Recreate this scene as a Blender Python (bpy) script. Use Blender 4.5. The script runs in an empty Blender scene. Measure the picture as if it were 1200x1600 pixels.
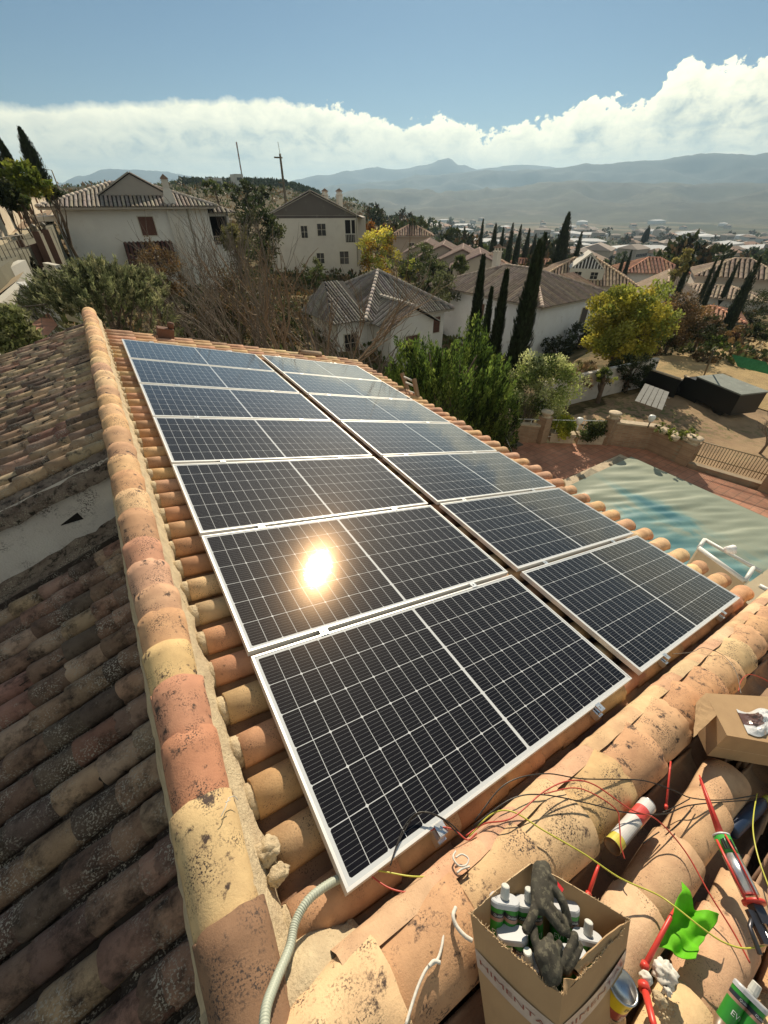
import bpy, math, random
from mathutils import Vector, Matrix, noise
R_ = math.radians
random.seed(7)
SC = bpy.context.scene
COL = SC.collection
# ------------------------------------------------------------------ camera
CAM = Vector((-0.0402, -0.295, 1.852))
RC = Matrix(((0.844, -0.3302, 0.4226), (-0.5363, -0.5196, 0.6651), (0.0, -0.788, -0.6157)))   # columns: right, down, forward
FPX = 625.6
cd = bpy.data.cameras.new('camera'); cam = bpy.data.objects.new('camera', cd); COL.objects.link(cam)
cd.sensor_fit = 'VERTICAL'; cd.sensor_height = 24.0; cd.lens = 24.0 * FPX / 1600.0
cd.clip_start = 0.02; cd.clip_end = 60000
r0, d0, f0 = RC.col[0].normalized(), RC.col[1], RC.col[2].normalized()
u0 = (-d0 - (-d0).dot(f0) * f0).normalized(); r0 = f0.cross(u0).normalized()
cam.matrix_world = Matrix(((r0.x, u0.x, -f0.x, CAM.x), (r0.y, u0.y, -f0.y, CAM.y), (r0.z, u0.z, -f0.z, CAM.z), (0, 0, 0, 1)))
SC.camera = cam
# ------------------------------------------------------------------ sky, sun, exposure
SUN = Vector((0.5678, 0.6405, 0.5171)).normalized()
SUN_EL, SUN_AZ = math.asin(SUN.z), math.atan2(SUN.x, SUN.y)
w = bpy.data.worlds.new('World'); SC.world = w; w.use_nodes = True
nt = w.node_tree; nt.nodes.clear()
def N(nt, t, **k):
    n = nt.nodes.new(t)
    for a, b in k.items():
        if a.startswith('i_'): n.inputs[a[2:].replace('_', ' ')].default_value = b
        else: setattr(n, a, b)
    return n
def sky():
    L = nt.links.new
    out = N(nt, 'ShaderNodeOutputWorld'); bg = N(nt, 'ShaderNodeBackground')
    sk = N(nt, 'ShaderNodeTexSky', sky_type='NISHITA', sun_disc=False, sun_elevation=SUN_EL, sun_rotation=SUN_AZ, altitude=900, air_density=1.0, dust_density=0.3, ozone_density=2.5)
    bg.inputs[1].default_value = 0.062
    tc = N(nt, 'ShaderNodeTexCoord'); sp = N(nt, 'ShaderNodeSeparateXYZ'); L(tc.outputs['Generated'], sp.inputs[0])
    def m(op, a, b=None, c=None, cl=False):
        n = N(nt, 'ShaderNodeMath', operation=op, use_clamp=cl)
        for i, x in enumerate((a, b, c)):
            if x is None: continue
            if isinstance(x, (int, float)): n.inputs[i].default_value = x
            else: L(x, n.inputs[i])
        return n.outputs[0]
    az = m('ARCTAN2', sp.outputs[0], sp.outputs[1]); el = m('ARCSINE', sp.outputs[2])
    def nz(sa, se, scale, det, rough, off=0.0, dist=0.0):
        cb = N(nt, 'ShaderNodeCombineXYZ'); L(m('MULTIPLY', az, sa), cb.inputs[0]); L(m('MULTIPLY', el, se), cb.inputs[1]); cb.inputs[2].default_value = off
        n = N(nt, 'ShaderNodeTexNoise'); L(cb.outputs[0], n.inputs['Vector'])
        n.inputs['Scale'].default_value = scale; n.inputs['Detail'].default_value = det; n.inputs['Roughness'].default_value = rough; n.inputs['Distortion'].default_value = dist
        return n.outputs[0]
    def cv(x, pts):
        n = N(nt, 'ShaderNodeFloatCurve'); c = n.mapping.curves[0]
        c.points[0].location = pts[0]; c.points[1].location = pts[-1]
        for p in pts[1:-1]: c.points.new(*p)
        n.mapping.update(); L(x, n.inputs['Value']); return n.outputs[0]
    # cloud bank: its top edge (elevation in radians x4) follows the azimuth; puffs break the edge
    a01 = m('MULTIPLY_ADD', az, 0.25, 0.25, True)
    top = m('MULTIPLY', cv(a01, [(0, .40), (.2425, .445), (.286, .50), (.336, .545), (.3675, .53), (.3945, .43), (.42, .455), (.4375, .38), (.4535, .41), (.469, .43), (.482, .535), (.495, .48), (.505, .60), (.5125, .65), (.525, .61), (.535, .62), (.6, .66), (1, .4)]), .25)
    big = nz(1.0, 1.25, 34.0, 8, .62, 3.1, .25); fine = nz(1.0, 1.2, 110.0, 5, .65, 7.7)
    puff = m('ADD', m('MULTIPLY', m('SUBTRACT', big, .5), .085), m('MULTIPLY', m('SUBTRACT', fine, .5), .022))
    soft = cv(a01, [(0, .25), (.33, .25), (.39, .8), (1, 1)])
    puff = m('MULTIPLY', puff, soft)
    edge = m('SUBTRACT', m('ADD', top, puff), el)
    sharp = cv(a01, [(0, .3), (.34, .35), (.40, .8), (1, 1)])
    cum = m('MULTIPLY', edge, m('MULTIPLY', sharp, 330.0), None, True)
    streak = nz(.35, 4.0, 22.0, 7, .62, 1.2, .5); lump = nz(1.0, 1.7, 15.0, 8, .62, 11.0, .4)
    # solid near the top of the bank, thinner with gaps lower down
    deep = m('MULTIPLY', edge, 14.0, None, True)
    gap = m('MULTIPLY', m('SUBTRACT', m('ADD', m('MULTIPLY', streak, .6), m('MULTIPLY', lump, .5)), .36), 4.2, None, True)
    dens = m('SUBTRACT', 1.0, m('MULTIPLY', m('MULTIPLY', deep, .62), m('SUBTRACT', 1.0, gap)))
    thin = cv(a01, [(0, .80), (.30, .84), (.38, .92), (.46, 1), (1, 1)]); mask = m('MULTIPLY', m('MULTIPLY', cum, m('MULTIPLY_ADD', dens, .62, .32)), thin)
    # a little unseen broken cloud high overhead, added for the panels to reflect
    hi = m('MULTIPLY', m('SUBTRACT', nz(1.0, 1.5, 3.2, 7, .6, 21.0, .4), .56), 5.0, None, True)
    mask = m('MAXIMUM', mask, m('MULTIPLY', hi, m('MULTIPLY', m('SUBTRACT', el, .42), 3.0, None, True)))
    # unseen broken cloud field added behind the camera as fill light for shaded walls
    north_fill = m('MULTIPLY', m('ADD', m('ADD', m('MULTIPLY', sp.outputs[0], -.54), m('MULTIPLY', sp.outputs[1], -.84)), .05), 2.6, None, True)
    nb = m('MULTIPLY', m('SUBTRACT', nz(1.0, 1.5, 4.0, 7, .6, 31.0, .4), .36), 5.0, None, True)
    mask = m('MAXIMUM', mask, m('MULTIPLY', m('MULTIPLY', north_fill, nb), .34))
    rim = m('SUBTRACT', 1.0, m('MULTIPLY', edge, 20.0, None, True))
    shade = m('ADD', m('MULTIPLY', rim, .42), m('MULTIPLY', nz(1.0, 1.6, 26.0, 7, .62, 5.0, .4), 1.0))
    shade = m('ADD', shade, m('MULTIPLY', m('SUBTRACT', .09, el, None, True), 4.0))
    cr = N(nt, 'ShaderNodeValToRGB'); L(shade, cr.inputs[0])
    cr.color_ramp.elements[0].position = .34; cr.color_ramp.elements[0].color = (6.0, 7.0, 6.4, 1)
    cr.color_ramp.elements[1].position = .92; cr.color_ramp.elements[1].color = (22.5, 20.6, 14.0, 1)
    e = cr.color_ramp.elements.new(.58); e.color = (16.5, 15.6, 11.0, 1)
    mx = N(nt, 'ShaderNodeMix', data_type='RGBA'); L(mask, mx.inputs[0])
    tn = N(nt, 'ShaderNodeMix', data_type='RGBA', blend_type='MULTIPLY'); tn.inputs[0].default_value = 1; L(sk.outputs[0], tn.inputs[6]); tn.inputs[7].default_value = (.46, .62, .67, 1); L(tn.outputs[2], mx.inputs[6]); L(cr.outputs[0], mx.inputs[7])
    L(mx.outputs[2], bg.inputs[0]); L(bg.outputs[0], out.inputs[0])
sky()
sd = bpy.data.lights.new('sun', 'SUN'); so = bpy.data.objects.new('sun', sd); COL.objects.link(so)
sd.energy = 4.8; sd.angle = R_(0.53); sd.color = (1.0, 0.86, 0.65)
so.rotation_euler = SUN.to_track_quat('Z', 'Y').to_euler(); so.location = (0, 0, 30)
SC.view_settings.view_transform = 'Standard'; SC.view_settings.look = 'None'; SC.view_settings.gamma = 1
SC.view_settings.exposure = 0.42
cy = SC.cycles; cy.use_denoising = True; cy.max_bounces = 6; cy.diffuse_bounces = 3; cy.glossy_bounces = 3; cy.transmission_bounces = 4
cy.volume_bounces = 0; cy.use_adaptive_sampling = True; cy.sample_clamp_indirect = 4.0; cy.caustics_reflective = False; cy.caustics_refractive = False

# ------------------------------------------------------------------ frames of reference
RM = Matrix(((0.9644, 0.0047, 0.2644), (0.0, 0.9998, -0.0177), (-0.2644, 0.0170, 0.9643)))     # roof plane -> world
def W(u, v, w=0.0): return RM @ Vector((u, v, w))
def ray(px, py):
    d = RC @ Vector(((px - 600) / FPX, (py - 800) / FPX, 1.0)); return d.normalized()
def onz(px, py, z):
    d = ray(px, py); return CAM + d * ((z - CAM.z) / d.z)
def at(px, py, D):                      # point seen at a pixel, at horizontal distance D
    d = ray(px, py); return CAM + d * (D / math.hypot(d.x, d.y))
def onr(px, py, w=0.0):                 # roof coordinates of a pixel at height w over the panel plane
    d = RM.transposed() @ ray(px, py); c = RM.transposed() @ CAM; return c + d * ((w - c.z) / d.z)

# ------------------------------------------------------------------ mesh helpers
class MB:
    def __init__(s): s.v = []; s.f = []; s.c = []; s.sm = []
    def add(s, vs, fs, col=(1, 1, 1), smooth=False, M=None):
        b = len(s.v)
        s.v.extend([(M @ Vector(p)) if M is not None else p for p in vs])
        s.f.extend([tuple(i + b for i in f) for f in fs]); s.c.extend([col] * len(fs)); s.sm.extend([smooth] * len(fs)); return s
    def box(s, x0, x1, y0, y1, z0, z1, col=(1, 1, 1), M=None):
        return s.add([(x0, y0, z0), (x1, y0, z0), (x1, y1, z0), (x0, y1, z0), (x0, y0, z1), (x1, y0, z1), (x1, y1, z1), (x0, y1, z1)],
                     [(0, 3, 2, 1), (4, 5, 6, 7), (0, 1, 5, 4), (1, 2, 6, 5), (2, 3, 7, 6), (3, 0, 4, 7)], col, False, M)
    def quad(s, a, b, c, d, col=(1, 1, 1)): return s.add([a, b, c, d], [(0, 1, 2, 3)], col)
    def tube(s, pts, r, n=8, col=(1, 1, 1), cap=True, smooth=True):
        pts = [Vector(p) for p in pts]; k = len(pts); vs = []; fs = []
        rr = r if isinstance(r, (list, tuple)) else [r] * k
        t = (pts[1] - pts[0]).normalized(); a = t.orthogonal().normalized()
        for i in range(k):
            t = (pts[min(i + 1, k - 1)] - pts[max(i - 1, 0)])
            if t.length < 1e-9: t = Vector((0, 0, 1))
            t.normalize(); a = (a - t * a.dot(t))
            a = a.normalized() if a.length > 1e-6 else t.orthogonal().normalized(); b = t.cross(a)
            for j in range(n):
                q = 2 * math.pi * j / n; vs.append(pts[i] + (a * math.cos(q) + b * math.sin(q)) * rr[i])
        for i in range(k - 1):
            for j in range(n): fs.append((i * n + j, i * n + (j + 1) % n, (i + 1) * n + (j + 1) % n, (i + 1) * n + j))
        if cap: fs.append(tuple(reversed(range(n)))); fs.append(tuple((k - 1) * n + j for j in range(n)))
        return s.add(vs, fs, col, smooth)
    def lathe(s, prof, M=None, n=20, col=(1, 1, 1), smooth=True, cap=True):   # prof: (r, z)
        vs = [(r * math.cos(2 * math.pi * j / n), r * math.sin(2 * math.pi * j / n), z) for r, z in prof for j in range(n)]
        k = len(prof); fs = [(i * n + j, i * n + (j + 1) % n, (i + 1) * n + (j + 1) % n, (i + 1) * n + j) for i in range(k - 1) for j in range(n)]
        if cap: fs.append(tuple(reversed(range(n)))); fs.append(tuple((k - 1) * n + j for j in range(n)))
        return s.add(vs, fs, col, smooth, M)
    def build(s, name, mat, parent=None, loc=None, useloc=True):
        me = bpy.data.meshes.new(name)
        vs = s.v
        me.from_pydata([tuple(p) for p in vs], [], s.f)
        a = me.attributes.new('col', 'FLOAT_COLOR', 'FACE')
        flat = []
        for c in s.c: flat.extend((c[0], c[1], c[2], 1.0))
        a.data.foreach_set('color', flat)
        me.polygons.foreach_set('use_smooth', s.sm)
        me.materials.append(mat); me.update()
        o = bpy.data.objects.new(name, me); COL.objects.link(o)
        if parent is not None:
            o.parent = parent; o.matrix_parent_inverse = parent.matrix_basis.inverted()
        elif loc is not None:
            L = Vector(loc); me.transform(Matrix.Translation(-L)); o.location = L
        return o
def tag(o, label=None, cat=None, group=None, kind=None):
    for k, v in (('label', label), ('category', cat), ('group', group), ('kind', kind)):
        if v: o[k] = v
    return o
def thing(name, label, cat, loc=(0, 0, 0), group=None, M=None):
    o = bpy.data.objects.new(name, None); COL.objects.link(o); o.empty_display_size = .2
    if M is not None: o.matrix_basis = M
    else: o.location = loc
    return tag(o, label, cat, group)
def copy_thing(src, loc=None, label=None, M=None, parent=None):
    c = src.copy(); COL.objects.link(c)
    if parent is not None: c.parent = parent
    if loc is not None: c.location = loc
    if M is not None: c.matrix_basis = M
    if label: c['label'] = label
    for ch in [x for x in SRC_CHILDREN(src)]:
        copy_thing(ch, parent=c)
    return c
def SRC_CHILDREN(o): return [x for x in COL.objects if x.parent == o]

# ------------------------------------------------------------------ materials
MATS = {}
def mat(name, col=(.5, .5, .5), rough=.7, metal=0.0, attr=False, var=.25, vscale=6.0, stain=None, stain_amt=0.0, stain_scale=8.0, stain_soft=.1,
        spec=None, spec_amt=0.0, spec_scale=90.0, bump=0.0, bscale=40.0, bdist=.01, sub=0.0, coat=0.0, transl=0.0, world=False, alpha=None, emit=None, ior=None, spec_level=None):
    if name in MATS: return MATS[name]
    m = bpy.data.materials.new(name); m.use_nodes = True; t = m.node_tree; t.nodes.clear(); L = t.links.new
    out = N(t, 'ShaderNodeOutputMaterial'); b = N(t, 'ShaderNodeBsdfPrincipled')
    b.inputs['Roughness'].default_value = rough; b.inputs['Metallic'].default_value = metal
    if ior: b.inputs['IOR'].default_value = ior
    if spec_level is not None: b.inputs['Specular IOR Level'].default_value = spec_level
    if coat: b.inputs['Coat Weight'].default_value = coat; b.inputs['Coat Roughness'].default_value = .08
    tc = N(t, 'ShaderNodeTexCoord'); V = tc.outputs['Object']
    if world:
        g = N(t, 'ShaderNodeNewGeometry'); V = g.outputs['Position']
    def nz(scale, det=5, rough=.6, off=0):
        n = N(t, 'ShaderNodeTexNoise'); n.inputs['Scale'].default_value = scale; n.inputs['Detail'].default_value = det; n.inputs['Roughness'].default_value = rough
        if off:
            mp = N(t, 'ShaderNodeMapping'); mp.inputs['Location'].default_value = (off, off * 1.3, off * .7); L(V, mp.inputs[0]); L(mp.outputs[0], n.inputs['Vector'])
        else: L(V, n.inputs['Vector'])
        return n.outputs[0]
    def rng(x, lo, hi, a=0.0, c=1.0):
        n = N(t, 'ShaderNodeMapRange'); L(x, n.inputs[0])
        for i, q in enumerate((lo, hi, a, c)): n.inputs[i + 1].default_value = q
        return n.outputs[0]
    if attr:
        at_ = N(t, 'ShaderNodeAttribute', attribute_name='col'); c = at_.outputs['Color']
    else:
        rgb = N(t, 'ShaderNodeRGB'); rgb.outputs[0].default_value = (*col, 1); c = rgb.outputs[0]
    if var:
        mx = N(t, 'ShaderNodeMix', data_type='RGBA', blend_type='MULTIPLY'); mx.inputs[0].default_value = 1.0
        cb = N(t, 'ShaderNodeCombineColor'); v = rng(nz(vscale), .25, .75, 1 - var, 1 + var)
        v2 = rng(nz(vscale), .25, .75, 1 - var * 1.18, 1 + var * 1.08)
        L(v, cb.inputs[0]); L(v2, cb.inputs[1]); L(v2, cb.inputs[2]); L(c, mx.inputs[6]); L(cb.outputs[0], mx.inputs[7]); c = mx.outputs[2]
    if stain is not None and stain_amt > 0:
        th = .5 + (.5 - stain_amt) * .35
        s1 = rng(nz(stain_scale, 8, .72, 3.3), th, th + stain_soft)
        mx = N(t, 'ShaderNodeMix', data_type='RGBA'); L(s1, mx.inputs[0]); L(c, mx.inputs[6]); mx.inputs[7].default_value = (*stain, 1); c = mx.outputs[2]
    if spec is not None and spec_amt > 0:
        th = .5 + (.5 - spec_amt) * .35
        s1 = rng(nz(spec_scale, 4, .6, 5.1), th, th + .05)
        s2 = rng(nz(spec_scale * .05, 4, .6, 1.7), .47, .62)
        mm = N(t, 'ShaderNodeMath', operation='MULTIPLY'); L(s1, mm.inputs[0]); L(s2, mm.inputs[1])
        mx = N(t, 'ShaderNodeMix', data_type='RGBA'); L(mm.outputs[0], mx.inputs[0]); L(c, mx.inputs[6]); mx.inputs[7].default_value = (*spec, 1); c = mx.outputs[2]
    L(c, b.inputs['Base Color'])
    if bump:
        bn = N(t, 'ShaderNodeBump'); bn.inputs['Strength'].default_value = bump; bn.inputs['Distance'].default_value = bdist
        L(nz(bscale, 6, .65, 2.2), bn.inputs['Height']); L(bn.outputs[0], b.inputs['Normal'])
    sh = b.outputs[0]
    if transl:
        tr = N(t, 'ShaderNodeBsdfTranslucent'); L(c, tr.inputs[0]); ms = N(t, 'ShaderNodeMixShader'); ms.inputs[0].default_value = transl
        L(b.outputs[0], ms.inputs[1]); L(tr.outputs[0], ms.inputs[2]); sh = ms.outputs[0]
    if alpha is not None: b.inputs['Alpha'].default_value = alpha
    if emit: b.inputs['Emission Color'].default_value = (*emit, 1); b.inputs['Emission Strength'].default_value = 1
    L(sh, out.inputs[0]); MATS[name] = m; return m
def C(r, g, b, j=.12):
    k = 1 + random.uniform(-j, j); return (r * k, g * k * random.uniform(.96, 1.04), b * k * random.uniform(.93, 1.07))
M_tile = mat('clay_tile', attr=True, rough=.88, var=.22, vscale=9, stain=(.06, .04, .028), stain_amt=.17, stain_scale=11, stain_soft=.12, spec=(.07, .05, .04), spec_amt=.30, spec_scale=190, bump=.5, bscale=120, bdist=.004)
M_tileold = mat('weathered_clay_tile', attr=True, rough=.95, var=.3, vscale=8, stain=(.026, .016, .012), stain_amt=.58, stain_scale=8, stain_soft=.2, spec=(.36, .33, .28), spec_amt=.40, spec_scale=95, bump=.8, bscale=110, bdist=.006)
M_mortar = mat('lime_mortar', (.60, .49, .32), rough=.95, var=.22, vscale=12, stain=(.16, .11, .06), stain_amt=.22, stain_scale=25, bump=1.0, bscale=70, bdist=.012)
M_underlay = mat('roof_dirt', (.085, .05, .03), rough=1, var=.4, vscale=25, spec=(.3, .22, .13), spec_amt=.35, spec_scale=120, bump=.8, bscale=60, bdist=.015)
M_stucco = mat('old_stucco', (.66, .62, .58), rough=.95, var=.1, vscale=4, stain=(.16, .13, .11), stain_amt=.22, stain_scale=5, stain_soft=.3, spec=(.12, .10, .09), spec_amt=.5, spec_scale=70, bump=.7, bscale=55, bdist=.01)
M_alu = mat('aluminium', (.82, .83, .82), rough=.33, metal=.85, var=.04)
M_frame = mat('panel_frame', (.80, .80, .78), rough=.4, metal=.35, var=.04)
M_steel = mat('steel', (.55, .55, .55), rough=.3, metal=1.0, var=.1)
# ------------------------------------------------------------------ clay tiles
def tile_tpl(L, r0, r1, n=10, th=.013, arc=88, hk=.95, rows=3):
    """half-barrel along +x from 0 (radius r0) to L (radius r1), open side down"""
    vs = []; fs = []
    for s in (0, 1):
        for i in range(rows + 1):
            x = L * i / rows; r = r0 + (r1 - r0) * i / rows - s * th
            for j in range(n + 1):
                a = R_(-arc + 2 * arc * j / n); vs.append((x, r * math.sin(a), r * math.cos(a) * hk))
    m = n + 1; K = (rows + 1) * m
    for i in range(rows):
        for j in range(n): fs.append((i * m + j, (i + 1) * m + j, (i + 1) * m + j + 1, i * m + j + 1)); fs.append((K + i * m + j, K + i * m + j + 1, K + (i + 1) * m + j + 1, K + (i + 1) * m + j))
    for j in range(n):
        fs.append((j, j + 1, K + j + 1, K + j)); fs.append((rows * m + j, K + rows * m + j, K + rows * m + j + 1, rows * m + j + 1))
    for i in range(rows):
        fs.append((i * m, K + i * m, K + (i + 1) * m, (i + 1) * m)); fs.append((i * m + n, (i + 1) * m + n, K + (i + 1) * m + n, K + i * m + n))
    return vs, fs
def frame(o, x, z):                     # matrix with +X along x and +Z near z
    x = Vector(x).normalized(); z = Vector(z); y = z.cross(x).normalized(); z = x.cross(y)
    return Matrix(((x.x, y.x, z.x, o[0]), (x.y, y.y, z.y, o[1]), (x.z, y.z, z.z, o[2]), (0, 0, 0, 1)))
def jit(vs, amp, seed):
    xm = max(p[0] for p in vs); o = []
    for p in vs:
        if abs(p[0] - xm) < 1e-6:                      # worn, chipped lip
            q = noise.noise(Vector((seed, p[1] * 26, p[2] * 26))); p = (p[0] + q * .007 - (.014 if q < -.38 else 0), p[1], p[2])
        o.append(p)
    vs = o
    return [tuple(Vector(p) + noise.noise_vector(Vector(p) * 14 + Vector((seed, seed * .37, 0))) * amp) for p in vs]
WARM = [(.62, .42, .22), (.60, .38, .20), (.58, .35, .20), (.52, .28, .16), (.53, .29, .17), (.63, .46, .26), (.42, .25, .15), (.56, .33, .21)]
GREYS = [(.27, .165, .115), (.22, .14, .10), (.29, .20, .135), (.19, .12, .085), (.25, .135, .10), (.09, .065, .05), (.30, .22, .155), (.34, .24, .16), (.11, .08, .06), (.16, .10, .075)]
PALE = [(.40, .29, .19), (.36, .26, .17), (.30, .205, .14), (.34, .22, .155), (.24, .13, .095), (.44, .34, .225), (.20, .14, .10), (.36, .27, .17), (.13, .09, .07)]
def run(mb, p, q, up, r0, r1, expo, L, pal, n=10, amp=.003, flip=False, lift=.012, wob=.006, start=0.0, cj=.12, th=.013, stag=False, hk=.95):
    """overlapping barrel tiles from p (high end) to q (low end)"""
    p, q = Vector(p), Vector(q); d = (q - p); tot = d.length; d.normalize(); up = Vector(up); side = up.cross(d).normalized()
    x = -start; k = 0
    while x < tot - .02:
        o = p + d * x + side * random.uniform(-wob, wob) + up * random.uniform(-.003, .003)
        tip = d + up * (lift / expo) + side * random.uniform(-.018, .018)
        if flip: M = frame(o, tip, -up)
        else: M = frame(o, tip, up)
        LL = min(L, tot - x + (.03 if not flip else 0))
        s = random.uniform(.96, 1.04)
        vs, fs = tile_tpl(LL, r0 * s, r1 * s, n, th, hk=hk)
        mb.add(jit(vs, amp, random.random() * 50), fs, C(*random.choice(pal), cj), True, M)
        x += expo * (random.uniform(.93, 1.07) if (k or not stag) else random.uniform(.25, 1)); k += 1
def rough_strip(mb, rows, col=(1, 1, 1), amp=.012, sc=16, sub=1):
    """grid through rows of points with noise displacement"""
    n = len(rows[0]); vs = []
    for r in rows:
        for p in r:
            p = Vector(p); vs.append(p + noise.noise_vector(p * sc) * amp + noise.noise_vector(p * sc * 3.1) * amp * .5)
    fs = [(i * n + j, i * n + j + 1, (i + 1) * n + j + 1, (i + 1) * n + j) for i in range(len(rows) - 1) for j in range(n - 1)]
    mb.add(vs, fs, col, True)
def lerp(a, b, t): return a + (b - a) * t
UPW = W(0, 0, 1); UD = W(1, 0, 0); VD = W(0, 1, 0)
PITCH = .2145
house = thing('tiled_house', 'near house with weathered clay barrel tile roofs under the solar panels', 'house', (2, 4, -6.3))
# right slope (below the panels)
mb = MB()
v = -.175; k = 0
while v < 8.44:
    near = v < 3
    run(mb, W(-.155 + random.uniform(-.01, .01), v, -.155), W(4.86 + random.uniform(-.02, .02), v, -.155), UPW, .080, .086, .31, .40, WARM, n=10 if near else 6, cj=.16)
    mb2 = mb
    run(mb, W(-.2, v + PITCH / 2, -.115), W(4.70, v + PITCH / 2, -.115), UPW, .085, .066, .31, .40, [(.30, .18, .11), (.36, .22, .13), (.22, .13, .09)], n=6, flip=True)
    v += PITCH
mb.build('right_roof_tiles', M_tile, house)['label'] = 'sunlit tan and orange clay roof tiles around the panels'
mb = MB()                                # mortar plugs in the tile ends beside the ridge
v = -.175 + PITCH
while v < 8.44:
    pts = []
    c0 = W(-.165, v, -.15)
    for t, r in ((-.02, .06), (.0, .070), (.028, .072), (.045, .06), (.052, .035)):
        pts.append((r, t))
    M = frame(W(-.15, v, -.152), -UD, UPW) @ Matrix.Rotation(R_(90), 4, 'Y')
    b0 = len(mb.v); mb.lathe(pts, M, 12, C(.66, .48, .27, .15))
    v += PITCH
mb.build('tile_end_plugs', M_mortar, house)
# the far left roof, falling to the left
def LP(s, y, h, z0=.0, a=15.0):          # s = distance down the left slope from X=-.40
    c, sn = math.cos(R_(a)), math.sin(R_(a)); return Vector((-.40 - s * c - h * sn, y, z0 - s * sn + h * c))
def left_roof(name, y0, y1, z0, a, pal, matl, slen, n, expo, label, lenf=None, rr_=(.084, .095)):
    mb = MB(); y = y0; c, sn = math.cos(R_(a)), math.sin(R_(a)); up = Vector((-sn, 0, c))
    while y < y1:
        sl = slen if lenf is None else lenf(y)
        run(mb, LP(.03, y, 0, z0, a), LP(sl + random.uniform(-.03, .03), y, 0, z0, a), up, *rr_, expo, expo + .1, pal, n=n, start=random.uniform(0, .1), cj=.22, wob=.006, amp=.004, hk=1.0, stag=True)
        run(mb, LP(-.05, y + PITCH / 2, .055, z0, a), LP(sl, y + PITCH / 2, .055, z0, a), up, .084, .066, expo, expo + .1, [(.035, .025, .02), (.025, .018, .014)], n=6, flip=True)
        y += PITCH
    rough_strip(mb, [[LP(s_, yy, -.035, z0, a) for s_ in (-.1, slen * .5, slen)] for yy in (y0 - .12, (y0 + y1) / 2, y1 + .1)], (.05, .035, .028), amp=0)
    o = mb.build(name, matl, house); o['label'] = label; return o
left_roof('upper_left_roof_tiles', 4.08, 9.55, -.03, 15, PALE, M_tileold2 if False else mat('dusty_clay_tile', attr=True, rough=.95, var=.28, vscale=8, stain=(.03, .024, .02), stain_amt=.42, stain_scale=9, stain_soft=.12, spec=(.42, .40, .33), spec_amt=.36, spec_scale=110, bump=.6, bscale=100, bdist=.005), 5.2, 8, .30, 'upper left roof slope of pale mossy clay tiles', lambda y: 5.2, (.072, .087))
left_roof('lower_left_roof_tiles', -1.45, 3.40, -.62, 18, GREYS, M_tileold, 4.2, 12, .25, 'lower left roof slope of dark lichen covered tiles')
# stucco wall between the two left roofs, with a triangular vent
mb = MB(); yw = 3.86
xs = [-.35 - .35 * i for i in range(14)]
rows = []
for t in (0, .25, .5, .75, 1):
    rows.append([Vector((x, yw - .04 * (1 - t), lerp(-.70 - .36 * (-.4 - x) * .9, -.04 - .268 * (-.4 - x), t))) for x in xs])
rough_strip(mb, rows, (1, 1, 1), amp=.006, sc=5)
mb.build('gable_wall', M_stucco, house)['label'] = 'grey stucco wall with a triangular vent'
mb = MB(); d = .012
A, B, C_ = Vector((-.905, yw - .02, -.52)), Vector((-1.07, yw - .022, -.60)), Vector((-.885, yw - .02, -.60))
mb.add([A + Vector((0, -d, 0)), B + Vector((0, -d, 0)), C_ + Vector((0, -d, 0)), A + Vector((0, .1, 0)), B + Vector((0, .1, 0)), C_ + Vector((0, .1, 0))], [(0, 1, 2), (0, 3, 4, 1), (1, 4, 5, 2), (2, 5, 3, 0)])
mb.build('triangular_vent', mat('dark_opening', (.012, .01, .01), rough=1, var=0), house)
mb = MB()                                # dirty mortar under the upper verge and in the foot of the wall
rows = []
for i in range(60):
    s = i * .09; rows.append([LP(s, 4.03, .02, -.03), LP(s, 3.90, -.0, -.03), LP(s, 3.80, -.06, -.03), LP(s, 3.79, -.15, -.03)])
rough_strip(mb, rows, (1, 1, 1), amp=.03, sc=11)
rows = []
for i in range(60):
    s = i * .075; rows.append([Vector((-.4 - s, 3.85, -.62 - s * .325 + .03)), Vector((-.4 - s, 3.70, -.64 - s * .325 + .02)), Vector((-.4 - s, 3.5, -.63 - s * .325 + .03)), Vector((-.4 - s, 3.33, -.62 - s * .325 + .02))])
rough_strip(mb, rows, (1, 1, 1), amp=.035, sc=9)
mb.build('dirty_mortar_band', mat('dirty_mortar', (.20, .16, .13), rough=1, var=.5, vscale=9, stain=(.03, .025, .02), stain_amt=.5, stain_scale=14, spec=(.4, .37, .3), spec_amt=.4, spec_scale=80, bump=1, bscale=50, bdist=.02), house)
# ridge
RIDGE = [(-.62, (.30, .18, .11)), (-.30, (.58, .34, .19)), (-.17, (.24, .14, .085)), (.12, (.60, .43, .22)), (.47, (.50, .23, .13)), (.74, (.50, .25, .145)), (1.0, (.60, .42, .22)), (1.22, (.57, .33, .19)), (1.43, (.56, .33, .20)), (1.62, (.54, .32, .2)), (1.85, (.48, .24, .15))]
y = 2.08
while y < 9.3: RIDGE.append((y, random.choice([(.62, .40, .20), (.60, .37, .19), (.56, .32, .17), (.63, .43, .23), (.60, .37, .20), (.46, .27, .16)]))); y += random.uniform(.25, .33)
mb = MB()
for i, (y, c) in enumerate(RIDGE[:-1]):
    y1 = RIDGE[i + 1][0]; L = (y1 - y) + .09; r1 = .111 * random.uniform(.97, 1.04)
    n = 16 if y < 3 else 10
    M = frame(W(-.345 + random.uniform(-.008, .008), y1 + .012 - L, -.04 + random.uniform(-.004, .004)), VD + UPW * .038 + UD * random.uniform(-.02, .02), UPW)
    vs, fs = tile_tpl(L, r1 * .88, r1, n, .014, arc=92, rows=5)
    mb.add(jit(vs, .005, i * 3.3), fs, C(*c, .06), True, M)
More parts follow.
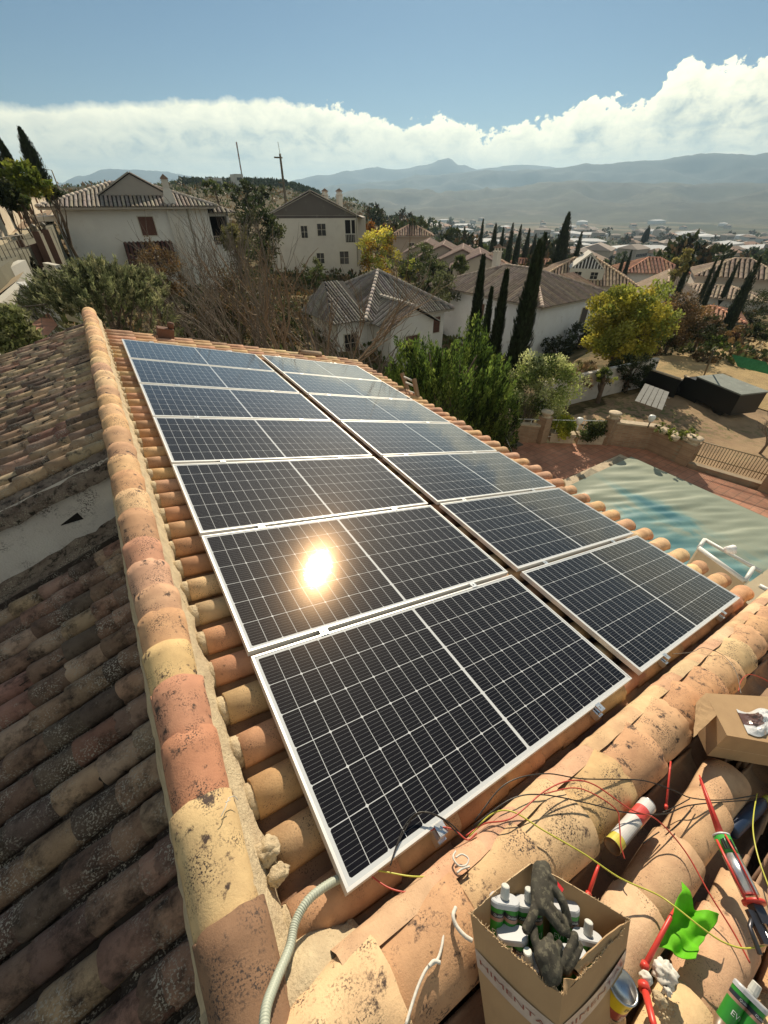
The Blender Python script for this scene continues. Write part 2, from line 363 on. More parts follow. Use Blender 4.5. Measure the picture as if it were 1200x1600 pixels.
mb.build('ridge_tiles', mat('ridge_clay_tile', attr=True, rough=.85, var=.2, vscale=9, stain=(.07, .045, .035), stain_amt=.30, stain_scale=14, stain_soft=.07, spec=(.05, .035, .03), spec_amt=.42, spec_scale=150, bump=.5, bscale=130, bdist=.004), house)['label'] = 'ridge of overlapping orange and yellow clay tiles'
mb = MB(); rows = []; y = -.35
while y < 9.2:
    rows.append([W(-.262, y, .01), W(-.235, y, -.03), W(-.205, y, -.07), W(-.18 + .02 * noise.noise(Vector((0, y * 5, 0))), y, -.105), W(-.165, y, -.19)]); y += .035
rough_strip(mb, rows, (1, 1, 1), amp=.012, sc=14)
rows = []; y = -.6
while y < 9.2:
    rows.append([W(-.42, y, -.03), W(-.43, y, -.08), W(-.435, y, -.2), W(-.44, y, -.7)]); y += .05
rough_strip(mb, rows, (1, 1, 1), amp=.012, sc=14)
mb.build('ridge_mortar', M_mortar, house)['label'] = 'rough pale mortar band along the ridge tiles'
# near verge: big cap tiles running down the slope, and the roof this side of it
mb = MB()
VC = [(.62, .38, .21), (.64, .43, .23), (.60, .36, .20), (.57, .33, .18), (.65, .46, .25), (.53, .31, .18)]
x = -.42; i = 0
while x < 5.6:
    L = random.uniform(.30, .37)
    M = frame(W(x, -.255 + random.uniform(-.012, .012), -.055), UD + UPW * .045 + VD * random.uniform(-.03, .03), UPW)
    vs, fs = tile_tpl(L + .09, .122, .146, 18, .016, arc=96, rows=5, hk=.92)
    mb.add(jit(vs, .007, i * 2.9), fs, C(*random.choice(VC), .1), True, M); x += L; i += 1
mb.build('verge_cap_tiles', MATS['ridge_clay_tile'], house)['label'] = 'large salmon coloured cap tiles along the near verge'
mb = MB()                                # flat tiles bedded against the upper side of the cap
x = -.1
while x < 5.2:
    L = random.uniform(.22, .36); c = C(*random.choice([(.66, .48, .28), (.62, .42, .25), (.60, .36, .22)]), .08)
    rows = []
    for j in range(6):
        xx = x + (L + .004) * j / 5; rows.append([W(xx, -.165, .055), W(xx, -.135, .048), W(xx, -.105, .03 + .01 * noise.noise(Vector((xx * 9, 0, 0)))), W(xx, -.085, -.02), W(xx, -.075, -.15)])
    rough_strip(mb, rows, c, amp=.006, sc=12); x += L
mb.build('verge_edge_tiles', M_tile, house)
mb = MB()
NEARC = [(.62, .42, .23), (.64, .45, .26), (.60, .38, .22), (.58, .36, .20)]
for v0, x0, x1, wb in ((-.60, .2, 2.02, -.085), (-.835, .1, 1.50, -.10), (-1.06, 0, 1.7, -.12), (-1.28, 0, 2.4, -.14), (-.66, 2.5, 5.0, -.12), (-.9, 2.3, 5.0, -.14)):
    run(mb, W(x0, v0, wb), W(x1, v0, wb), UPW, .094, .108, .36, .44, NEARC, n=16, amp=.004, cj=.08)
v0 = -.49
while v0 > -2.0:
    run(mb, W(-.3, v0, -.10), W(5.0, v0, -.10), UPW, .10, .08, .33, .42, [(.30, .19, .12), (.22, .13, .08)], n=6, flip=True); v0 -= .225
mb.build('near_roof_tiles', M_tile, house)['label'] = 'smooth tan barrel tiles where the tools lie'
mb = MB()
rough_strip(mb, [[W(u_, v_, -.195) for u_ in (-.4, 1, 2.5, 4.75)] for v_ in (-2.2, -.2, 3, 6, 8.45)], (1, 1, 1), amp=0)
mb.build('roof_bed', M_underlay, house)
# walls of the house
mb = MB()
def wallbox(x0, x1, y0, y1, z0, zf):
    b = [Vector((x0, y0, z0)), Vector((x1, y0, z0)), Vector((x1, y1, z0)), Vector((x0, y1, z0))]; t = [Vector((p.x, p.y, zf(p.x))) for p in b]
    mb.add(b + t, [(0, 1, 5, 4), (1, 2, 6, 5), (2, 3, 7, 6), (3, 0, 4, 7)])
wallbox(-.42, 4.45, -2.0, 8.35, -6.4, lambda x: -.274 * x - .24)
wallbox(-5.0, -.5, 3.92, 9.4, -6.4, lambda x: .10 + .268 * (x + .4) - .2)
wallbox(-4.3, -.5, -1.5, 3.84, -6.4, lambda x: -.62 + .325 * (x + .4) - .12)
mb.build('house_wall', mat('white_plaster', (.74, .72, .67), rough=.9, var=.08, vscale=2, stain=(.45, .40, .33), stain_amt=.2, stain_scale=3, stain_soft=.3, bump=.3, bscale=30), house)

# ------------------------------------------------------------------ solar panels
def panel_material():
    m = bpy.data.materials.new('solar_cells'); m.use_nodes = True; t = m.node_tree; t.nodes.clear(); L = t.links.new
    out = N(t, 'ShaderNodeOutputMaterial'); b = N(t, 'ShaderNodeBsdfPrincipled'); tc = N(t, 'ShaderNodeTexCoord'); sp = N(t, 'ShaderNodeSeparateXYZ'); L(tc.outputs['Object'], sp.inputs[0])
    def m_(op, a, b_=None, cl=False):
        n = N(t, 'ShaderNodeMath', operation=op, use_clamp=cl)
        for i, x in enumerate((a, b_)):
            if x is None: continue
            if isinstance(x, (int, float)): n.inputs[i].default_value = x
            else: L(x, n.inputs[i])
        return n.outputs[0]
    X, Y = sp.outputs[0], sp.outputs[1]
    W2, MX, MY, CG = 2.094 / 2, .026, .026, .008
    cx = (W2 - MX - CG) / 12; cyy = (1.038 - 2 * MY) / 6
    ax = m_('SUBTRACT', m_('ABSOLUTE', m_('SUBTRACT', X, W2)), CG)            # distance from the centre gap
    gx = m_('DIVIDE', ax, cx); gy = m_('DIVIDE', m_('SUBTRACT', Y, MY), cyy)
    fx = m_('FRACT', gx); fy = m_('FRACT', gy)
    dx = m_('MULTIPLY', m_('MINIMUM', fx, m_('SUBTRACT', 1.0, fx)), cx); dy = m_('MULTIPLY', m_('MINIMUM', fy, m_('SUBTRACT', 1.0, fy)), cyy)
    lx = m_('LESS_THAN', dx, .0012); ly = m_('LESS_THAN', dy, .0015)
    # chamfered corners: diamonds at every second junction
    hx = m_('FRACT', m_('DIVIDE', gx, 2.0)); ddx = m_('MULTIPLY', m_('MINIMUM', hx, m_('SUBTRACT', 1.0, hx)), 2 * cx)
    dia = m_('LESS_THAN', m_('ADD', ddx, dy), .0085)
    ctr = m_('LESS_THAN', ax, .0)
    border = m_('MAXIMUM', m_('GREATER_THAN', gx, 12.0), m_('MAXIMUM', m_('LESS_THAN', gy, 0.0), m_('GREATER_THAN', gy, 6.0)))
    bb = m_('FRACT', m_('ADD', m_('MULTIPLY', gy, 9.0), .5)); bdy = m_('MULTIPLY', m_('ABSOLUTE', m_('SUBTRACT', bb, .5)), cyy / 9)
    bus = m_('MULTIPLY', m_('LESS_THAN', bdy, .0005), .30)
    white = m_('MAXIMUM', m_('MAXIMUM', lx, ly), m_('MAXIMUM', dia, m_('MAXIMUM', ctr, border)))
    allm = m_('MAXIMUM', m_('MULTIPLY', white, .92), bus)
    nz = N(t, 'ShaderNodeTexNoise'); L(tc.outputs['Object'], nz.inputs['Vector']); nz.inputs['Scale'].default_value = 7; nz.inputs['Detail'].default_value = 6; nz.inputs['Roughness'].default_value = .7
    oi = N(t, 'ShaderNodeObjectInfo')
    cellv = N(t, 'ShaderNodeMix', data_type='RGBA'); L(nz.outputs[0], cellv.inputs[0]); cellv.inputs[6].default_value = (.003, .0033, .006, 1); cellv.inputs[7].default_value = (.007, .007, .011, 1)
    mx = N(t, 'ShaderNodeMix', data_type='RGBA'); L(allm, mx.inputs[0]); L(cellv.outputs[2], mx.inputs[6]); mx.inputs[7].default_value = (.62, .65, .68, 1)
    # thin dust: specks that lighten the glass
    n2 = N(t, 'ShaderNodeTexNoise'); L(tc.outputs['Object'], n2.inputs['Vector']); n2.inputs['Scale'].default_value = 420; n2.inputs['Detail'].default_value = 2
    mr = N(t, 'ShaderNodeMapRange'); L(n2.outputs[0], mr.inputs[0]); mr.inputs[1].default_value = .62; mr.inputs[2].default_value = .75; mr.inputs[3].default_value = 0; mr.inputs[4].default_value = .06
    mr2 = N(t, 'ShaderNodeMapRange'); L(nz.outputs[0], mr2.inputs[0]); mr2.inputs[1].default_value = .45; mr2.inputs[2].default_value = .7; mr2.inputs[3].default_value = .12; mr2.inputs[4].default_value = 1
    dm = m_('MULTIPLY', mr.outputs[0], mr2.outputs[0])
    mx2 = N(t, 'ShaderNodeMix', data_type='RGBA'); L(dm, mx2.inputs[0]); L(mx.outputs[2], mx2.inputs[6]); mx2.inputs[7].default_value = (.5, .45, .38, 1)
    L(mx2.outputs[2], b.inputs['Base Color'])
    b.inputs['Roughness'].default_value = .5; b.inputs['Specular IOR Level'].default_value = .04
    b.inputs['Coat Weight'].default_value = 1.0; b.inputs['Coat IOR'].default_value = 1.24
    rr = N(t, 'ShaderNodeMapRange'); L(nz.outputs[0], rr.inputs[0]); rr.inputs[3].default_value = .009; rr.inputs[4].default_value = .024; L(rr.outputs[0], b.inputs['Coat Roughness'])
    # faint orange scatter lobe round the sun's reflection from the textured glass
    gl = N(t, 'ShaderNodeBsdfGlossy'); gl.inputs['Roughness'].default_value = .17; gl.inputs['Color'].default_value = (.008, .0055, .0035, 1)
    ad = N(t, 'ShaderNodeAddShader'); L(b.outputs[0], ad.inputs[0]); L(gl.outputs[0], ad.inputs[1])
    # faint waviness of the glass
    bn = N(t, 'ShaderNodeBump'); bn.inputs['Strength'].default_value = .25; bn.inputs['Distance'].default_value = .0004; n3 = N(t, 'ShaderNodeTexNoise'); L(tc.outputs['Object'], n3.inputs['Vector']); n3.inputs['Scale'].default_value = 260; L(n3.outputs[0], bn.inputs['Height']); L(bn.outputs[0], b.inputs['Coat Normal']); L(bn.outputs[0], gl.inputs['Normal'])
    lw = N(t, 'ShaderNodeLayerWeight'); lw.inputs[0].default_value = .5
    fr = N(t, 'ShaderNodeMapRange'); L(lw.outputs['Facing'], fr.inputs[0]); fr.inputs[1].default_value = .62; fr.inputs[2].default_value = .95; fr.inputs[3].default_value = 0; fr.inputs[4].default_value = .5
    g2 = N(t, 'ShaderNodeBsdfGlossy'); g2.inputs['Roughness'].default_value = .05; ms = N(t, 'ShaderNodeMixShader'); L(fr.outputs[0], ms.inputs[0]); L(ad.outputs[0], ms.inputs[1]); L(g2.outputs[0], ms.inputs[2])
    L(ms.outputs[0], out.inputs[0]); return m
M_cells = panel_material()
PL, PW, RP, CGAP = 2.094, 1.038, 1.0748, .1267
def RMat(u, v, w=0.0):
    p = W(u, v, w); m = RM.to_4x4(); m.translation = p; return m
def make_panel(label):
    M = RMat(0, 0, 0); t = thing('solar_panel', label, 'solar panel', group='solar panels in two columns on the roof', M=M)
    f = MB(); e = .011; d = -.036
    f.box(0, PL, 0, e, d, .0015); f.box(0, PL, PW - e, PW, d, .0015); f.box(0, e, e + .0003, PW - e - .0003, d, .0015); f.box(PL - e, PL, e + .0003, PW - e - .0003, d, .0015)
    f.box(e, PL - e, e, e + .02, d, d + .002); f.box(e, PL - e, PW - e - .02, PW - e, d, d + .002)
    g = MB(); g.box(e - .001, PL - e + .001, e - .001, PW - e + .001, -.007, -.0012)
    fo = f.build('frame', M_frame); go = g.build('glass', M_cells)
    for o in (fo, go): o.parent = t
    return t
ORD = ['nearest', 'second', 'third', 'fourth', 'fifth', 'sixth', 'farthest']
p0 = None
for c in (0, 1):
    for r in range(7):
        lab = f'{ORD[r]} solar panel in the {"left column beside the ridge" if c == 0 else "right column beside the eave"}'
        if c == 0 and r == 1: lab = 'second solar panel in the left column, with the blinding sun reflection'
        M = RMat(c * (PL + CGAP) + random.uniform(-.003, .003), r * RP + random.uniform(-.003, .003), random.uniform(-.001, .001) + (.004 if c else 0))
        if p0 is None: p0 = make_panel(lab); p0.matrix_basis = M
        else: copy_thing(p0, M=M, label=lab)
def rail(u, label):
    m = MB(); M0 = RMat(u, -.045, 0); t = thing('mounting_rail', label, 'mounting rail', group='aluminium rails under the solar panels', M=M0)
    L = 7.75
    m.box(-.02, -.006, 0, L, -.075, -.0375); m.box(.006, .02, 0, L, -.075, -.0375); m.box(-.02, .02, 0, L, -.079, -.0752)
    b = m.build('rail_bar', M_alu); b.parent = t
    for i in range(8):
        k = MB(); yy = .045 + i * RP - (.018 if i else .012)
        if i == 0: k.box(-.022, .022, yy - .022, yy + .02, .0022, .0052); k.box(-.022, .022, yy - .024, yy - .020, -.04, .0052); k.box(-.018, .018, yy - .034, yy - .0245, -.045, -.038)
        else: k.box(-.024, .024, yy - .026, yy + .026, .0022, .0050)
        k.lathe([(.007, 0), (.007, .006), (.003, .006)], Matrix.Translation((0, yy, .0052)), 6, smooth=False)
        co = k.build('panel_clamp', M_alu); co.parent = t
    return t
rail(.42, 'mounting rail under the left column, on the ridge side')
for u, lab in ((1.66, 'mounting rail under the left column, on the eave side'), (PL + CGAP + .36, 'mounting rail under the right column, on the ridge side'), (PL + CGAP + 1.58, 'mounting rail under the right column, on the eave side')):
    rail(u, lab)
# ------------------------------------------------------------------ terrain
AZC = [-40, -10, -4, 0, 6, 12, 20, 28, 36, 44, 52, 60, 68, 76, 90, 120]
DR = [0, 8, 14, 20, 28, 36, 46, 60, 80, 110, 160, 250, 400, 700, 1200, 2000, 3500, 10500]
ZT = [
 [-6.4, -6.4, -5.5, -1.5, .5, .8, 1.5, 2.5, 4, 6, 9, 12, 14, 10, 0, -20, -60, -90],
 [-6.4, -6.4, -5.5, -1.2, -.1, 0, .1, .6, 1.5, 3, 5, 8, 10, 5, 0, -20, -60, -90],
 [-6.4, -6.4, -6.0, -4.2, -2.5, -1.2, -.6, 0, .8, 1.2, 2, 4, 8, 5, 0, -30, -70, -90],
 [-6.4, -6.4, -6.3, -5.5, -5, -4.6, -4, -2, -1, 0, 1, 3, 8, 3, -10, -40, -70, -90],
 [-6.4, -6.4, -6.3, -6.0, -5.6, -5, -4.6, -4.2, -3, -2, 0, 4, 9, 3, -10, -40, -70, -90],
 [-6.4, -6.4, -6.3, -6.2, -6, -5.6, -5, -4.6, -3.5, -2, 1, 5, 10, 5, -10, -40, -70, -90],
 [-6.4, -6.5, -6.5, -6.5, -6.5, -6.3, -6, -5.5, -4.6, -3.5, -1, 4, 10, 2, -20, -50, -80, -90],
 [-6.4, -6.5, -6.6, -7.0, -7.4, -7, -6.5, -6, -6, -6, -5, -3, 1, -14, -35, -60, -80, -90],
 [-6.4, -6.5, -6.9, -7.5, -8.5, -8.8, -9, -9, -9, -9.5, -10.5, -14, -21, -32, -50, -70, -84, -90],
 [-6.4, -6.5, -7.0, -7.5, -9, -9.6, -10, -10.5, -11.5, -13, -17, -24, -34, -45, -60, -78, -85, -90],
 [-6.4, -6.5, -7.0, -7.4, -8.8, -9.8, -10.3, -11, -12, -14, -18, -25, -35, -47, -62, -80, -86, -90],
 [-6.4, -6.5, -6.8, -7.2, -7.5, -7.9, -8.8, -10, -11.5, -14, -18, -25, -34, -46, -62, -80, -86, -90],
 [-6.4, -6.5, -6.8, -7.2, -7.4, -7.7, -8.5, -9.6, -11, -13.5, -17, -24, -33, -46, -62, -80, -86, -90],
 [-6.4, -6.5, -6.8, -7.2, -7.4, -7.7, -8.3, -9.2, -10.5, -13, -16, -22, -31, -44, -60, -78, -86, -90],
 [-6.4, -6.5, -6.8, -7.2, -7.4, -7.7, -8.3, -9.2, -10.5, -13, -16, -22, -31, -44, -60, -78, -86, -90],
 [-6.4, -6.4, -6.4, -6.6, -6.8, -7, -7.5, -8, -9, -11, -14, -20, -30, -44, -60, -78, -86, -90]]
def gz(x, y):
    dx, dy = x - CAM.x, y - CAM.y; D = math.hypot(dx, dy); az = math.degrees(math.atan2(dx, dy))
    if az < AZC[0] or az > AZC[-1]:
        e = az if az > AZC[-1] else az + 360
        t = (e - 120) / 200.0; i, ta = (len(AZC) - 1, t)
        c0, c1 = ZT[-1], ZT[0]
    else:
        i = 0
        while i < len(AZC) - 2 and az > AZC[i + 1]: i += 1
        ta = (az - AZC[i]) / (AZC[i + 1] - AZC[i]); c0, c1 = ZT[i], ZT[i + 1]
    j = 0
    while j < len(DR) - 2 and D > DR[j + 1]: j += 1
    td = min(1, (D - DR[j]) / (DR[j + 1] - DR[j])); ta = ta * ta * (3 - 2 * ta)
    z = lerp(lerp(c0[j], c0[j + 1], td), lerp(c1[j], c1[j + 1], td), ta)
    if D > 60:
        a = min(1, (D - 60) / 400); z += noise.fractal(Vector((x, y, 0)) * .008, 1.0, 2.0, 5) * 3.2 * a + noise.fractal(Vector((x, y, 5)) * .0011, 1.0, 2.0, 4) * min(12, max(0, D - 900) * .008)
    elif D > 16: z += noise.noise(Vector((x, y, 0)) * .25) * .15
    return z
def G(px, py, D=None, dz=0.0):           # the ground point seen at a pixel (marching) or the ground under a pixel at distance D
    if D is None:
        D = 9.0
        while D < 4000:
            p = at(px, py, D)
            if p.z <= gz(p.x, p.y): break
            D *= 1.01
    p = at(px, py, D); return Vector((p.x, p.y, gz(p.x, p.y) + dz))
def ground():
    vs = []; fs = []; azs = []; a = -60.0
    while a < 130: azs.append(a); a += .8
    back = [130 + i * 17 for i in range(11)]; azs = azs + back[:-1]; n = len(azs)
    Ds = [.5]; D = 4.0
    while D < 11500: Ds.append(D); D *= 1.05 if D < 600 else 1.09
    for D in Ds:
        for a in azs:
            x = CAM.x + D * math.sin(R_(a)); y = CAM.y + D * math.cos(R_(a)); vs.append((x, y, gz(x, y)))
    for i in range(len(Ds) - 1):
        for j in range(n): fs.append((i * n + j, i * n + (j + 1) % n, (i + 1) * n + (j + 1) % n, (i + 1) * n + j))
    m = MB(); m.add(vs, [tuple(reversed(f)) for f in fs], (1, 1, 1), True); return m
def terrain_material():
    m = bpy.data.materials.new('terrain'); m.use_nodes = True; t = m.node_tree; t.nodes.clear(); L = t.links.new
    out = N(t, 'ShaderNodeOutputMaterial'); b = N(t, 'ShaderNodeBsdfPrincipled'); b.inputs['Roughness'].default_value = 1; b.inputs['Specular IOR Level'].default_value = .1
    g = N(t, 'ShaderNodeNewGeometry')
    def nz(s, det=6, r=.6, off=0):
        mp = N(t, 'ShaderNodeMapping'); mp.inputs['Location'].default_value = (off, off, 0); L(g.outputs['Position'], mp.inputs[0])
        n = N(t, 'ShaderNodeTexNoise'); n.inputs['Scale'].default_value = s; n.inputs['Detail'].default_value = det; n.inputs['Roughness'].default_value = r; L(mp.outputs[0], n.inputs['Vector']); return n.outputs[0]
    def ramp(x, els):
        r = N(t, 'ShaderNodeValToRGB'); L(x, r.inputs[0]); e = r.color_ramp.elements
        e[0].position, e[0].color = els[0][0], (*els[0][1], 1); e[1].position, e[1].color = els[-1][0], (*els[-1][1], 1)
        for p, c in els[1:-1]: q = e.new(p); q.color = (*c, 1)
        return r.outputs[0]
    near = ramp(nz(.5, 8, .7), [(.3, (.05, .055, .022)), (.45, (.10, .085, .045)), (.56, (.20, .15, .085)), (.72, (.30, .22, .12))])
    far = ramp(nz(.012, 9, .68, 40), [(.32, (.028, .034, .018)), (.45, (.055, .055, .032)), (.55, (.09, .08, .05)), (.66, (.045, .05, .025)), (.8, (.13, .11, .075))])
    vo = N(t, 'ShaderNodeTexVoronoi'); vo.inputs['Scale'].default_value = .007; L(g.outputs['Position'], vo.inputs['Vector'])
    sx = N(t, 'ShaderNodeSeparateColor'); L(vo.outputs['Color'], sx.inputs[0])
    fld = ramp(sx.outputs[0], [(0, (.05, .06, .03)), (.3, (.13, .11, .07)), (.6, (.22, .18, .12)), (.8, (.08, .085, .04)), (1, (.26, .22, .16))])
    cd_ = N(t, 'ShaderNodeVectorMath', operation='LENGTH'); L(g.outputs['Position'], cd_.inputs[0])
    def mr(x, a, c):
        n = N(t, 'ShaderNodeMapRange'); L(x, n.inputs[0]); n.inputs[1].default_value = a; n.inputs[2].default_value = c; return n.outputs[0]
    m1 = N(t, 'ShaderNodeMix', data_type='RGBA'); L(mr(cd_.outputs['Value'], 70, 260), m1.inputs[0]); L(near, m1.inputs[6]); L(far, m1.inputs[7])
    m2 = N(t, 'ShaderNodeMix', data_type='RGBA'); L(mr(cd_.outputs['Value'], 1000, 1800), m2.inputs[0]); L(m1.outputs[2], m2.inputs[6]); L(fld, m2.inputs[7])
    m3 = N(t, 'ShaderNodeMix', data_type='RGBA', blend_type='MULTIPLY'); m3.inputs[0].default_value = .6; L(m2.outputs[2], m3.inputs[6]); L(ramp(nz(.05, 8, .7, 9), [(.35, (.4, .42, .38)), (.6, (1.25, 1.2, 1.1))]), m3.inputs[7])
    L(m3.outputs[2], b.inputs['Base Color'])
    bn = N(t, 'ShaderNodeBump'); bn.inputs['Strength'].default_value = .6; bn.inputs['Distance'].default_value = .15; L(nz(1.6, 8, .7), bn.inputs['Height']); L(bn.outputs[0], b.inputs['Normal'])
    L(b.outputs[0], out.inputs[0]); return m
M_ter = terrain_material()
tag(ground().build('ground', M_ter), kind='structure')
def prof(tab, a):
    if a <= tab[0][0]: return tab[0][1]
    for (a0, e0), (a1, e1) in zip(tab, tab[1:]):
        if a <= a1:
            t = (a - a0) / (a1 - a0); return lerp(e0, e1, t * t * (3 - 2 * t))
    return tab[-1][1]
def mountain(name, tab, D, foot, zf, a0, a1, rough, matl, seed):
    m = MB(); vs = []; fs = []; n = int((a1 - a0) / .006); K = 26
    for k in range(K + 1):
        t = k / K
        for i in range(n + 1):
            a = a0 + (a1 - a0) * i / n
            top = CAM.z + math.tan(prof(tab, a)) * D
            fade = min(1, i / 40)
            if t <= .72:
                s = t / .72; d = lerp(foot, D, s); z = lerp(zf, top, s ** 1.25)
            else:
                s = (t - .72) / .28; d = lerp(D, D * 1.18, s); z = lerp(top, zf, s ** 1.5)
            x, y = CAM.x + d * math.sin(a), CAM.y + d * math.cos(a)
            w_ = math.sin(math.pi * min(1, t / .72) * .5)
            p = Vector((x, y, seed * 900)) / (D * .09)
            rd = noise.ridged_multi_fractal(p, .9, 2.1, 6, 1.0, 2.0) - 1.1
            damp = 1.0 if abs(t - .72) > .08 else .35
            z += rd * rough * w_ * damp + noise.fractal(p * 6, 1.0, 2, 4) * rough * .10
            vs.append((x, y, z))
    for k in range(K):
        for i in range(n): fs.append((k * (n + 1) + i, k * (n + 1) + i + 1, (k + 1) * (n + 1) + i + 1, (k + 1) * (n + 1) + i))
    m.add(vs, [tuple(reversed(f)) for f in fs], (1, 1, 1), True)
    return tag(m.build(name, matl), kind='structure')
M_mt = mat('mountain_scrub', (.09, .085, .055), rough=1, var=.5, vscale=.004, stain=(.20, .17, .12), stain_amt=.35, stain_scale=.0035, stain_soft=.2, world=True, spec_level=.1)
M_mt2 = mat('mountain_rock', (.075, .085, .07), rough=1, var=.35, vscale=.002, world=True, spec_level=.1)
R3T = [(-.9, .03), (-.3, .03), (-.05, .012), (0, .0175), (.04, .033), (.076, .0415), (.12, .040), (.173, .037), (.25, .030), (.36, .020), (.40, .029), (.45, .036), (.50, .044), (.56, .047), (.60, .046), (.65, .052), (.686, .061), (.71, .050), (.735, .0436), (.79, .047), (.84, .050), (.9, .044), (1.0, .045), (1.3, .04), (1.9, .04)]
R2T = [(.30, .008), (.42, .016), (.5, .022), (.58, .030), (.66, .037), (.74, .043), (.8, .041), (.872, .045), (.95, .048), (1.015, .0506), (1.1, .057), (1.188, .0544), (1.3, .057), (1.9, .05)]
R1T = [(.30, -.015), (.38, -.012), (.45, .002), (.52, .014), (.6, .016), (.69, .012), (.8, .018), (.87, .024), (.92, .026), (1.0, .022), (1.1, .020), (1.2, .022), (1.3, .025), (1.9, .03)]
mountain('distant_mountains', R3T, 8600, 6800, -90, -.9, 1.9, 90, M_mt2, 1)
mountain('middle_mountains', R2T, 6200, 4700, -90, .30, 1.9, 70, M_mt2, 2)
mountain('near_hills', R1T, 4000, 2300, -88, .30, 1.9, 42, M_mt, 3)

# ------------------------------------------------------------------ houses
M_wall = mat('painted_wall', attr=True, rough=.9, var=.07, vscale=.8, stain=(.42, .38, .32), stain_amt=.25, stain_scale=1.2, stain_soft=.3, bump=.25, bscale=12)
M_roof = mat('far_roof_tile', attr=True, rough=.95, var=.28, vscale=3, stain=(.06, .045, .035), stain_amt=.3, stain_scale=2.5, stain_soft=.2)
M_glass = mat('dark_window', (.02, .022, .025), rough=.15, var=.1, spec_level=.6)
M_shut = mat('brown_shutter', (.13, .055, .035), rough=.7, var=.15)
M_trim = mat('pale_trim', (.62, .58, .50), rough=.85, var=.1)
M_dark = MATS['dark_opening']
SEGL = [1.1]
def slope_tiles(mb, A, B, C_, D_, pitch, cols, rr=None, seg=5, sl=None):
    """barrel tiled slope: eave A->B, ridge D_ (over A) -> C_ (over B); triangular ends follow the hips"""
    A, B, C_, D_ = map(Vector, (A, B, C_, D_)); ex = (B - A); Lx = ex.length; ex.normalize()
    nrm = ex.cross(D_ - A)
    if nrm.length < 1e-6: nrm = ex.cross(C_ - A)
    nrm.normalize()
    if nrm.z < 0: nrm = -nrm
    ey = nrm.cross(ex).normalized()
    if ey.z < 0: ey = -ey
    P = [(0, 0), (Lx, 0), ((C_ - A).dot(ex), (C_ - A).dot(ey)), ((D_ - A).dot(ex), (D_ - A).dot(ey))]
    H = max(P[2][1], P[3][1]); r = rr or pitch * .36
    def top(x):                          # upper limit of the slope over eave position x
        if x < P[3][0] and P[3][0] > 1e-6 and x >= 0: return P[3][1] * x / P[3][0]
        if x > P[2][0] and P[2][0] < Lx - 1e-6: return P[2][1] * (Lx - x) / (Lx - P[2][0])
        return H if abs(P[2][0] - P[3][0]) < 1e-6 else lerp(P[3][1], P[2][1], (x - P[3][0]) / (P[2][0] - P[3][0]))
    def bot(x): return 0.0
    mb.add([A, B, C_, D_] if (C_ - D_).length > 1e-3 else [A, B, C_], [(0, 1, 2, 3)] if (C_ - D_).length > 1e-3 else [(0, 1, 2)], tuple(c * .10 for c in cols[0]))
    x0 = min(0, P[3][0]); x1 = max(Lx, P[2][0]); n = max(1, int((x1 - x0) / pitch)); pt = (x1 - x0) / n
    for i in range(n):
        x = x0 + (i + .5) * pt
        if 0 <= x <= Lx: lo, hi = 0, top(x)
        else: continue
        if hi < .15: continue
        k = max(1, int(hi / (sl or SEGL[0]))); c = C(*random.choice(cols), .12)
        for q in range(k):
            y0, y1 = lo + (hi - lo) * q / k, lo + (hi - lo) * (q + 1) / k; cc = C(*c, .15)
            vs = []
            for yy, s in ((y0 - (.05 if q == 0 else 0), 1.08), (y1, .92)):
                for j in range(seg):
                    a = math.pi * j / (seg - 1); vs.append(A + ex * (x - math.cos(a) * r * s) + ey * yy + nrm * (.02 + math.sin(a) * r * s * .8))
            mb.add(vs, [(j, j + 1, seg + j + 1, seg + j) for j in range(seg - 1)] + [tuple(range(seg))], cc, False)
def window(parent, M, x, z, w_, h, shut=None, arch=False, label=None, frame_col=None):
    """window on the local plane y=0 of M (x right, z up, -y outwards)"""
    m = MB(); t = .07
    m.box(x - w_ / 2 - t, x + w_ / 2 + t, -.045, .02, z - t, z, M=M); m.box(x - w_ / 2 - t, x + w_ / 2 + t, -.045, .02, z + h, z + h + t, M=M)
    m.box(x - w_ / 2 - t, x - w_ / 2, -.04, .02, z + .001, z + h - .001, M=M); m.box(x + w_ / 2, x + w_ / 2 + t, -.04, .02, z + .001, z + h - .001, M=M)
    f = m.build('window', frame_col or M_trim, parent)
    p = MB(); p.box(x - w_ / 2, x + w_ / 2, -.022 if shut else -.006, .02, z, z + h, M=M)
    if shut:
        k = int(h / .09)
        for i in range(k): p.box(x - w_ / 2 + .03, x + w_ / 2 - .03, -.034, -.0225, z + (i + .15) * h / k, z + (i + .8) * h / k, M=M)
    p.build('shutter' if shut else 'pane', shut or M_glass, f)
    if not shut:
        q = MB(); q.box(x - .02, x + .02, -.03, -.0065, z, z + h, M=M); q.box(x - w_ / 2, x + w_ / 2, -.028, -.007, z + h * .5 - .015, z + h * .5 + .015, M=M); q.build('glazing_bar', frame_col or M_trim, f)
    return f
def hipcaps(mb, segs, r, col):
    for a, b in segs:
        a, b = Vector(a), Vector(b); n = max(1, int((b - a).length / .45))
        for i in range(n):
            p, q = a + (b - a) * (i / n), a + (b - a) * ((i + 1.06) / n)
            mb.tube([p, q], [r * .95, r * 1.08], 7, C(*col, .12))
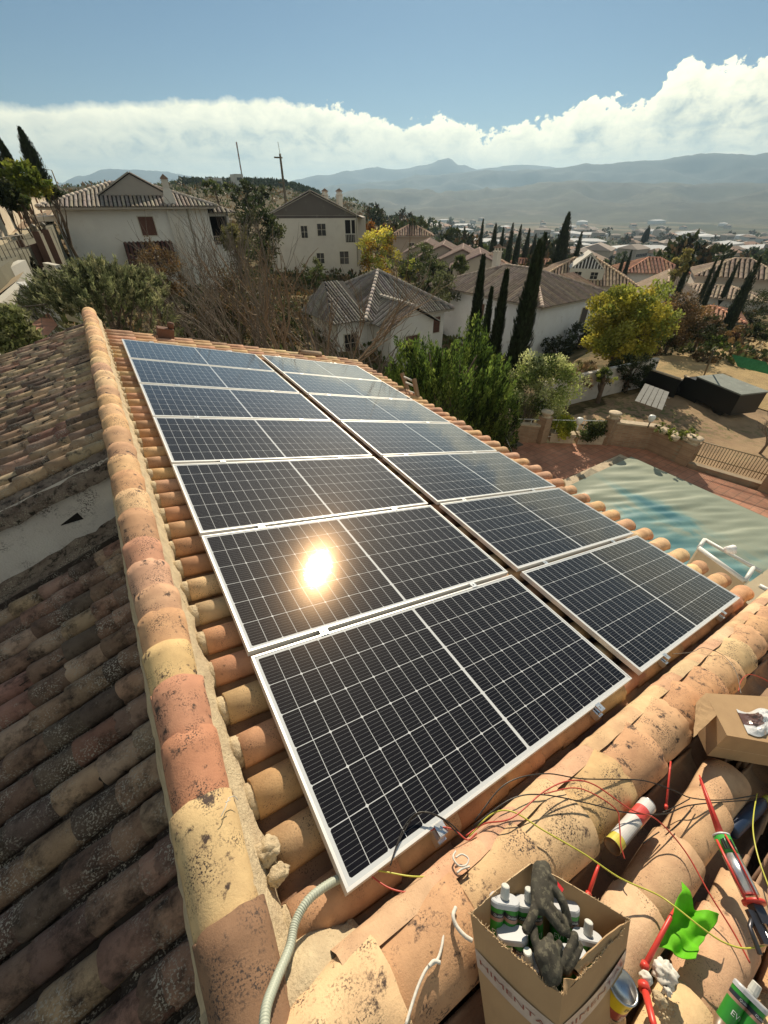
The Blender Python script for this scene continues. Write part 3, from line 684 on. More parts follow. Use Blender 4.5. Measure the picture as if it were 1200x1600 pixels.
def house_hip(name, label, cx, cy_, yaw, w_, d, zb, ze, rise, wall, roofc, ridge=None, over=.45, pitch=.26, group=None, gable=False, hips=True, seglen=1.1, cat='house'):
    """w_ along local x, d along local y; front is local -y; returns (thing, matrix of the front plane)"""
    M0 = Matrix.Translation((cx, cy_, 0)) @ Matrix.Rotation(R_(yaw), 4, 'Z')
    t = thing(name, label, cat, (cx, cy_, zb), group)
    m = MB(); X, Y = w_ / 2, d / 2
    if not gable:
        m.box(-X, X, -Y, Y, zb - 1.5, ze - .02, wall, M0)
    else:
        zt = ze + rise
        m.add([(-X, -Y, zb - 1.5), (X, -Y, zb - 1.5), (X, -Y, ze), (0, -Y, zt - .08), (-X, -Y, ze), (-X, Y, zb - 1.5), (X, Y, zb - 1.5), (X, Y, ze), (0, Y, zt - .08), (-X, Y, ze)],
              [(0, 1, 2, 3, 4), (9, 8, 7, 6, 5), (0, 5, 6, 1), (1, 6, 7, 2), (0, 4, 9, 5)], wall, False, M0)
    m.build('wall', M_wall, t)
    SEGL[0] = seglen
    r = MB(); h = MB(); o = over; T = lambda x, y, z: M0 @ Vector((x, y, z)); drop = rise * o / (X if gable else min(X, Y))
    if gable:
        a, b = T(-X - o, -Y - .3, ze - drop), T(-X - o, Y + .3, ze - drop); c, d_ = T(0, Y + .3, ze + rise), T(0, -Y - .3, ze + rise)
        slope_tiles(r, b, a, d_, c, pitch, roofc)
        a2, b2 = T(X + o, -Y - .3, ze - drop), T(X + o, Y + .3, ze - drop)
        slope_tiles(r, a2, b2, c, d_, pitch, roofc)
        if hips: hipcaps(h, [(d_, c)], .13, roofc[0])
    else:
        rl = ridge if ridge is not None else abs(X - Y)
        if isinstance(rl, tuple): e0, e1 = (rl[0], 0), (rl[1], 0)
        elif X >= Y: e0, e1 = (-rl, 0), (rl, 0)
        else: e0, e1 = (0, -rl), (0, rl)
        zt = ze + rise; c = [T(-X - o, -Y - o, ze - drop), T(X + o, -Y - o, ze - drop), T(X + o, Y + o, ze - drop), T(-X - o, Y + o, ze - drop)]
        if X >= Y:
            L_, R__ = T(e0[0], 0, zt), T(e1[0], 0, zt)
            slope_tiles(r, c[0], c[1], R__, L_, pitch, roofc); slope_tiles(r, c[2], c[3], L_, R__, pitch, roofc)
            slope_tiles(r, c[1], c[2], R__, R__, pitch, roofc); slope_tiles(r, c[3], c[0], L_, L_, pitch, roofc)
            ed = [(c[0], L_), (c[3], L_), (c[1], R__), (c[2], R__), (L_, R__)]
        else:
            F, B_ = T(0, e0[1], zt), T(0, e1[1], zt)
            slope_tiles(r, c[1], c[2], B_, F, pitch, roofc); slope_tiles(r, c[3], c[0], F, B_, pitch, roofc)
            slope_tiles(r, c[0], c[1], F, F, pitch, roofc); slope_tiles(r, c[2], c[3], B_, B_, pitch, roofc)
            ed = [(c[0], F), (c[1], F), (c[2], B_), (c[3], B_), (F, B_)]
        if hips: hipcaps(h, [(a + Vector((0, 0, .05)), b + Vector((0, 0, .05))) for a, b in ed if (a - b).length > .2], .13, tuple(min(1, q * 1.9) for q in roofc[0]))
        sf = MB(); sf.box(-X - o + .03, X + o - .03, -Y - o + .03, Y + o - .03, ze - drop - .16, ze - drop - .015, (.45, .40, .34), M0); sf.build('eaves', M_wall, t)
    SEGL[0] = 1.1
    ro = r.build('roof', M_roof, t)
    if h.v: h.build('hip_cap', M_roof, ro)
    return t, M0 @ Matrix.Translation((0, -Y, 0)), M0
def chimney(parent, x, y, z0, z1, s=.3, col=(.70, .66, .58)):
    m = MB(); m.box(x - s, x + s, y - s, y + s, z0, z1 - .5, col); m.box(x - s - .06, x + s + .06, y - s - .06, y + s + .06, z1 - .5, z1 - .42, col)
    for a in (-1, 1):
        for b in (-1, 1): m.box(x + a * (s - .1) - .06, x + a * (s - .1) + .06, y + b * (s - .1) - .06, y + b * (s - .1) + .06, z1 - .419, z1 - .12, col)
    m.box(x - s - .05, x + s + .05, y - s - .05, y + s + .05, z1 - .119, z1 - .06, (.35, .22, .15))
    e = z1 - .06
    m.add([(x - s, y - s, e), (x + s, y - s, e), (x + s, y + s, e), (x - s, y + s, e), (x, y, e + .28)], [(0, 1, 4), (1, 2, 4), (2, 3, 4), (3, 0, 4), (3, 2, 1, 0)], (.25, .17, .12))
    return m.build('chimney', M_wall, parent)
ROOFG = [(.27, .24, .21), (.33, .30, .26), (.24, .21, .18), (.30, .25, .21)]
ROOFB = [(.32, .21, .15), (.36, .25, .18), (.28, .18, .13), (.38, .28, .21)]
ROOFR = [(.42, .20, .13), (.46, .24, .15), (.38, .19, .13)]
WHT = (.80, .79, .76)
# H1: the wide white house on the left
yaw = -7
h1, F1, M1 = house_hip('white_house', 'wide white house on the left with a grey tiled hip roof, brown shutter and lean-to', 5.35, 50.6, yaw, 11.6, 9.0, -4.4, 1.6, 1.35, WHT, ROOFG, pitch=.30, over=.8)
window(h1, F1, .65, -.62, 1.15, 1.3, shut=M_shut)
window(h1, F1, -1.2, -3.9, .9, 1.0)
m = MB()                                 # plastered attic gable standing on the roof
m.add([(-2.2, 1.5, 2.1), (3.0, 1.5, 2.1), (.4, 1.5, 3.5), (-2.2, 6, 2.1), (3.0, 6, 2.1), (.4, 6, 3.5)], [(0, 1, 2), (5, 4, 3), (0, 2, 5, 3), (1, 4, 5, 2)], (.36, .33, .30), False, F1)
m.build('attic_gable', M_wall, h1)
m = MB(); T = lambda x, y, z: F1 @ Vector((x, y, z))
slope_tiles(m, T(-2.5, 6.2, 2.0), T(-2.5, 1.35, 2.0), T(.4, 1.35, 3.56), T(.4, 6.2, 3.56), .36, ROOFG); slope_tiles(m, T(3.3, 1.35, 2.0), T(3.3, 6.2, 2.0), T(.4, 6.2, 3.56), T(.4, 1.35, 3.56), .36, ROOFG)
m.build('attic_roof', M_roof, h1)
m = MB(); m.box(2.45, 3.35, -.32, -.002, -4.6, 1.9, (.66, .63, .58), F1); m.add([(2.45, -.32, 1.9), (3.35, -.32, 1.9), (3.35, -.002, 1.9), (2.45, -.002, 1.9), (2.65, -.25, 2.6), (3.15, -.25, 2.6), (3.15, -.05, 2.6), (2.65, -.05, 2.6)], [(0, 1, 5, 4), (1, 2, 6, 5), (2, 3, 7, 6), (3, 0, 4, 7)], (.66, .63, .58), False, F1)
m.box(2.65, 3.15, -.26, -.04, 2.6, 3.15, (.62, .58, .52), F1); ch = m.build('chimney', M_wall, h1)
m = MB(); m.box(2.60, 3.20, -.30, 0, 3.15, 3.22, (.3, .2, .15), F1); m.add([(2.6, -.3, 3.22), (3.2, -.3, 3.22), (3.2, 0, 3.22), (2.6, 0, 3.22), (2.9, -.15, 3.5)], [(0, 1, 4), (1, 2, 4), (2, 3, 4), (3, 0, 4)], (.22, .15, .11), False, F1); m.build('chimney_cap', M_wall, ch)
m = MB(); slope_tiles(m, T(-1.6, -2.2, -2.6), T(2.2, -2.2, -2.6), T(2.2, -.33, -1.05), T(-1.6, -.33, -1.05), .3, [(.085, .035, .03), (.07, .03, .028)])
lt = m.build('lean_to_roof', M_roof, h1)
m = MB()
for x in (-1.4, 2.0): m.box(x - .06, x + .06, -2.1, -1.98, -4.6, -2.8, (.08, .05, .04), F1)
m.build('lean_to_post', M_wall, h1)
m = MB(); X0 = 5.8                       # porch wing on the right with a balcony
m.box(X0 + .01, X0 + 1.9, 1.6, 6, -4.6, -1.6, WHT, F1); m.box(X0 + 1.7, X0 + 1.9, 1.6, 6, -1.6, .9, WHT, F1); m.box(X0 + .01, X0 + .3, 3.2, 6, -1.6, .9, WHT, F1); m.box(X0 + .01, X0 + 1.9, 1.6, 1.8, .6, .9, WHT, F1); m.build('porch_wing', M_wall, h1)
m = MB(); m.box(X0 + .3, X0 + 1.7, 3.2, 3.3, -1.6, .6, (.03, .03, .03), F1); m.build('porch_opening', M_dark, h1)
m = MB()
for i in range(9): m.lathe([(.03, 0), (.05, .1), (.09, .25), (.04, .5), (.05, .62)], F1 @ Matrix.Translation((X0 + .12 + i * .2, 1.7, -1.6)), 7, (.45, .38, .32))
m.box(X0 + .01, X0 + 1.7, 1.62, 1.78, -.98, -.88, (.45, .38, .32), F1); m.build('balcony_railing', M_wall, h1)
m = MB(); c = [T(X0 - .3, 1.0, .95), T(X0 + 2.4, 1.0, .95), T(X0 + 2.4, 8, .95), T(X0 - .3, 4.2, 1.9)]
slope_tiles(m, T(X0 - 1.8, .9, .85), T(X0 + 2.5, .9, .85), T(X0 - .6, 4.6, 1.95), T(X0 - 1.8, 4.6, 1.95), .36, ROOFG); slope_tiles(m, T(X0 + 2.5, .9, .85), T(X0 + 2.5, 8.5, .85), T(X0 - .6, 8.5, 1.95), T(X0 - .6, 4.6, 1.95), .36, ROOFG)
m.build('porch_roof', M_roof, h1)
m = MB(); X0 = -5.8                      # white posts and arch at the left end
for y in (.3, 2.6, 4.9): m.box(X0 - 1.5, X0 - 1.25, y, y + .28, -4.6, .9, WHT, F1)
m.box(X0 - 1.5, X0, .3, 5.18, .45, .75, WHT, F1); m.build('side_arcade', M_wall, h1)
m = MB(); m.box(X0 - .06, X0 - .005, .8, 4.8, -4.4, .3, (.03, .03, .03), F1); m.build('side_opening', M_dark, h1)
# H2: square house with the grey gable
h2, F2, M2 = house_hip('gabled_house', 'cream two storey house with a broad grey gable, two chimneys and an open balcony', 26.6, 59.0, -24, 10.9, 9.5, -5.0, .25, 2.35, (.62, .58, .52), ROOFG, gable=True, pitch=.36, over=.7)
m = MB(); m.add([(-5.0, -.015, .32), (5.0, -.015, .32), (0, -.015, 2.42)], [(0, 1, 2)], (.13, .115, .105), False, F2)
m.add([(-5.44, -.012, .05), (5.44, -.012, .05), (5.44, -.012, .3), (-5.44, -.012, .3)], [(0, 1, 2, 3)], (.10, .085, .08), False, F2); m.build('gable_plaster', M_wall, h2)
for x, z, a, b in ((-4.1, -1.9, .7, 1.3), (-1.1, -1.9, .75, 1.2), (1.0, -1.7, 1.0, 1.2), (3.6, -4.7, 1.1, 1.35), (0.6, -4.6, .9, 1.1)): window(h2, F2, x, z, a, b, shut=M_shut if z < -4.65 and x < 1 else None)
m = MB(); m.box(3.9, 5.1, -.012, .04, -2.4, -.15, (0, 0, 0), F2); m.build('balcony_opening', M_dark, h2)
m = MB()
for i in range(6): m.box(4.0 + i * .2, 4.05 + i * .2, -.05, -.014, -2.35, -1.6, (.5, .48, .45), F2)
m.box(3.9, 5.1, -.06, -.012, -1.6, -1.5, (.5, .48, .45), F2); m.box(4.55, 4.68, -.03, -.013, -1.5, -.15, (.62, .58, .52), F2); m.build('balcony_railing', M_wall, h2)
p = M2 @ Vector((1.9, 1, 0)); chimney(h2, p.x, p.y, 1.4, 2.75); p = M2 @ Vector((3.7, .5, 0)); chimney(h2, p.x, p.y, .6, 2.75)
m = MB(); m.box(5.44, 6.6, 1.5, 8.5, -5.6, .1, (.55, .50, .45), M2 @ Matrix.Translation((0, -4.75, 0))); m.build('side_wing', M_wall, h2)
for hh_, FF, xx, z0, z1 in ((h1, F1, 4.1, -4.4, 1.2), (h1, F1, -5.6, -4.4, 1.2), (h2, F2, -5.2, -5.0, .1), (h2, F2, 5.3, -5.0, .1)):
    m = MB(); m.tube([FF @ Vector((xx, -.09, z0)), FF @ Vector((xx, -.09, z1)), FF @ Vector((xx, -.5, z1 + .2))], .055, 6, (.45, .42, .37)); m.build('downpipe', M_wall, hh_)
# H3: white bungalow with the dark patterned roof
h3, F3, M3 = house_hip('dark_roofed_house', 'white house just below with dark lichen striped hip roof and a small front gable', 20.0, 32.2, 0, 7.4, 9.0, -8.6, -4.9, 2.1, (.80, .78, .75), [(.20, .18, .165), (.30, .275, .25), (.14, .125, .11), (.24, .22, .195)], ridge=(-3.3, 1.6), pitch=.23, over=.55, seglen=.5)
m = MB(); m.box(-6.3, -3.72, .02, 4.2, -10, -5.05, (.80, .78, .75), F3); m.build('left_wing', M_wall, h3)
m = MB(); SEGL[0] = .5; T = lambda x, y, z: F3 @ Vector((x, y, z)); slope_tiles(m, T(-6.8, -.5, -5.12), T(-3.9, -.5, -5.12), T(-3.4, 4.2, -3.2), T(-5.0, 4.2, -3.2), .23, [(.20, .18, .165), (.30, .275, .25), (.14, .125, .11)]); slope_tiles(m, T(-6.8, 5, -5.12), T(-6.8, -.5, -5.12), T(-5.0, 4.2, -3.2), T(-5.0, 4.4, -3.2), .23, [(.20, .18, .165), (.30, .275, .25)]); SEGL[0] = 1.1
m.build('left_wing_roof', M_roof, h3)
window(h3, F3, -5.2, -7.3, 1.05, 1.25); window(h3, F3, 2.8, -7.0, .9, 1.2, shut=M_shut)
F3 = F3 @ Matrix.Translation((-1.4, 0, 0))
t3 = [(.20, .18, .165), (.30, .275, .25), (.14, .125, .11)]
m = MB(); m.add([(-1.9, -2.6, -10), (1.9, -2.6, -10), (1.9, -2.6, -5.25), (0, -2.6, -4.3), (-1.9, -2.6, -5.25), (-1.9, 0, -10), (1.9, 0, -10), (1.9, 0, -5.25), (0, 0, -4.3), (-1.9, 0, -5.25)], [(0, 1, 2, 3, 4), (0, 4, 9, 5), (1, 6, 7, 2)], (.80, .78, .75), False, F3)
m.build('front_gable_wing', M_wall, h3)
m = MB(); T = lambda x, y, z: F3 @ Vector((x, y, z))
slope_tiles(m, T(-2.3, 3, -5.4), T(-2.3, -2.9, -5.4), T(0, -2.9, -4.15), T(0, 3, -4.15), .27, t3); slope_tiles(m, T(2.3, -2.9, -5.4), T(2.3, 3, -5.4), T(0, 3, -4.15), T(0, -2.9, -4.15), .27, t3)
hipcaps(m, [(T(0, -2.9, -4.1), T(0, 2.2, -4.1))], .14, (.5, .46, .4)); m.build('front_gable_roof', M_roof, h3)
window(h3, F3 @ Matrix.Translation((0, -2.6, 0)), 0, -7.7, 1.2, 1.6, shut=M_shut)
# H4: white house behind the cypresses
h4, F4, M4 = house_hip('cypress_house', 'white house behind the tall cypresses with brown roof and one shuttered window', 34.9, 30.4, 4, 9.6, 13, -9.7, -5.0, 1.7, (.84, .85, .87), [(.25, .20, .165), (.29, .235, .19), (.21, .17, .14)], pitch=.3, over=.45)
window(h4, F4, 2.1, -7.35, 1.0, 1.35, shut=mat('grey_shutter', (.10, .085, .075), rough=.7, var=.1)); window(h4, F4, 4.0, -9.3, .8, 1.2, shut=M_dark)
SL = M4 @ Matrix.Translation((-4.8, 0, 0)) @ Matrix.Rotation(R_(-90), 4, 'Z')
window(h4, SL, -4.6, -7.2, .9, 1.3, shut=M_shut); window(h4, SL, 0, -7.2, .9, 1.3, shut=M_shut)
m = MB(); m.box(4.81, 7.2, 2.5, 8, -10.6, -5.2, (.72, .70, .52), F4); m.build('side_wing', M_wall, h4)
m = MB(); T = lambda x, y, z: F4 @ Vector((x, y, z)); slope_tiles(m, T(4.6, 2.1, -5.25), T(7.7, 2.1, -5.25), T(7.7, 5.5, -4.2), T(4.6, 5.5, -4.2), .3, ROOFB); m.build('side_wing_roof', M_roof, h4)
p = M4 @ Vector((1.2, 4, 0)); chimney(h4, p.x, p.y, -4, -1.9)
# H5: the stepped row with brown roofs
h5, F5, M5 = house_hip('tower_house', 'small square house with a pyramid roof above the brown terraced row', 60.5, 84, -35, 8, 7, -9.5, -3.9, 1.5, (.42, .34, .28), ROOFB, pitch=.5, over=.5)
window(h5, F5, 0, -6.5, 1.2, 1.2)
for i, (px, py, D) in enumerate(((668, 389, 82), (693, 394, 76), (722, 401, 70), (748, 409, 64))):
    c = at(px, py, D + 5); zb = gz(c.x, c.y); z = c.z
    t, F, M_ = house_hip('terraced_house', ['first house of the brown terraced row, beside the square tower house', 'second house of the brown terraced row, counted from the tower house', 'third house of the brown terraced row, counted from the tower house', 'last and lowest house of the brown terraced row, beside the dark cypresses'][i], c.x, c.y, -42, 7.0, 9.0, zb, z - .2, 1.5, (.46, .40, .34), [(.30, .21, .18), (.34, .24, .20), (.27, .19, .16)], gable=True, pitch=.5, group='terraced houses with brown roofs')
    window(t, F, -1.5, z - 2.9, 1.0, 1.9); window(t, F, 1.3, z - 2.6, 1.2, 1.2)
# more houses on the right
h6, F6, M6 = house_hip('dormer_house', 'tan roofed house with a white striped gable dormer behind the yellow tree', 60.2, 41.0, -48, 13, 10, -12.5, -7.2, 2.4, (.66, .62, .54), [(.40, .29, .20), (.44, .33, .24), (.36, .26, .18)], pitch=.42)
m = MB(); DM = F6 @ Matrix.Translation((.0, .6, 0)); m.add([(-2.2, 0, -6.9), (2.2, 0, -6.9), (2.2, 0, -5.6), (0, 0, -3.7), (-2.2, 0, -5.6), (-2.2, 4, -5.6), (2.2, 4, -5.6), (0, 4, -3.7)], [(0, 1, 2, 3, 4), (4, 3, 7, 5), (3, 2, 6, 7)], (.60, .57, .50), False, DM)
do = m.build('dormer', M_wall, h6)
m = MB()
for i in range(9):
    x = -1.6 + i * .4; zt = -5.6 + (1 - abs(x) / 2.0) * 1.5
    m.box(x - .07, x + .07, -.05, -.01, -5.55, zt, (.8, .8, .8), DM)
m.build('striped_screen', M_wall, do)
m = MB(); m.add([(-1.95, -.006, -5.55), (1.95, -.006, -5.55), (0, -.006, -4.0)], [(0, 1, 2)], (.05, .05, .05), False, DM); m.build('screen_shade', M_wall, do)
window(do, DM, -1.05, -6.75, .9, .8); window(do, DM, 1.05, -6.75, .9, .8)
h7, F7, M7 = house_hip('gable_end_house', 'house with a tall plain white gable end and tan roof, right of the yellow tree', 63.5, 30.5, -62, 9, 12, -13, -8.6, 2.6, (.68, .67, .68), [(.40, .30, .21), (.43, .33, .24)], gable=True, pitch=.42)
h8, F8, M8 = house_hip('pink_house', 'small pink walled house with an orange roof beside the white gable end', 57.2, 21.6, -62, 5.5, 5, -11.5, -8.3, .7, (.60, .44, .36), ROOFR, pitch=.42)
window(h8, F8, -.2, -10.1, 1.5, 1.2)
h9, F9, M9 = house_hip('two_storey_white_house', 'pale two storey house with a flat tan roof beyond the pink house', 78, 30.5, -66, 12, 8, -15, -9.2, .9, (.62, .60, .56), [(.40, .31, .22), (.43, .33, .24)], pitch=.5)
window(h9, F9, 3.6, -11.6, 1.5, 1.3); window(h9, F9, 1.0, -11.6, 1.3, 1.2); window(h9, F9, 3.4, -14.3, 1.5, 1.2)
h10, F10, M10 = house_hip('orange_roofed_house', 'house with a broad orange red roof behind the dark roofed cypress house', 76, 63, -50, 15, 9, -14, -9.4, 1.8, (.60, .55, .48), ROOFR, pitch=.5)
h11, F11, M11 = house_hip('tan_roofed_house', 'low tan roofed house behind the grey hip roof of the cypress house', 50, 48, -46, 9, 8, -12.5, -6.9, 1.8, (.60, .56, .50), ROOFB, pitch=.45)
p = M11 @ Vector((-1, -1, 0)); chimney(h11, p.x, p.y, -6, -4.2, .5)
# generic town houses, one prototype of each kind then copies
protos = []
for k, (wc, rc) in enumerate((((.66, .63, .58), ROOFB), ((.70, .68, .66), ROOFR), ((.55, .48, .40), [(.38, .29, .21), (.34, .25, .19)]))):
    px, py, D = ((820, 425, 128), (1010, 437, 105), (1130, 470, 92))[k]; c = G(px, py, D)
    t, F, M_ = house_hip('town_house', 'x', c.x, c.y, -30 - 15 * k, 11, 9, c.z, c.z + 4.6, 1.9, wc, rc, pitch=.6, group='houses of the town below')
    for x in (-3.2, 0, 3.2): window(t, F, x, c.z + 1.6, 1.1, 1.2)
    t['label'] = ['brown roofed house in the town below, behind the tall dark cedar', 'red roofed white house in the town behind the striped dormer', 'tan walled house in the town above the dark hedge on the right'][k]
    protos.append((t, c))
spots = [(880, 431, 120), (905, 424, 140), (935, 418, 150), (965, 412, 160), (1050, 428, 125), (1090, 436, 112), (1160, 440, 118), (1190, 452, 100), (1000, 420, 150), (1040, 411, 170), (1085, 415, 165), (1135, 420, 160), (1180, 420, 150), (850, 412, 160), (790, 415, 170), (925, 405, 190), (975, 403, 200), (1025, 401, 205), (1075, 402, 200), (1120, 406, 195), (1165, 408, 190), (735, 400, 190), (760, 405, 180), (690, 376, 210), (640, 366, 190), (1195, 430, 130), (870, 402, 200), (820, 400, 210)]
for i, (px, py, D) in enumerate(spots):
    src, c0 = protos[i % 3]; c = G(px, py, D); yaw = random.uniform(-50, 50); s = random.uniform(.7, 1.05)
    lab = 'house with a tiled roof among the crowded roofs of the town below'
    Mx = Matrix.Translation(c) @ Matrix.Rotation(R_(yaw), 4, 'Z') @ Matrix.Scale(s, 4)
    copy_thing(src, M=Mx, label=lab)
# pale buildings far down in the valley, each a few pixels
def far_proto(k):
    m = MB(); wl = [(.62, .60, .56), (.55, .47, .38), (.70, .70, .70), (.45, .40, .34)][k]; rf = [(.34, .24, .18), (.42, .25, .18), (.62, .63, .64), (.36, .30, .26)][k]
    X, Y, Z = [(4.5, 3.8, 4), (5, 4, 5), (15, 8, 5), (6, 5, 7)][k]; h = [1.8, 1.8, 1.6, 2.0][k]
    m.box(-X, X, -Y, Y, -3, Z, wl); m.add([(-X - .4, -Y - .4, Z + .01), (X + .4, -Y - .4, Z + .01), (X + .4, Y + .4, Z + .01), (-X - .4, Y + .4, Z + .01), (-X * .6, 0, Z + h), (X * .6, 0, Z + h)], [(0, 1, 5, 4), (2, 3, 4, 5), (1, 2, 5), (3, 0, 4)], rf)
    for i in range(-3, 4): m.box(i * X / 4 - .6, i * X / 4 + .6, -Y - .03, -Y, Z * .5, Z * .5 + 1.4, (.06, .06, .07))
    return m
fp = []
rnd = random.Random(5)
for k in range(4): fp.append(None)
cnt = 0
while cnt < 290:
    a = rnd.uniform(33, 80); D = 220 * (2300 / 220) ** (rnd.random() ** .85)
    if a < 42 and D < 500: continue
    if D > 1300 and rnd.random() < .45: continue
    x, y = CAM.x + D * math.sin(R_(a)), CAM.y + D * math.cos(R_(a))
    dn = noise.noise(Vector((x, y, 0)) * .004)
    if dn < -.12 and rnd.random() < .8: continue
    k = rnd.choice([0, 1, 0, 3, 0, 1, 3, 2 if D > 420 else 1]); z = gz(x, y)
    lab = ['brown roofed house far down in the hazy valley town', 'orange roofed house far down in the hazy valley town', 'long white roofed warehouse in the hazy valley', 'blocky tan building far down in the hazy valley town'][k]
    if fp[k] is None:
        o = far_proto(k).build(['far_house', 'far_house', 'warehouse', 'far_building'][k], M_wall); fp[k] = o
    else: o = fp[k].copy(); COL.objects.link(o)
    s = rnd.uniform(.75, 1.3) * (1 + D / 2500); o.location = (x, y, z); o.rotation_euler = (0, 0, rnd.uniform(-.5, .5) + .7 * (noise.noise(Vector((x, y, 9)) * .003))); o.scale = (s, s, s * .9)
    tag(o, lab, ['house', 'house', 'warehouse', 'building'][k], ['brown roofed valley houses', 'orange roofed valley houses', 'white valley warehouses', 'tan valley buildings'][k]); cnt += 1
# haze
mh = bpy.data.materials.new('haze'); mh.use_nodes = True; t_ = mh.node_tree; t_.nodes.clear()
pv = N(t_, 'ShaderNodeVolumePrincipled'); pv.inputs['Color'].default_value = (.50, .74, .98, 1); pv.inputs['Density'].default_value = 1.4e-4; pv.inputs['Anisotropy'].default_value = .25
t_.links.new(pv.outputs[0], N(t_, 'ShaderNodeOutputMaterial').inputs['Volume'])
m = MB(); m.box(-13000, 13000, -12500, 13500, -260, 620); hz = m.build('haze', mh); tag(hz, kind='stuff')
SC.cycles.volume_step_rate = 50
# ------------------------------------------------------------------ trees and shrubs
def leafmat(name, tr=.45, rough=.6): return mat(name, attr=True, rough=rough, var=.15, vscale=1.5, transl=tr, spec_level=.3)
M_leaf = leafmat('foliage', .45); M_needle = leafmat('dark_foliage', .22); M_bark = mat('bark', (.13, .095, .065), rough=.95, var=.35, vscale=5, bump=.8, bscale=30, bdist=.02)
M_twig = mat('bare_twigs', (.19, .16, .13), rough=.95, var=.3, vscale=2)
def leaf(mb, p, d, n, L, w_, col):
    """pointed leaf blade at p along d with width axis from n"""
    s = d.cross(n)
    if s.length < 1e-5: s = d.orthogonal()
    s.normalize(); a = p + d * L; m_ = p + d * (L * .5)
    b = len(mb.v); mb.v.extend(((p.x, p.y, p.z), (m_.x + s.x * w_, m_.y + s.y * w_, m_.z + s.z * w_), (a.x, a.y, a.z), (m_.x - s.x * w_, m_.y - s.y * w_, m_.z - s.z * w_)))
    mb.f.append((b, b + 1, b + 2, b + 3)); mb.c.append(col); mb.sm.append(False)
def rv(rn): 
    while True:
        v = Vector((rn.uniform(-1, 1), rn.uniform(-1, 1), rn.uniform(-1, 1)))
        if .01 < v.length < 1: return v.normalized()
def crown(c, rx, ry, rz, n, L, w_, cols, seed=1, clumps=40, up=.3, hollow=.45, ragged=.25, shape=None, cs=.28, droop=0.0, jitter=.25):
    rn = random.Random(seed); mb = MB(); cl = []
    for i in range(clumps):
        d = rv(rn); r = (hollow + (1 - hollow) * rn.random() ** .6) * rn.uniform(1 - ragged, 1 + ragged * .6)
        if shape: k = shape(d.z * r)
        else: k = 1
        cl.append((Vector((d.x * rx * r * k, d.y * ry * r * k, d.z * rz * r)), rn.choice(cols), rn.uniform(.55, 1.25), rn.uniform(.7, 1.3)))
    per = max(1, n // clumps); R = min(rx, rz)
    for p0, col, br, sz in cl:
        k = int(per * sz * sz)
        out = p0.normalized() if p0.length > .01 else Vector((0, 0, 1))
        for j in range(k):
            d = rv(rn); q = p0 + Vector((d.x, d.y, d.z * .8)) * (cs * R * sz * rn.random() ** .45)
            dd = (out * .5 + rv(rn) * .9 + Vector((0, 0, up - droop))).normalized(); b = br * rn.uniform(1 - jitter, 1 + jitter)
            leaf(mb, c + q, dd, rv(rn), L * rn.uniform(.6, 1.3), w_ * rn.uniform(.7, 1.2), (col[0] * b, col[1] * b, col[2] * b))
    return mb, [p[0] for p in cl]
def wood(mb, base, tips, r, rn, lean=.15):
    """trunk from base to the crown with limbs to some clumps"""
    base = Vector(base); top = sum((Vector(t) for t in tips), Vector()) / len(tips)
    pts = [base + Vector((0, 0, -.2))]; n = 6
    for i in range(1, n + 1):
        t = i / n; pts.append(base.lerp(top, t) + Vector((rn.uniform(-1, 1), rn.uniform(-1, 1), 0)) * lean * (top - base).length * .12)
    mb.tube(pts, [r * (1.25 - .75 * i / n) for i in range(n + 1)], 7)
    for t in rn.sample(tips, min(len(tips), 14)):
        s = pts[rn.randint(2, n)]; t = Vector(t); m_ = s.lerp(t, .5) + rv(rn) * (t - s).length * .12
        mb.tube([s, m_, t], [r * .42, r * .25, r * .08], 5)
def pxm(P): return (P - CAM).dot(RC.col[2]) / FPX
def tree(name, label, cat, px, py, D, hw, hh, n, L, w_, cols, seed, matl=None, group=None, depth=1.0, trunk=.12, base=None, **k):
    c = at(px, py, D); s = pxm(c); rx = hw * s; rz = hh * s / 1.15; zb = gz(c.x, c.y)
    zb = min(zb, c.z - rz * .6)
    rn = random.Random(seed * 7 + 1)
    t = thing(name, label, cat, (c.x, c.y, zb), group)
    mb, cl = crown(c, rx, rx * depth, rz, n, L, w_, cols, seed, **k)
    mb.build('crown', matl or M_leaf, t)
    wb = MB(); wood(wb, (c.x, c.y, zb), [c + p * .85 for p in cl], trunk, rn); wb.build('trunk', M_bark, t)
    return t
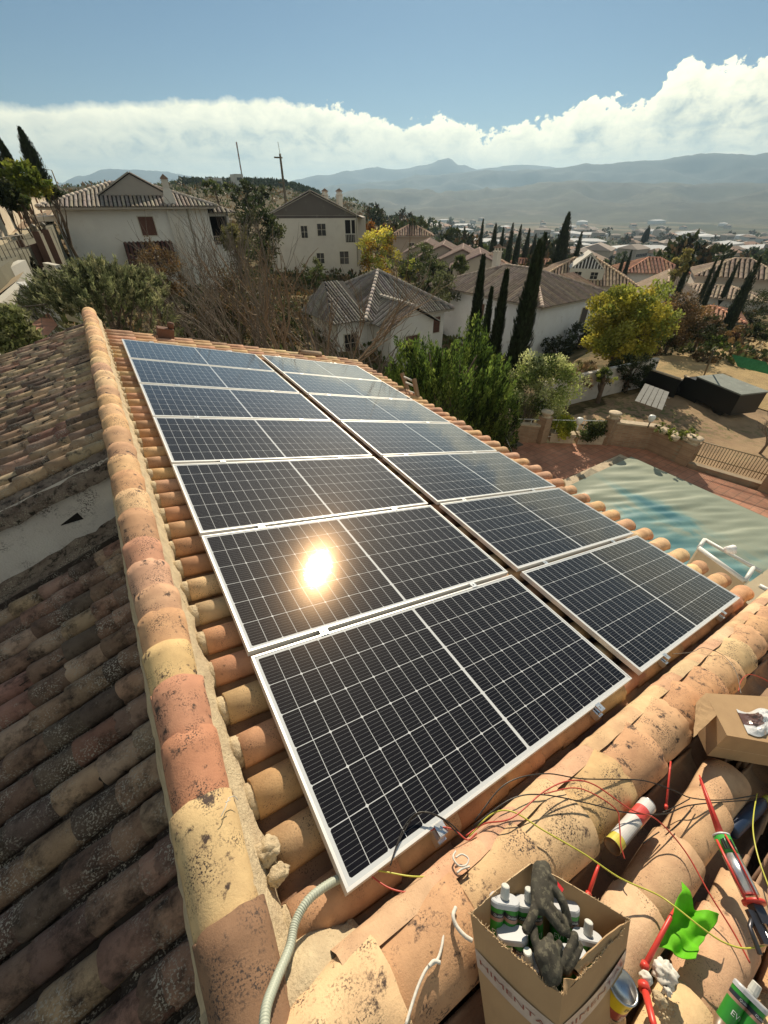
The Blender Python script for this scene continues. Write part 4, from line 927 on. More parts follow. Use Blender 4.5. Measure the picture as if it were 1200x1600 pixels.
def cypress(label, px0, py0, px1, py1, D, hw, seed, col=(.028, .042, .018), n=2600, group='cypresses', name='cypress', zfix=False):
    """tip pixel, base pixel"""
    b = at(px1, py1, D); zb = gz(b.x, b.y); tp = ray(px0, py0); tpz = CAM.z + D * tp.z / math.hypot(tp.x, tp.y)
    zb = min(b.z + .2, max(zb, b.z - 3)) if zb < b.z - 3 else zb
    if zfix: zb = b.z - .3
    H = tpz - zb; R = hw * pxm(Vector((b.x, b.y, (zb + tpz) / 2))); rn = random.Random(seed); mb = MB(); ph = [rn.uniform(0, 6.3) for _ in range(4)]
    for i in range(n):
        t = rn.random() ** 1.25; a = rn.uniform(0, 2 * math.pi)
        prof_ = (min(1, t / .12) ** .6) * (1 - t ** 1.7) ** .75 + .02
        rr = R * prof_ * (.72 + .20 * math.sin(a * 3 + t * 9 + ph[0]) * math.sin(t * 23 + ph[1]) + .22 * rn.random()) * rn.uniform(.75, 1.08)
        p = Vector((b.x + rr * math.cos(a), b.y + rr * math.sin(a), zb + .25 + t * H * .96))
        d = (Vector((math.cos(a) * .25, math.sin(a) * .25, 1)) + rv(rn) * .22).normalized(); br = rn.uniform(.5, 1.45)
        leaf(mb, p, d, Vector((math.cos(a), math.sin(a), 0)), max(.22, H * .045) * rn.uniform(.7, 1.2), max(.035, H * .008), (col[0] * br, col[1] * br, col[2] * br))
    # dark inner body so that no sky shows through the column
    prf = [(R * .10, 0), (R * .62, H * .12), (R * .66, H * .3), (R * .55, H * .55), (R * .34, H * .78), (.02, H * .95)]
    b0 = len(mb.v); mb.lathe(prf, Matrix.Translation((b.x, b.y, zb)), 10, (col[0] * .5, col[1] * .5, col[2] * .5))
    for i in range(b0, len(mb.v)):
        p = Vector(mb.v[i]); mb.v[i] = tuple(p + noise.noise_vector(p * 2.0) * R * .18)
    t = thing(name, label, 'cypress', (b.x, b.y, zb), group); mb.build('crown', M_needle, t)
    w_ = MB(); w_.tube([(b.x, b.y, zb - .4), (b.x, b.y, zb + H * .25)], [R * .16, R * .1], 7); w_.build('trunk', M_bark, t); return t
# --- left: grey green bushy tree right behind the roof
OL = [(.24, .27, .13), (.18, .21, .10), (.29, .31, .16), (.11, .13, .06), (.34, .34, .18)]
c = at(162, 470, 15.5); s = pxm(c)
t = thing('rosemary_like_tree', 'dense grey green needle leaved tree right behind the left roof', 'tree', (c.x, c.y, gz(c.x, c.y))); t.name = 'grey_green_tree'
mb = MB(); rn = random.Random(4); tips = []
for i in range(900):
    d = rv(rn); d.z = abs(d.z) if rn.random() < .45 else d.z
    r = .55 + .45 * rn.random() ** .5; r *= 1 + .12 * math.sin(d.x * 5 + 1) * math.cos(d.y * 4 + d.z * 6)
    q = Vector((d.x * 1.72 * r, d.y * 1.6 * r, d.z * (.85 if d.z > 0 else 2.8) * r - .15)); col = rn.choice(OL); b = rn.uniform(.35, 1.2); tips.append(c + q * .8)
    ax = (q.normalized() * .6 + Vector((0, 0, .8)) + rv(rn) * .35).normalized(); Ls = rn.uniform(.25, .42)
    for j in range(46):
        tt = rn.random(); p = c + q + ax * (tt * Ls) + rv(rn) * .035; dd = (ax + rv(rn) * .6).normalized(); bb = b * rn.uniform(.7, 1.3)
        leaf(mb, p, dd, rv(rn), rn.uniform(.08, .15), .013, (col[0] * bb, col[1] * bb, col[2] * bb))
mb.build('crown', M_leaf, t); wb = MB(); wood(wb, (c.x, c.y, gz(c.x, c.y)), tips, .16, rn); wb.build('trunk', M_bark, t)
# --- the big green conifer in front of the pool
GC = [(.12, .20, .04), (.07, .12, .025), (.18, .27, .05), (.025, .045, .014), (.25, .33, .07)]
c = at(700, 600, 14.6)
t = thing('feathery_conifer', 'large bright green feathery conifer hedge tree beyond the eave', 'conifer', (c.x, c.y, -6.5))
mb = MB(); rn = random.Random(11); tips = []
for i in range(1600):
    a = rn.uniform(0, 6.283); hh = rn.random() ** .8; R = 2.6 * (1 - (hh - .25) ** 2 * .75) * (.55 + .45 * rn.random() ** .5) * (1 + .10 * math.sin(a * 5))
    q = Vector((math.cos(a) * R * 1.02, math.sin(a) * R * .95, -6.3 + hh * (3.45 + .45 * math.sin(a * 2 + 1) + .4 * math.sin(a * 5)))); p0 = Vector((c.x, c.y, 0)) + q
    col = rn.choice(GC); b = rn.uniform(.4, 1.2) * (.22 + .95 * hh); tips.append(p0)  # sprays brighter with height: sunlit top and shaded base put into the colour
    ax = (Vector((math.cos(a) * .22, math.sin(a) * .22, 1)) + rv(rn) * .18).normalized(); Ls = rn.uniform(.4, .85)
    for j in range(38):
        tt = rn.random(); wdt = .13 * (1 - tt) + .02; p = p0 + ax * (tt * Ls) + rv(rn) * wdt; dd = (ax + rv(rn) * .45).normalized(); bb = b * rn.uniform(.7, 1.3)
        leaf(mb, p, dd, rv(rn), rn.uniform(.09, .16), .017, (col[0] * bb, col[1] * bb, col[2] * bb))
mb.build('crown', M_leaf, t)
wb = MB(); rn2 = random.Random(3)
for k in range(7): wb.tube([(c.x + rn2.uniform(-.2, .2), c.y + rn2.uniform(-.2, .2), -6.6), (c.x + rn2.uniform(-.6, .6), c.y + rn2.uniform(-.6, .6), -4.5), (c.x + rn2.uniform(-1.2, 1.2), c.y + rn2.uniform(-1.2, 1.2), -2.6)], [.1, .07, .02], 6)
wb.build('trunk', M_bark, t)
PG = [(.44, .48, .18), (.32, .38, .12), (.20, .26, .07), (.52, .55, .26), (.10, .14, .04)]
tree('pale_leaved_shrub', 'round shrub with pale green leaves and bare twigs beside the brick wall', 'shrub', 843, 608, 18.6, 52, 64, 11000, .115, .034, PG, 21, clumps=85, cs=.24, up=.5, trunk=.07)
c = at(815, 640, 18.2)
def twigs(mb, p, d, L, r, depth, rn, spread=.5, ch=3, up=.1):
    q = p + d * L; mid = p.lerp(q, .5) + rv(rn) * L * .07
    mb.tube([p, mid, q], [r, r * .85, r * .65], 5 if r > .02 else 3, cap=False)
    if depth == 0: return
    for i in range(ch if depth > 2 else 2):
        dd = (d + rv(rn) * spread + Vector((0, 0, up))).normalized()
        twigs(mb, p.lerp(q, rn.uniform(.45, 1.0)) if i else q, dd, L * rn.uniform(.62, .82), r * .62, depth - 1, rn, spread, ch, up)
def bare(name, label, px, py, D, H, seed, depth=5, stems=3, matl=None, group=None, spread=.45, r=.07, zb=None, up=.12, L0=.32):
    c = G(px, py, D); 
    if zb is not None: c.z = zb
    t = thing(name, label, 'bare tree', (c.x, c.y, c.z), group); rn = random.Random(seed)
    for k in range(stems):
        m = MB(); d = (Vector((rn.uniform(-.4, .4), rn.uniform(-.4, .4), 1))).normalized()
        twigs(m, Vector((c.x + rn.uniform(-.15, .15), c.y + rn.uniform(-.15, .15), c.z - .2)), d, H * L0, r * rn.uniform(.8, 1.1), depth, rn, spread, 3, up)
        m.build('stem', matl or M_twig, t)
    return t
bare('bare_shrub', 'tangle of bare grey twigs in front of the pale leaved shrub', 812, 660, 17.6, 2.9, 5, 5, 5, spread=.5, r=.03, matl=mat('grey_twigs', (.20, .17, .14), rough=.95, var=.2))
# bare trees behind the far end of the roof
BT = [(470, 560, 14.5, 8.6, 'tall bare tree with a pale orange trunk behind the middle of the far roof edge', 2, 5, .10, .46), (418, 560, 16.5, 8.2, 'bare tree with many upright stems behind the left column of panels', 3, 5, .06, .38), (545, 570, 16.5, 6.6, 'spreading bare tree in front of the dark roofed house', 3, 4, .09, .6), (350, 560, 15.5, 7.4, 'bare tangled tree to the right of the grey green tree', 3, 5, .05, .45), (505, 560, 19.5, 6.4, 'bare tree behind the tall bare one with the orange trunk', 3, 4, .08, .5), (590, 575, 15.5, 4.2, 'low bare tree left of the big conifer', 4, 5, .05, .5), (300, 540, 17.5, 6.2, 'dry bare shrub tree beside the lean-to of the wide white house', 3, 5, .05, .45), (385, 550, 21, 8.2, 'bare tree standing before the cream gabled house', 3, 5, .08, .4)]
for i, (px, py, D, H, lab, st, dp, r_, sp_) in enumerate(BT):
    bare('bare_tree', lab, px, py, D, H, 40 + i, dp, st, group='bare trees behind the roof', spread=sp_, r=r_, matl=M_twig if i else mat('orange_bark', (.22, .155, .10), rough=.9, var=.3, vscale=4), L0=.33)
BR = [(.16, .11, .055), (.20, .13, .06), (.12, .09, .05), (.24, .15, .06)]
DG = [(.045, .06, .022), (.06, .075, .03), (.03, .045, .016), (.08, .09, .035)]
MG = [(.09, .12, .04), (.07, .10, .03), (.12, .15, .05), (.14, .16, .06)]
YL = [(.56, .52, .08), (.48, .48, .09), (.38, .41, .08), (.62, .54, .09), (.28, .33, .07)]
OR = [(.40, .24, .03), (.45, .30, .04), (.34, .20, .03), (.30, .26, .05)]
T_ = tree
T_('dry_tree', 'orange brown dry leaved tree between the grey green tree and the lean-to', 'tree', 250, 425, 19.5, 34, 46, 4200, .09, .02, BR, 31, clumps=70)
T_('dry_tree', 'brownish thinning tree behind the bare trees, left of the cream gabled house', 'tree', 385, 470, 20.5, 62, 80, 5200, .11, .022, BR + DG, 32, clumps=110, ragged=.4)
T_('olive_tree', 'small olive green round tree at the balcony of the wide white house', 'tree', 367, 377, 36, 22, 26, 1700, .22, .05, [(.19, .18, .07), (.14, .14, .055)], 33, clumps=36)
T_('dark_tree', 'dark green tree left of the cream gabled house', 'tree', 405, 365, 44, 34, 46, 2600, .30, .07, DG, 34, clumps=50)
T_('dark_tree', 'dark tree behind the wide white house and the utility pole', 'tree', 395, 305, 85, 34, 20, 1400, .55, .13, DG, 35, clumps=36)
T_('green_tree', 'green tree on the hill just behind the right end of the wide white house', 'tree', 335, 292, 90, 20, 10, 700, .5, .12, MG, 36, clumps=20)
T_('dark_bush', 'dark undergrowth bush beneath the bare trees on the left', 'bush', 320, 505, 19, 48, 34, 3200, .13, .03, DG + BR, 37, clumps=60)
T_('dark_bush', 'dark undergrowth bush beneath the bare trees, below the gabled house', 'bush', 440, 500, 24, 46, 46, 3200, .16, .035, DG + BR, 38, clumps=60)
T_('green_bush', 'bright green palm like bush below the cream gabled house', 'bush', 490, 425, 44, 17, 18, 900, .35, .05, MG, 39, clumps=22)
T_('autumn_tree', 'orange yellow autumn tree right of the cream gabled house', 'tree', 590, 388, 56, 30, 34, 2800, .30, .08, OR + YL, 41, clumps=50)
T_('autumn_tree', 'reddish brown autumn tree behind the orange yellow one', 'tree', 575, 362, 66, 16, 20, 900, .30, .08, [(.30, .13, .03), (.14, .08, .035)], 42, clumps=26)
T_('autumn_tree', 'small brown autumn tree right of the orange yellow one, above the gardens', 'tree', 605, 362, 74, 14, 12, 700, .35, .08, [(.16, .09, .04), (.12, .08, .04)], 43, clumps=20)
for i, (px, py, D, a, b, cols, lab) in enumerate([(655, 400, 62, 24, 20, MG, 'green garden tree left of the brown terraced row'), (680, 425, 54, 26, 24, DG + MG, 'dark green garden tree in front of the brown terraced row'), (640, 420, 58, 18, 20, MG + YL[2:], 'yellow green garden tree above the dark roofed house'), (693, 455, 44, 26, 28, [(.15, .17, .08), (.12, .14, .06), (.18, .19, .09)], 'pale olive tree between the dark roofed and the cypress house'), (660, 455, 48, 22, 16, DG, 'low dark garden tree right of the dark roof ridge'), (720, 412, 56, 12, 16, MG, 'small green tree at the doors of the terraced row')]):
    T_('garden_tree', lab, 'tree', px, py, D, a, b, 1900, .26, .07, cols, 50 + i, clumps=40, group='garden trees above the dark roofed house')
T_('yellow_tree', 'big yellow green autumn tree right of the cypress house', 'tree', 978, 508, 32, 62, 68, 19000, .19, .07, YL, 61, clumps=150, cs=.24, ragged=.15, hollow=.3, trunk=.2)
T_('yellow_tree', 'lower yellow limb tree joined to the right of the big yellow tree', 'tree', 1022, 500, 32.5, 26, 26, 2400, .16, .055, YL[:4], 62, clumps=36)
# cypresses in front of the cypress house
CY = [(752, 405, 742, 505, 25.5, 11, 'slim cypress, leftmost in front of the cypress house'), (793, 428, 774, 535, 24.5, 12, 'short cypress between the slim left one and the tallest one'), (838, 383, 808, 560, 24, 20, 'tallest and widest cypress in front of the white house corner'), (762, 455, 757, 530, 25, 8, 'small cypress low between the two left cypresses'), (844, 368, 838, 440, 40, 7, 'thin cypress tip behind the tallest cypress')]
for i, (a, b, c_, d, D, hw, lab) in enumerate(CY): cypress(lab, a, b, c_, d, D, hw, 70 + i, n=4200)
FC = [(769, 350, 767, 408, 82, 10, 'broad dark cypress beside the lowest terraced house'), (753, 344, 750, 385, 95, 5, 'thin cypress left of the broad dark one above the terraced row'), (781, 356, 780, 402, 95, 6, 'thin cypress just right of the broad dark one'), (794, 350, 793, 405, 92, 7, 'second cypress right of the broad dark one'), (806, 352, 806, 402, 96, 7, 'third cypress right of the broad dark one'), (822, 358, 820, 400, 100, 8, 'dull cypress between the row of dark ones and the tall cedar'), (832, 366, 830, 405, 105, 8, 'short cypress just left of the tall cedar'), (911, 364, 896, 416, 75, 8, 'single leaning cypress right of the tall cedar'),
      (705, 352, 704, 376, 150, 4, 'leftmost of the three small cypresses above the terraced roofs'), (713, 353, 713, 378, 150, 4, 'middle one of the three small cypresses above the terraced roofs'), (725, 355, 724, 380, 150, 5, 'rightmost of the three small cypresses above the terraced roofs'),
      (1089, 382, 1070, 430, 62, 6, 'slim dark cypress beside the yellow poplar'), (1065, 388, 1054, 428, 66, 5, 'small dark cypress left of the yellow poplar'), (1129, 404, 1112, 446, 60, 6, 'cypress right of the two storey white house'), (1123, 405, 1105, 440, 68, 5, 'thin cypress behind the two storey white house'), (1183, 404, 1152, 478, 52, 14, 'large dark leaning cypress at the right edge'), (1150, 410, 1140, 440, 80, 6, 'blurred cypress in the gardens left of the large dark one'), (976, 398, 968, 424, 95, 5, 'small cypress above the striped dormer'), (984, 392, 977, 424, 98, 5, 'pointed cypress right of the small one above the striped dormer'), (955, 402, 952, 415, 100, 5, 'stub cypress left of the ones above the striped dormer'), (1010, 352, 1008, 372, 420, 8, 'dark tall tree far out in the valley')]
for i, (a, b, c_, d, D, hw, lab) in enumerate(FC): cypress(lab, a, b, c_, d, D, hw, 90 + i, n=900, col=(.035, .05, .025))
c = cypress('tall dark cedar with stepped branches rising over the town roofs', 874, 333, 870, 418, 78, 17, 120, n=2600, name='cedar'); c['category'] = 'cedar'; del c['group']
T_('yellow_poplar', 'pale yellow poplar between two dark cypresses on the right', 'tree', 1064, 412, 60, 10, 26, 900, .3, .07, [(.34, .30, .10), (.28, .26, .10)], 130, clumps=24)
# left side hill: cypresses and round trees above the street
for i, (a, b, c_, d, D, hw, lab) in enumerate([(27, 207, 68, 292, 42, 16, 'tall leaning dark cypress on the left above the street'), (10, 225, 28, 285, 44, 10, 'shorter dark cypress left of the tall leaning one'), (-4, 215, 12, 290, 46, 12, 'dark cypress cut by the left edge of the photo')]): cypress(lab, a, b, c_, d, D, hw, 140 + i, n=2600, group='cypresses on the left slope', zfix=True)
T_('lime_tree', 'yellow green round tree on the left above the street wall', 'tree', 32, 280, 36, 32, 26, 3600, .24, .07, [(.22, .26, .04), (.30, .30, .05), (.15, .20, .04)], 150, clumps=60, trunk=.05)
T_('dark_round_tree', 'dark bushy tree at the left edge below the yellow green tree', 'tree', 2, 302, 33, 24, 20, 2600, .2, .05, DG, 151, clumps=60, trunk=.05)
T_('small_bush', 'dark green bush at the right end of the street wall', 'bush', 78, 300, 42, 13, 12, 800, .2, .05, DG + MG, 152, clumps=24)
T_('small_bush', 'light green bush spilling over the street wall', 'bush', 32, 316, 33, 14, 9, 1000, .16, .04, MG, 153, clumps=24)
T_('leafy_shrub', 'leafy pale green shrub at the far left edge of the roof', 'shrub', 18, 522, 11.5, 42, 40, 3800, .12, .03, [(.24, .27, .11), (.17, .2, .07), (.30, .31, .15)], 154, clumps=60, cs=.25)
T_('dark_hedge', 'black green hedge bush behind the white street steps', 'bush', 52, 425, 25, 22, 16, 1600, .14, .035, [(.02, .022, .014), (.03, .032, .016)], 155, clumps=36)
# right: gardens between the houses and the yard
RB = [(905, 585, 25, 38, 20, [(.20, .13, .07), (.16, .11, .06), (.12, .12, .04)], 'brown orange shrub hanging over the white garden wall'), (975, 590, 27, 34, 26, DG, 'dark shrub mass right of the brown orange shrub'), (945, 596, 25.5, 16, 16, MG + YL[2:], 'small bright green bush in front of the dark shrubs'), (868, 545, 31, 26, 22, DG, 'dark bush at the foot of the cypress house wall'), (905, 525, 30, 20, 26, [(.07, .10, .05), (.10, .12, .06)], 'grey green rose bush left of the yellow tree'), (1060, 500, 38, 34, 34, BR, 'brown thicket right of the yellow tree'), (1100, 490, 44, 22, 12, MG, 'light green round bush below the pink house'), (1085, 520, 36, 36, 16, DG + BR, 'mixed dark bush below the brown thicket'), (1030, 535, 33, 34, 26, BR + DG, 'dark brown bramble at the foot of the yellow tree'), (1160, 505, 42, 26, 11, [(.03, .035, .018)], 'dark flat topped tree at the right'), (1112, 533, 31, 18, 10, [(.16, .24, .04), (.20, .28, .05)], 'bright lime green small tree by the leaning pole'), (1140, 525, 36, 14, 9, [(.34, .16, .08), (.28, .15, .08)], 'orange brown bush beside the lime green small tree'), (1175, 478, 50, 32, 28, DG, 'dark wooded bank below the large leaning cypress'), (1130, 455, 55, 30, 26, DG, 'dark trees right of the two storey white house'), (1135, 435, 60, 10, 8, YL, 'small yellow tree among the dark trees on the right'), (1190, 520, 40, 16, 16, DG, 'dark tree at the right edge above the dry field'), (1100, 560, 30, 22, 8, BR, 'brown dry bush at the foot of the yard wall'), (1170, 560, 28, 30, 7, [(.16, .14, .06), (.22, .17, .08)], 'dry grass clump at the edge of the field'), (1000, 532, 30, 22, 24, DG, 'dark bush under the yellow tree')]
for i, (px, py, D, a, b, cols, lab) in enumerate(RB):
    g_ = G(px, py + b * .75); D2 = math.hypot(g_.x - CAM.x, g_.y - CAM.y); D = min(D2, D * 1.9)
    T_('garden_shrub', lab, 'shrub', px, py, D, a, b, int(1400 + a * b * 1.2), .13 if D < 40 else .2, .035 if D < 40 else .05, cols, 170 + i, clumps=44, group='shrubs in the gardens on the right', trunk=.05)
bare('bare_yard_tree', 'small bare tree in the dirt yard at the right edge', 1186, 706, 23.5, 2.6, 201, 5, 1, spread=.6, r=.07)
# town trees: dark blobs between the roofs
tp = []
for k in range(3):
    mb, cl = crown(Vector((0, 0, 3.2)), 3.2, 3.2, 2.6, 420, 1.0, .3, [DG, MG, DG + BR][k], 220 + k, clumps=26); tp.append(mb)
tpo = [None] * 3; rnd = random.Random(8); cnt = 0
while cnt < 210:
    a = rnd.uniform(30, 80); D = 75 * (1500 / 75) ** rnd.random()
    if a < 50 and D < 100 or a > 52 and D < 125: continue
    x, y = CAM.x + D * math.sin(R_(a)), CAM.y + D * math.cos(R_(a)); k = rnd.randrange(3)
    if tpo[k] is None:
        tpo[k] = tp[k].build('town_tree', M_needle); o = tpo[k]
    else: o = tpo[k].copy(); COL.objects.link(o)
    s = rnd.uniform(.6, 1.2) * (1 + D / 900); o.location = (x, y, gz(x, y)); o.scale = (s, s, s * rnd.uniform(.8, 1.3)); o.rotation_euler = (0, 0, rnd.uniform(0, 6))
    tag(o, 'dark green tree between the roofs and streets of the town in the valley', 'tree', 'trees among the town roofs'); cnt += 1
# scrub on the slopes: nobody could count it
mb = MB(); rn = random.Random(77)
for i in range(9000):
    a = rn.uniform(-8, 82); D = 20 * (900 / 20) ** rn.random()
    if D < 40 and a > 50 and a < 85: continue
    x, y = CAM.x + D * math.sin(R_(a)), CAM.y + D * math.cos(R_(a)); z = gz(x, y); s = rn.uniform(.15, .5) * (1 + D / 90); col = rn.choice(DG + MG + BR)
    for j in range(12):
        d = rv(rn); d.z = abs(d.z); leaf(mb, Vector((x, y, z)) + Vector((d.x * s, d.y * s, d.z * s * .7)), (d + Vector((0, 0, .6))).normalized(), rv(rn), s * .7, s * .22, C(*col, .3))
tag(mb.build('scrub', M_needle), kind='stuff')
mb = MB()                                # dense pines on the far hill crest
for i in range(700):
    a = rn.uniform(11, 25); D = rn.uniform(330, 420); x, y = CAM.x + D * math.sin(R_(a)), CAM.y + D * math.cos(R_(a)); z = gz(x, y); s = rn.uniform(1.0, 2.6)
    for j in range(16):
        d = rv(rn); d.z = abs(d.z); leaf(mb, Vector((x, y, z)) + Vector((d.x * s, d.y * s, d.z * s * 1.1)), (d + Vector((0, 0, .6))).normalized(), rv(rn), s * .8, s * .25, C(.04, .055, .028, .3))
tag(mb.build('hill_wood', M_needle), kind='stuff')

T_('garden_shrub', 'brown orange shrub spilling over the top of the white garden wall', 'shrub', 905, 583, 25.2, 38, 20, 4200, .12, .03, [(.30, .20, .10), (.22, .16, .08), (.18, .17, .06)], 401, clumps=60, group='shrubs in the gardens on the right')
T_('garden_shrub', 'bright green shrub spilling over the white garden wall, beside the brown one', 'shrub', 948, 588, 25.4, 16, 16, 1500, .11, .03, MG + YL[2:], 402, clumps=30, group='shrubs in the gardens on the right')
T_('garden_shrub', 'large dark shrub mass behind the right end of the white garden wall', 'shrub', 992, 572, 28, 36, 26, 4200, .12, .03, DG, 403, clumps=60, group='shrubs in the gardens on the right')
T_('garden_shrub', 'brown thicket spreading right of the yellow tree above the yard', 'shrub', 1060, 500, 41, 36, 36, 4200, .2, .05, BR, 404, clumps=70, ragged=.5, group='shrubs in the gardens on the right')
T_('garden_shrub', 'dull green thicket under the pink house', 'shrub', 1100, 512, 43, 40, 22, 3200, .2, .05, DG + BR, 405, clumps=60, ragged=.4, group='shrubs in the gardens on the right')
# ------------------------------------------------------------------ terrace, pool and parapet
ZT_ = -6.3
def bm_mat(name, c1, c2, mort, sx, sy, msz, rough=.85, off=.5, bump=.3, squash=1):
    m = bpy.data.materials.new(name); m.use_nodes = True; t = m.node_tree; t.nodes.clear(); L = t.links.new
    out = N(t, 'ShaderNodeOutputMaterial'); b = N(t, 'ShaderNodeBsdfPrincipled'); b.inputs['Roughness'].default_value = rough
    tc = N(t, 'ShaderNodeTexCoord'); mp = N(t, 'ShaderNodeMapping'); L(tc.outputs['Object'], mp.inputs[0])
    br = N(t, 'ShaderNodeTexBrick'); L(mp.outputs[0], br.inputs['Vector']); br.offset = off
    br.inputs['Color1'].default_value = (*c1, 1); br.inputs['Color2'].default_value = (*c2, 1); br.inputs['Mortar'].default_value = (*mort, 1); br.inputs['Scale'].default_value = 1
    br.inputs['Mortar Size'].default_value = msz; br.inputs['Brick Width'].default_value = sx; br.inputs['Row Height'].default_value = sy
    nz = N(t, 'ShaderNodeTexNoise'); nz.inputs['Scale'].default_value = 1.3; nz.inputs['Detail'].default_value = 8; nz.inputs['Roughness'].default_value = .7; L(tc.outputs['Object'], nz.inputs['Vector'])
    r = N(t, 'ShaderNodeMapRange'); L(nz.outputs[0], r.inputs[0]); r.inputs[1].default_value = .3; r.inputs[2].default_value = .7; r.inputs[3].default_value = .65; r.inputs[4].default_value = 1.25
    mx = N(t, 'ShaderNodeMix', data_type='RGBA', blend_type='MULTIPLY'); mx.inputs[0].default_value = 1; cb = N(t, 'ShaderNodeCombineColor')
    for i in range(3): L(r.outputs[0], cb.inputs[i])
    L(br.outputs['Color'], mx.inputs[6]); L(cb.outputs[0], mx.inputs[7]); L(mx.outputs[2], b.inputs['Base Color'])
    bn = N(t, 'ShaderNodeBump'); bn.inputs['Strength'].default_value = bump; bn.inputs['Distance'].default_value = .02; L(br.outputs['Fac'], bn.inputs['Height']); bn.invert = True; L(bn.outputs[0], b.inputs['Normal'])
    L(b.outputs[0], out.inputs[0]); MATS[name] = m; return m, mp
M_pave, _ = bm_mat('red_paving', (.46, .21, .13), (.52, .26, .17), (.30, .18, .12), .3, .3, .012, off=0)
M_brick, mpb = bm_mat('brick_parapet', (.34, .20, .12), (.42, .27, .17), (.36, .28, .19), .26, .075, .012); mpb.inputs['Rotation'].default_value = (R_(90), 0, 0)
M_cope = mat('coping_stone', (.55, .45, .32), rough=.9, var=.2, vscale=6, stain=(.25, .19, .12), stain_amt=.3, stain_scale=9)
pz = [onz(*q, ZT_) for q in ((783, 690), (843, 692), (944, 694), (1010, 703), (1066, 728), (1198, 772))]
poly = [(4.45, -9), (17.9, -9)] + [(p.x, p.y) for p in reversed(pz)] + [(8.0, 12.6), (4.45, 12.6)]
m = MB(); k = len(poly); m.add([(x, y, ZT_) for x, y in poly] + [(x, y, -7.6) for x, y in poly], [tuple(range(k))] + [(i, k + i, k + (i + 1) % k, (i + 1) % k) for i in range(k)]); tag(m.build('terrace', M_pave), kind='structure')
# pool cover
def cover():
    m = MB(); vs = []; nx, ny = 110, 150
    for j in range(ny + 1):
        for i in range(nx + 1):
            s, t = i / nx, j / ny; y = lerp(6.08, -6.0, t); x = lerp(8.2, 15.50 + (6.5 - y) * .004, s)
            p = Vector((x, y, 0)); e = min(1, min(s, 1 - s, t * 2) * 14)
            wv = noise.noise(Vector(((x - y * .3) * .5, (y + x * .5) * 2.6, 3))) * .07 + noise.noise(Vector((x * 1.2 + 9, y * 5.0 + x * 2.5, 1))) * .035
            fold = .02 * math.sin((y * 1.0 + x * .55) * 9) * max(0, noise.noise(Vector((x * .5, y * .5, 8))))
            vs.append((x, y, ZT_ + .19 + (wv + fold) * e - .10 * e * max(0, 1 - abs(s - .45) * 2.4)))
    fs = [(j * (nx + 1) + i, (j + 1) * (nx + 1) + i, (j + 1) * (nx + 1) + i + 1, j * (nx + 1) + i + 1) for j in range(ny) for i in range(nx)]
    m.add(vs, fs, (1, 1, 1), True); return m
mc = bpy.data.materials.new('pool_tarpaulin'); mc.use_nodes = True; t = mc.node_tree; t.nodes.clear(); L = t.links.new
out = N(t, 'ShaderNodeOutputMaterial'); b = N(t, 'ShaderNodeBsdfPrincipled'); b.inputs['Roughness'].default_value = .45
tc = N(t, 'ShaderNodeTexCoord'); mp = N(t, 'ShaderNodeMapping'); mp.inputs['Rotation'].default_value = (0, 0, R_(-18)); mp.inputs['Scale'].default_value = (.55, .22, 1); L(tc.outputs['Object'], mp.inputs[0])
nz = N(t, 'ShaderNodeTexNoise'); nz.inputs['Scale'].default_value = 1.0; nz.inputs['Detail'].default_value = 7; nz.inputs['Roughness'].default_value = .62; nz.inputs['Distortion'].default_value = .6; L(mp.outputs[0], nz.inputs['Vector'])
sp = N(t, 'ShaderNodeSeparateXYZ'); L(tc.outputs['Object'], sp.inputs[0])
g = N(t, 'ShaderNodeMapRange'); L(sp.outputs[0], g.inputs[0]); g.inputs[1].default_value = 13.2; g.inputs[2].default_value = 14.6; g.inputs[3].default_value = .15; g.inputs[4].default_value = -.2
g2_ = N(t, 'ShaderNodeMapRange'); L(sp.outputs[1], g2_.inputs[0]); g2_.inputs[1].default_value = 4.0; g2_.inputs[2].default_value = 5.6; g2_.inputs[3].default_value = 0; g2_.inputs[4].default_value = -.2
ga = N(t, 'ShaderNodeMath', operation='ADD'); L(g.outputs[0], ga.inputs[0]); L(g2_.outputs[0], ga.inputs[1])
ad = N(t, 'ShaderNodeMath', operation='ADD'); L(nz.outputs[0], ad.inputs[0]); L(ga.outputs[0], ad.inputs[1])
cr = N(t, 'ShaderNodeValToRGB'); L(ad.outputs[0], cr.inputs[0]); e = cr.color_ramp.elements; e[0].position = .50; e[0].color = (.31, .35, .27, 1); e[1].position = .74; e[1].color = (.06, .19, .23, 1); q = e.new(.56); q.color = (.27, .34, .28, 1); q = e.new(.63); q.color = (.15, .29, .29, 1)
L(cr.outputs[0], b.inputs['Base Color']); L(b.outputs[0], out.inputs[0])
tag(cover().build('pool_cover', mc), 'wrinkled beige and blue tarpaulin stretched over the swimming pool', 'pool cover')
m = MB(); m.box(8.3, 15.5, 6.12, 6.5, ZT_ + .004, ZT_ + .10); m.box(15.6, 15.8, -6, 6.1, ZT_ + .004, ZT_ + .045)
m.build('pool_edge_strip', M_cope); o = bpy.data.objects['pool_edge_strip']; o['kind'] = 'structure'
for (px, py, wd, lab) in ((920, 742, .9, 'dark mat weighing down the cover at the pool edge, nearer the roof'), (965, 722, .8, 'dark mat weighing down the cover at the far corner of the pool')):
    c = onz(px, py, ZT_ + .12); m = MB(); m.box(-wd / 2, wd / 2, -.16, .16, -.02, .03); o = m.build('edge_mat', mat('grey_mat', (.30, .27, .20), rough=.9)); o.location = c; o.rotation_euler = (0, 0, R_(8)); tag(o, lab, 'mat', 'mats on the pool edge')
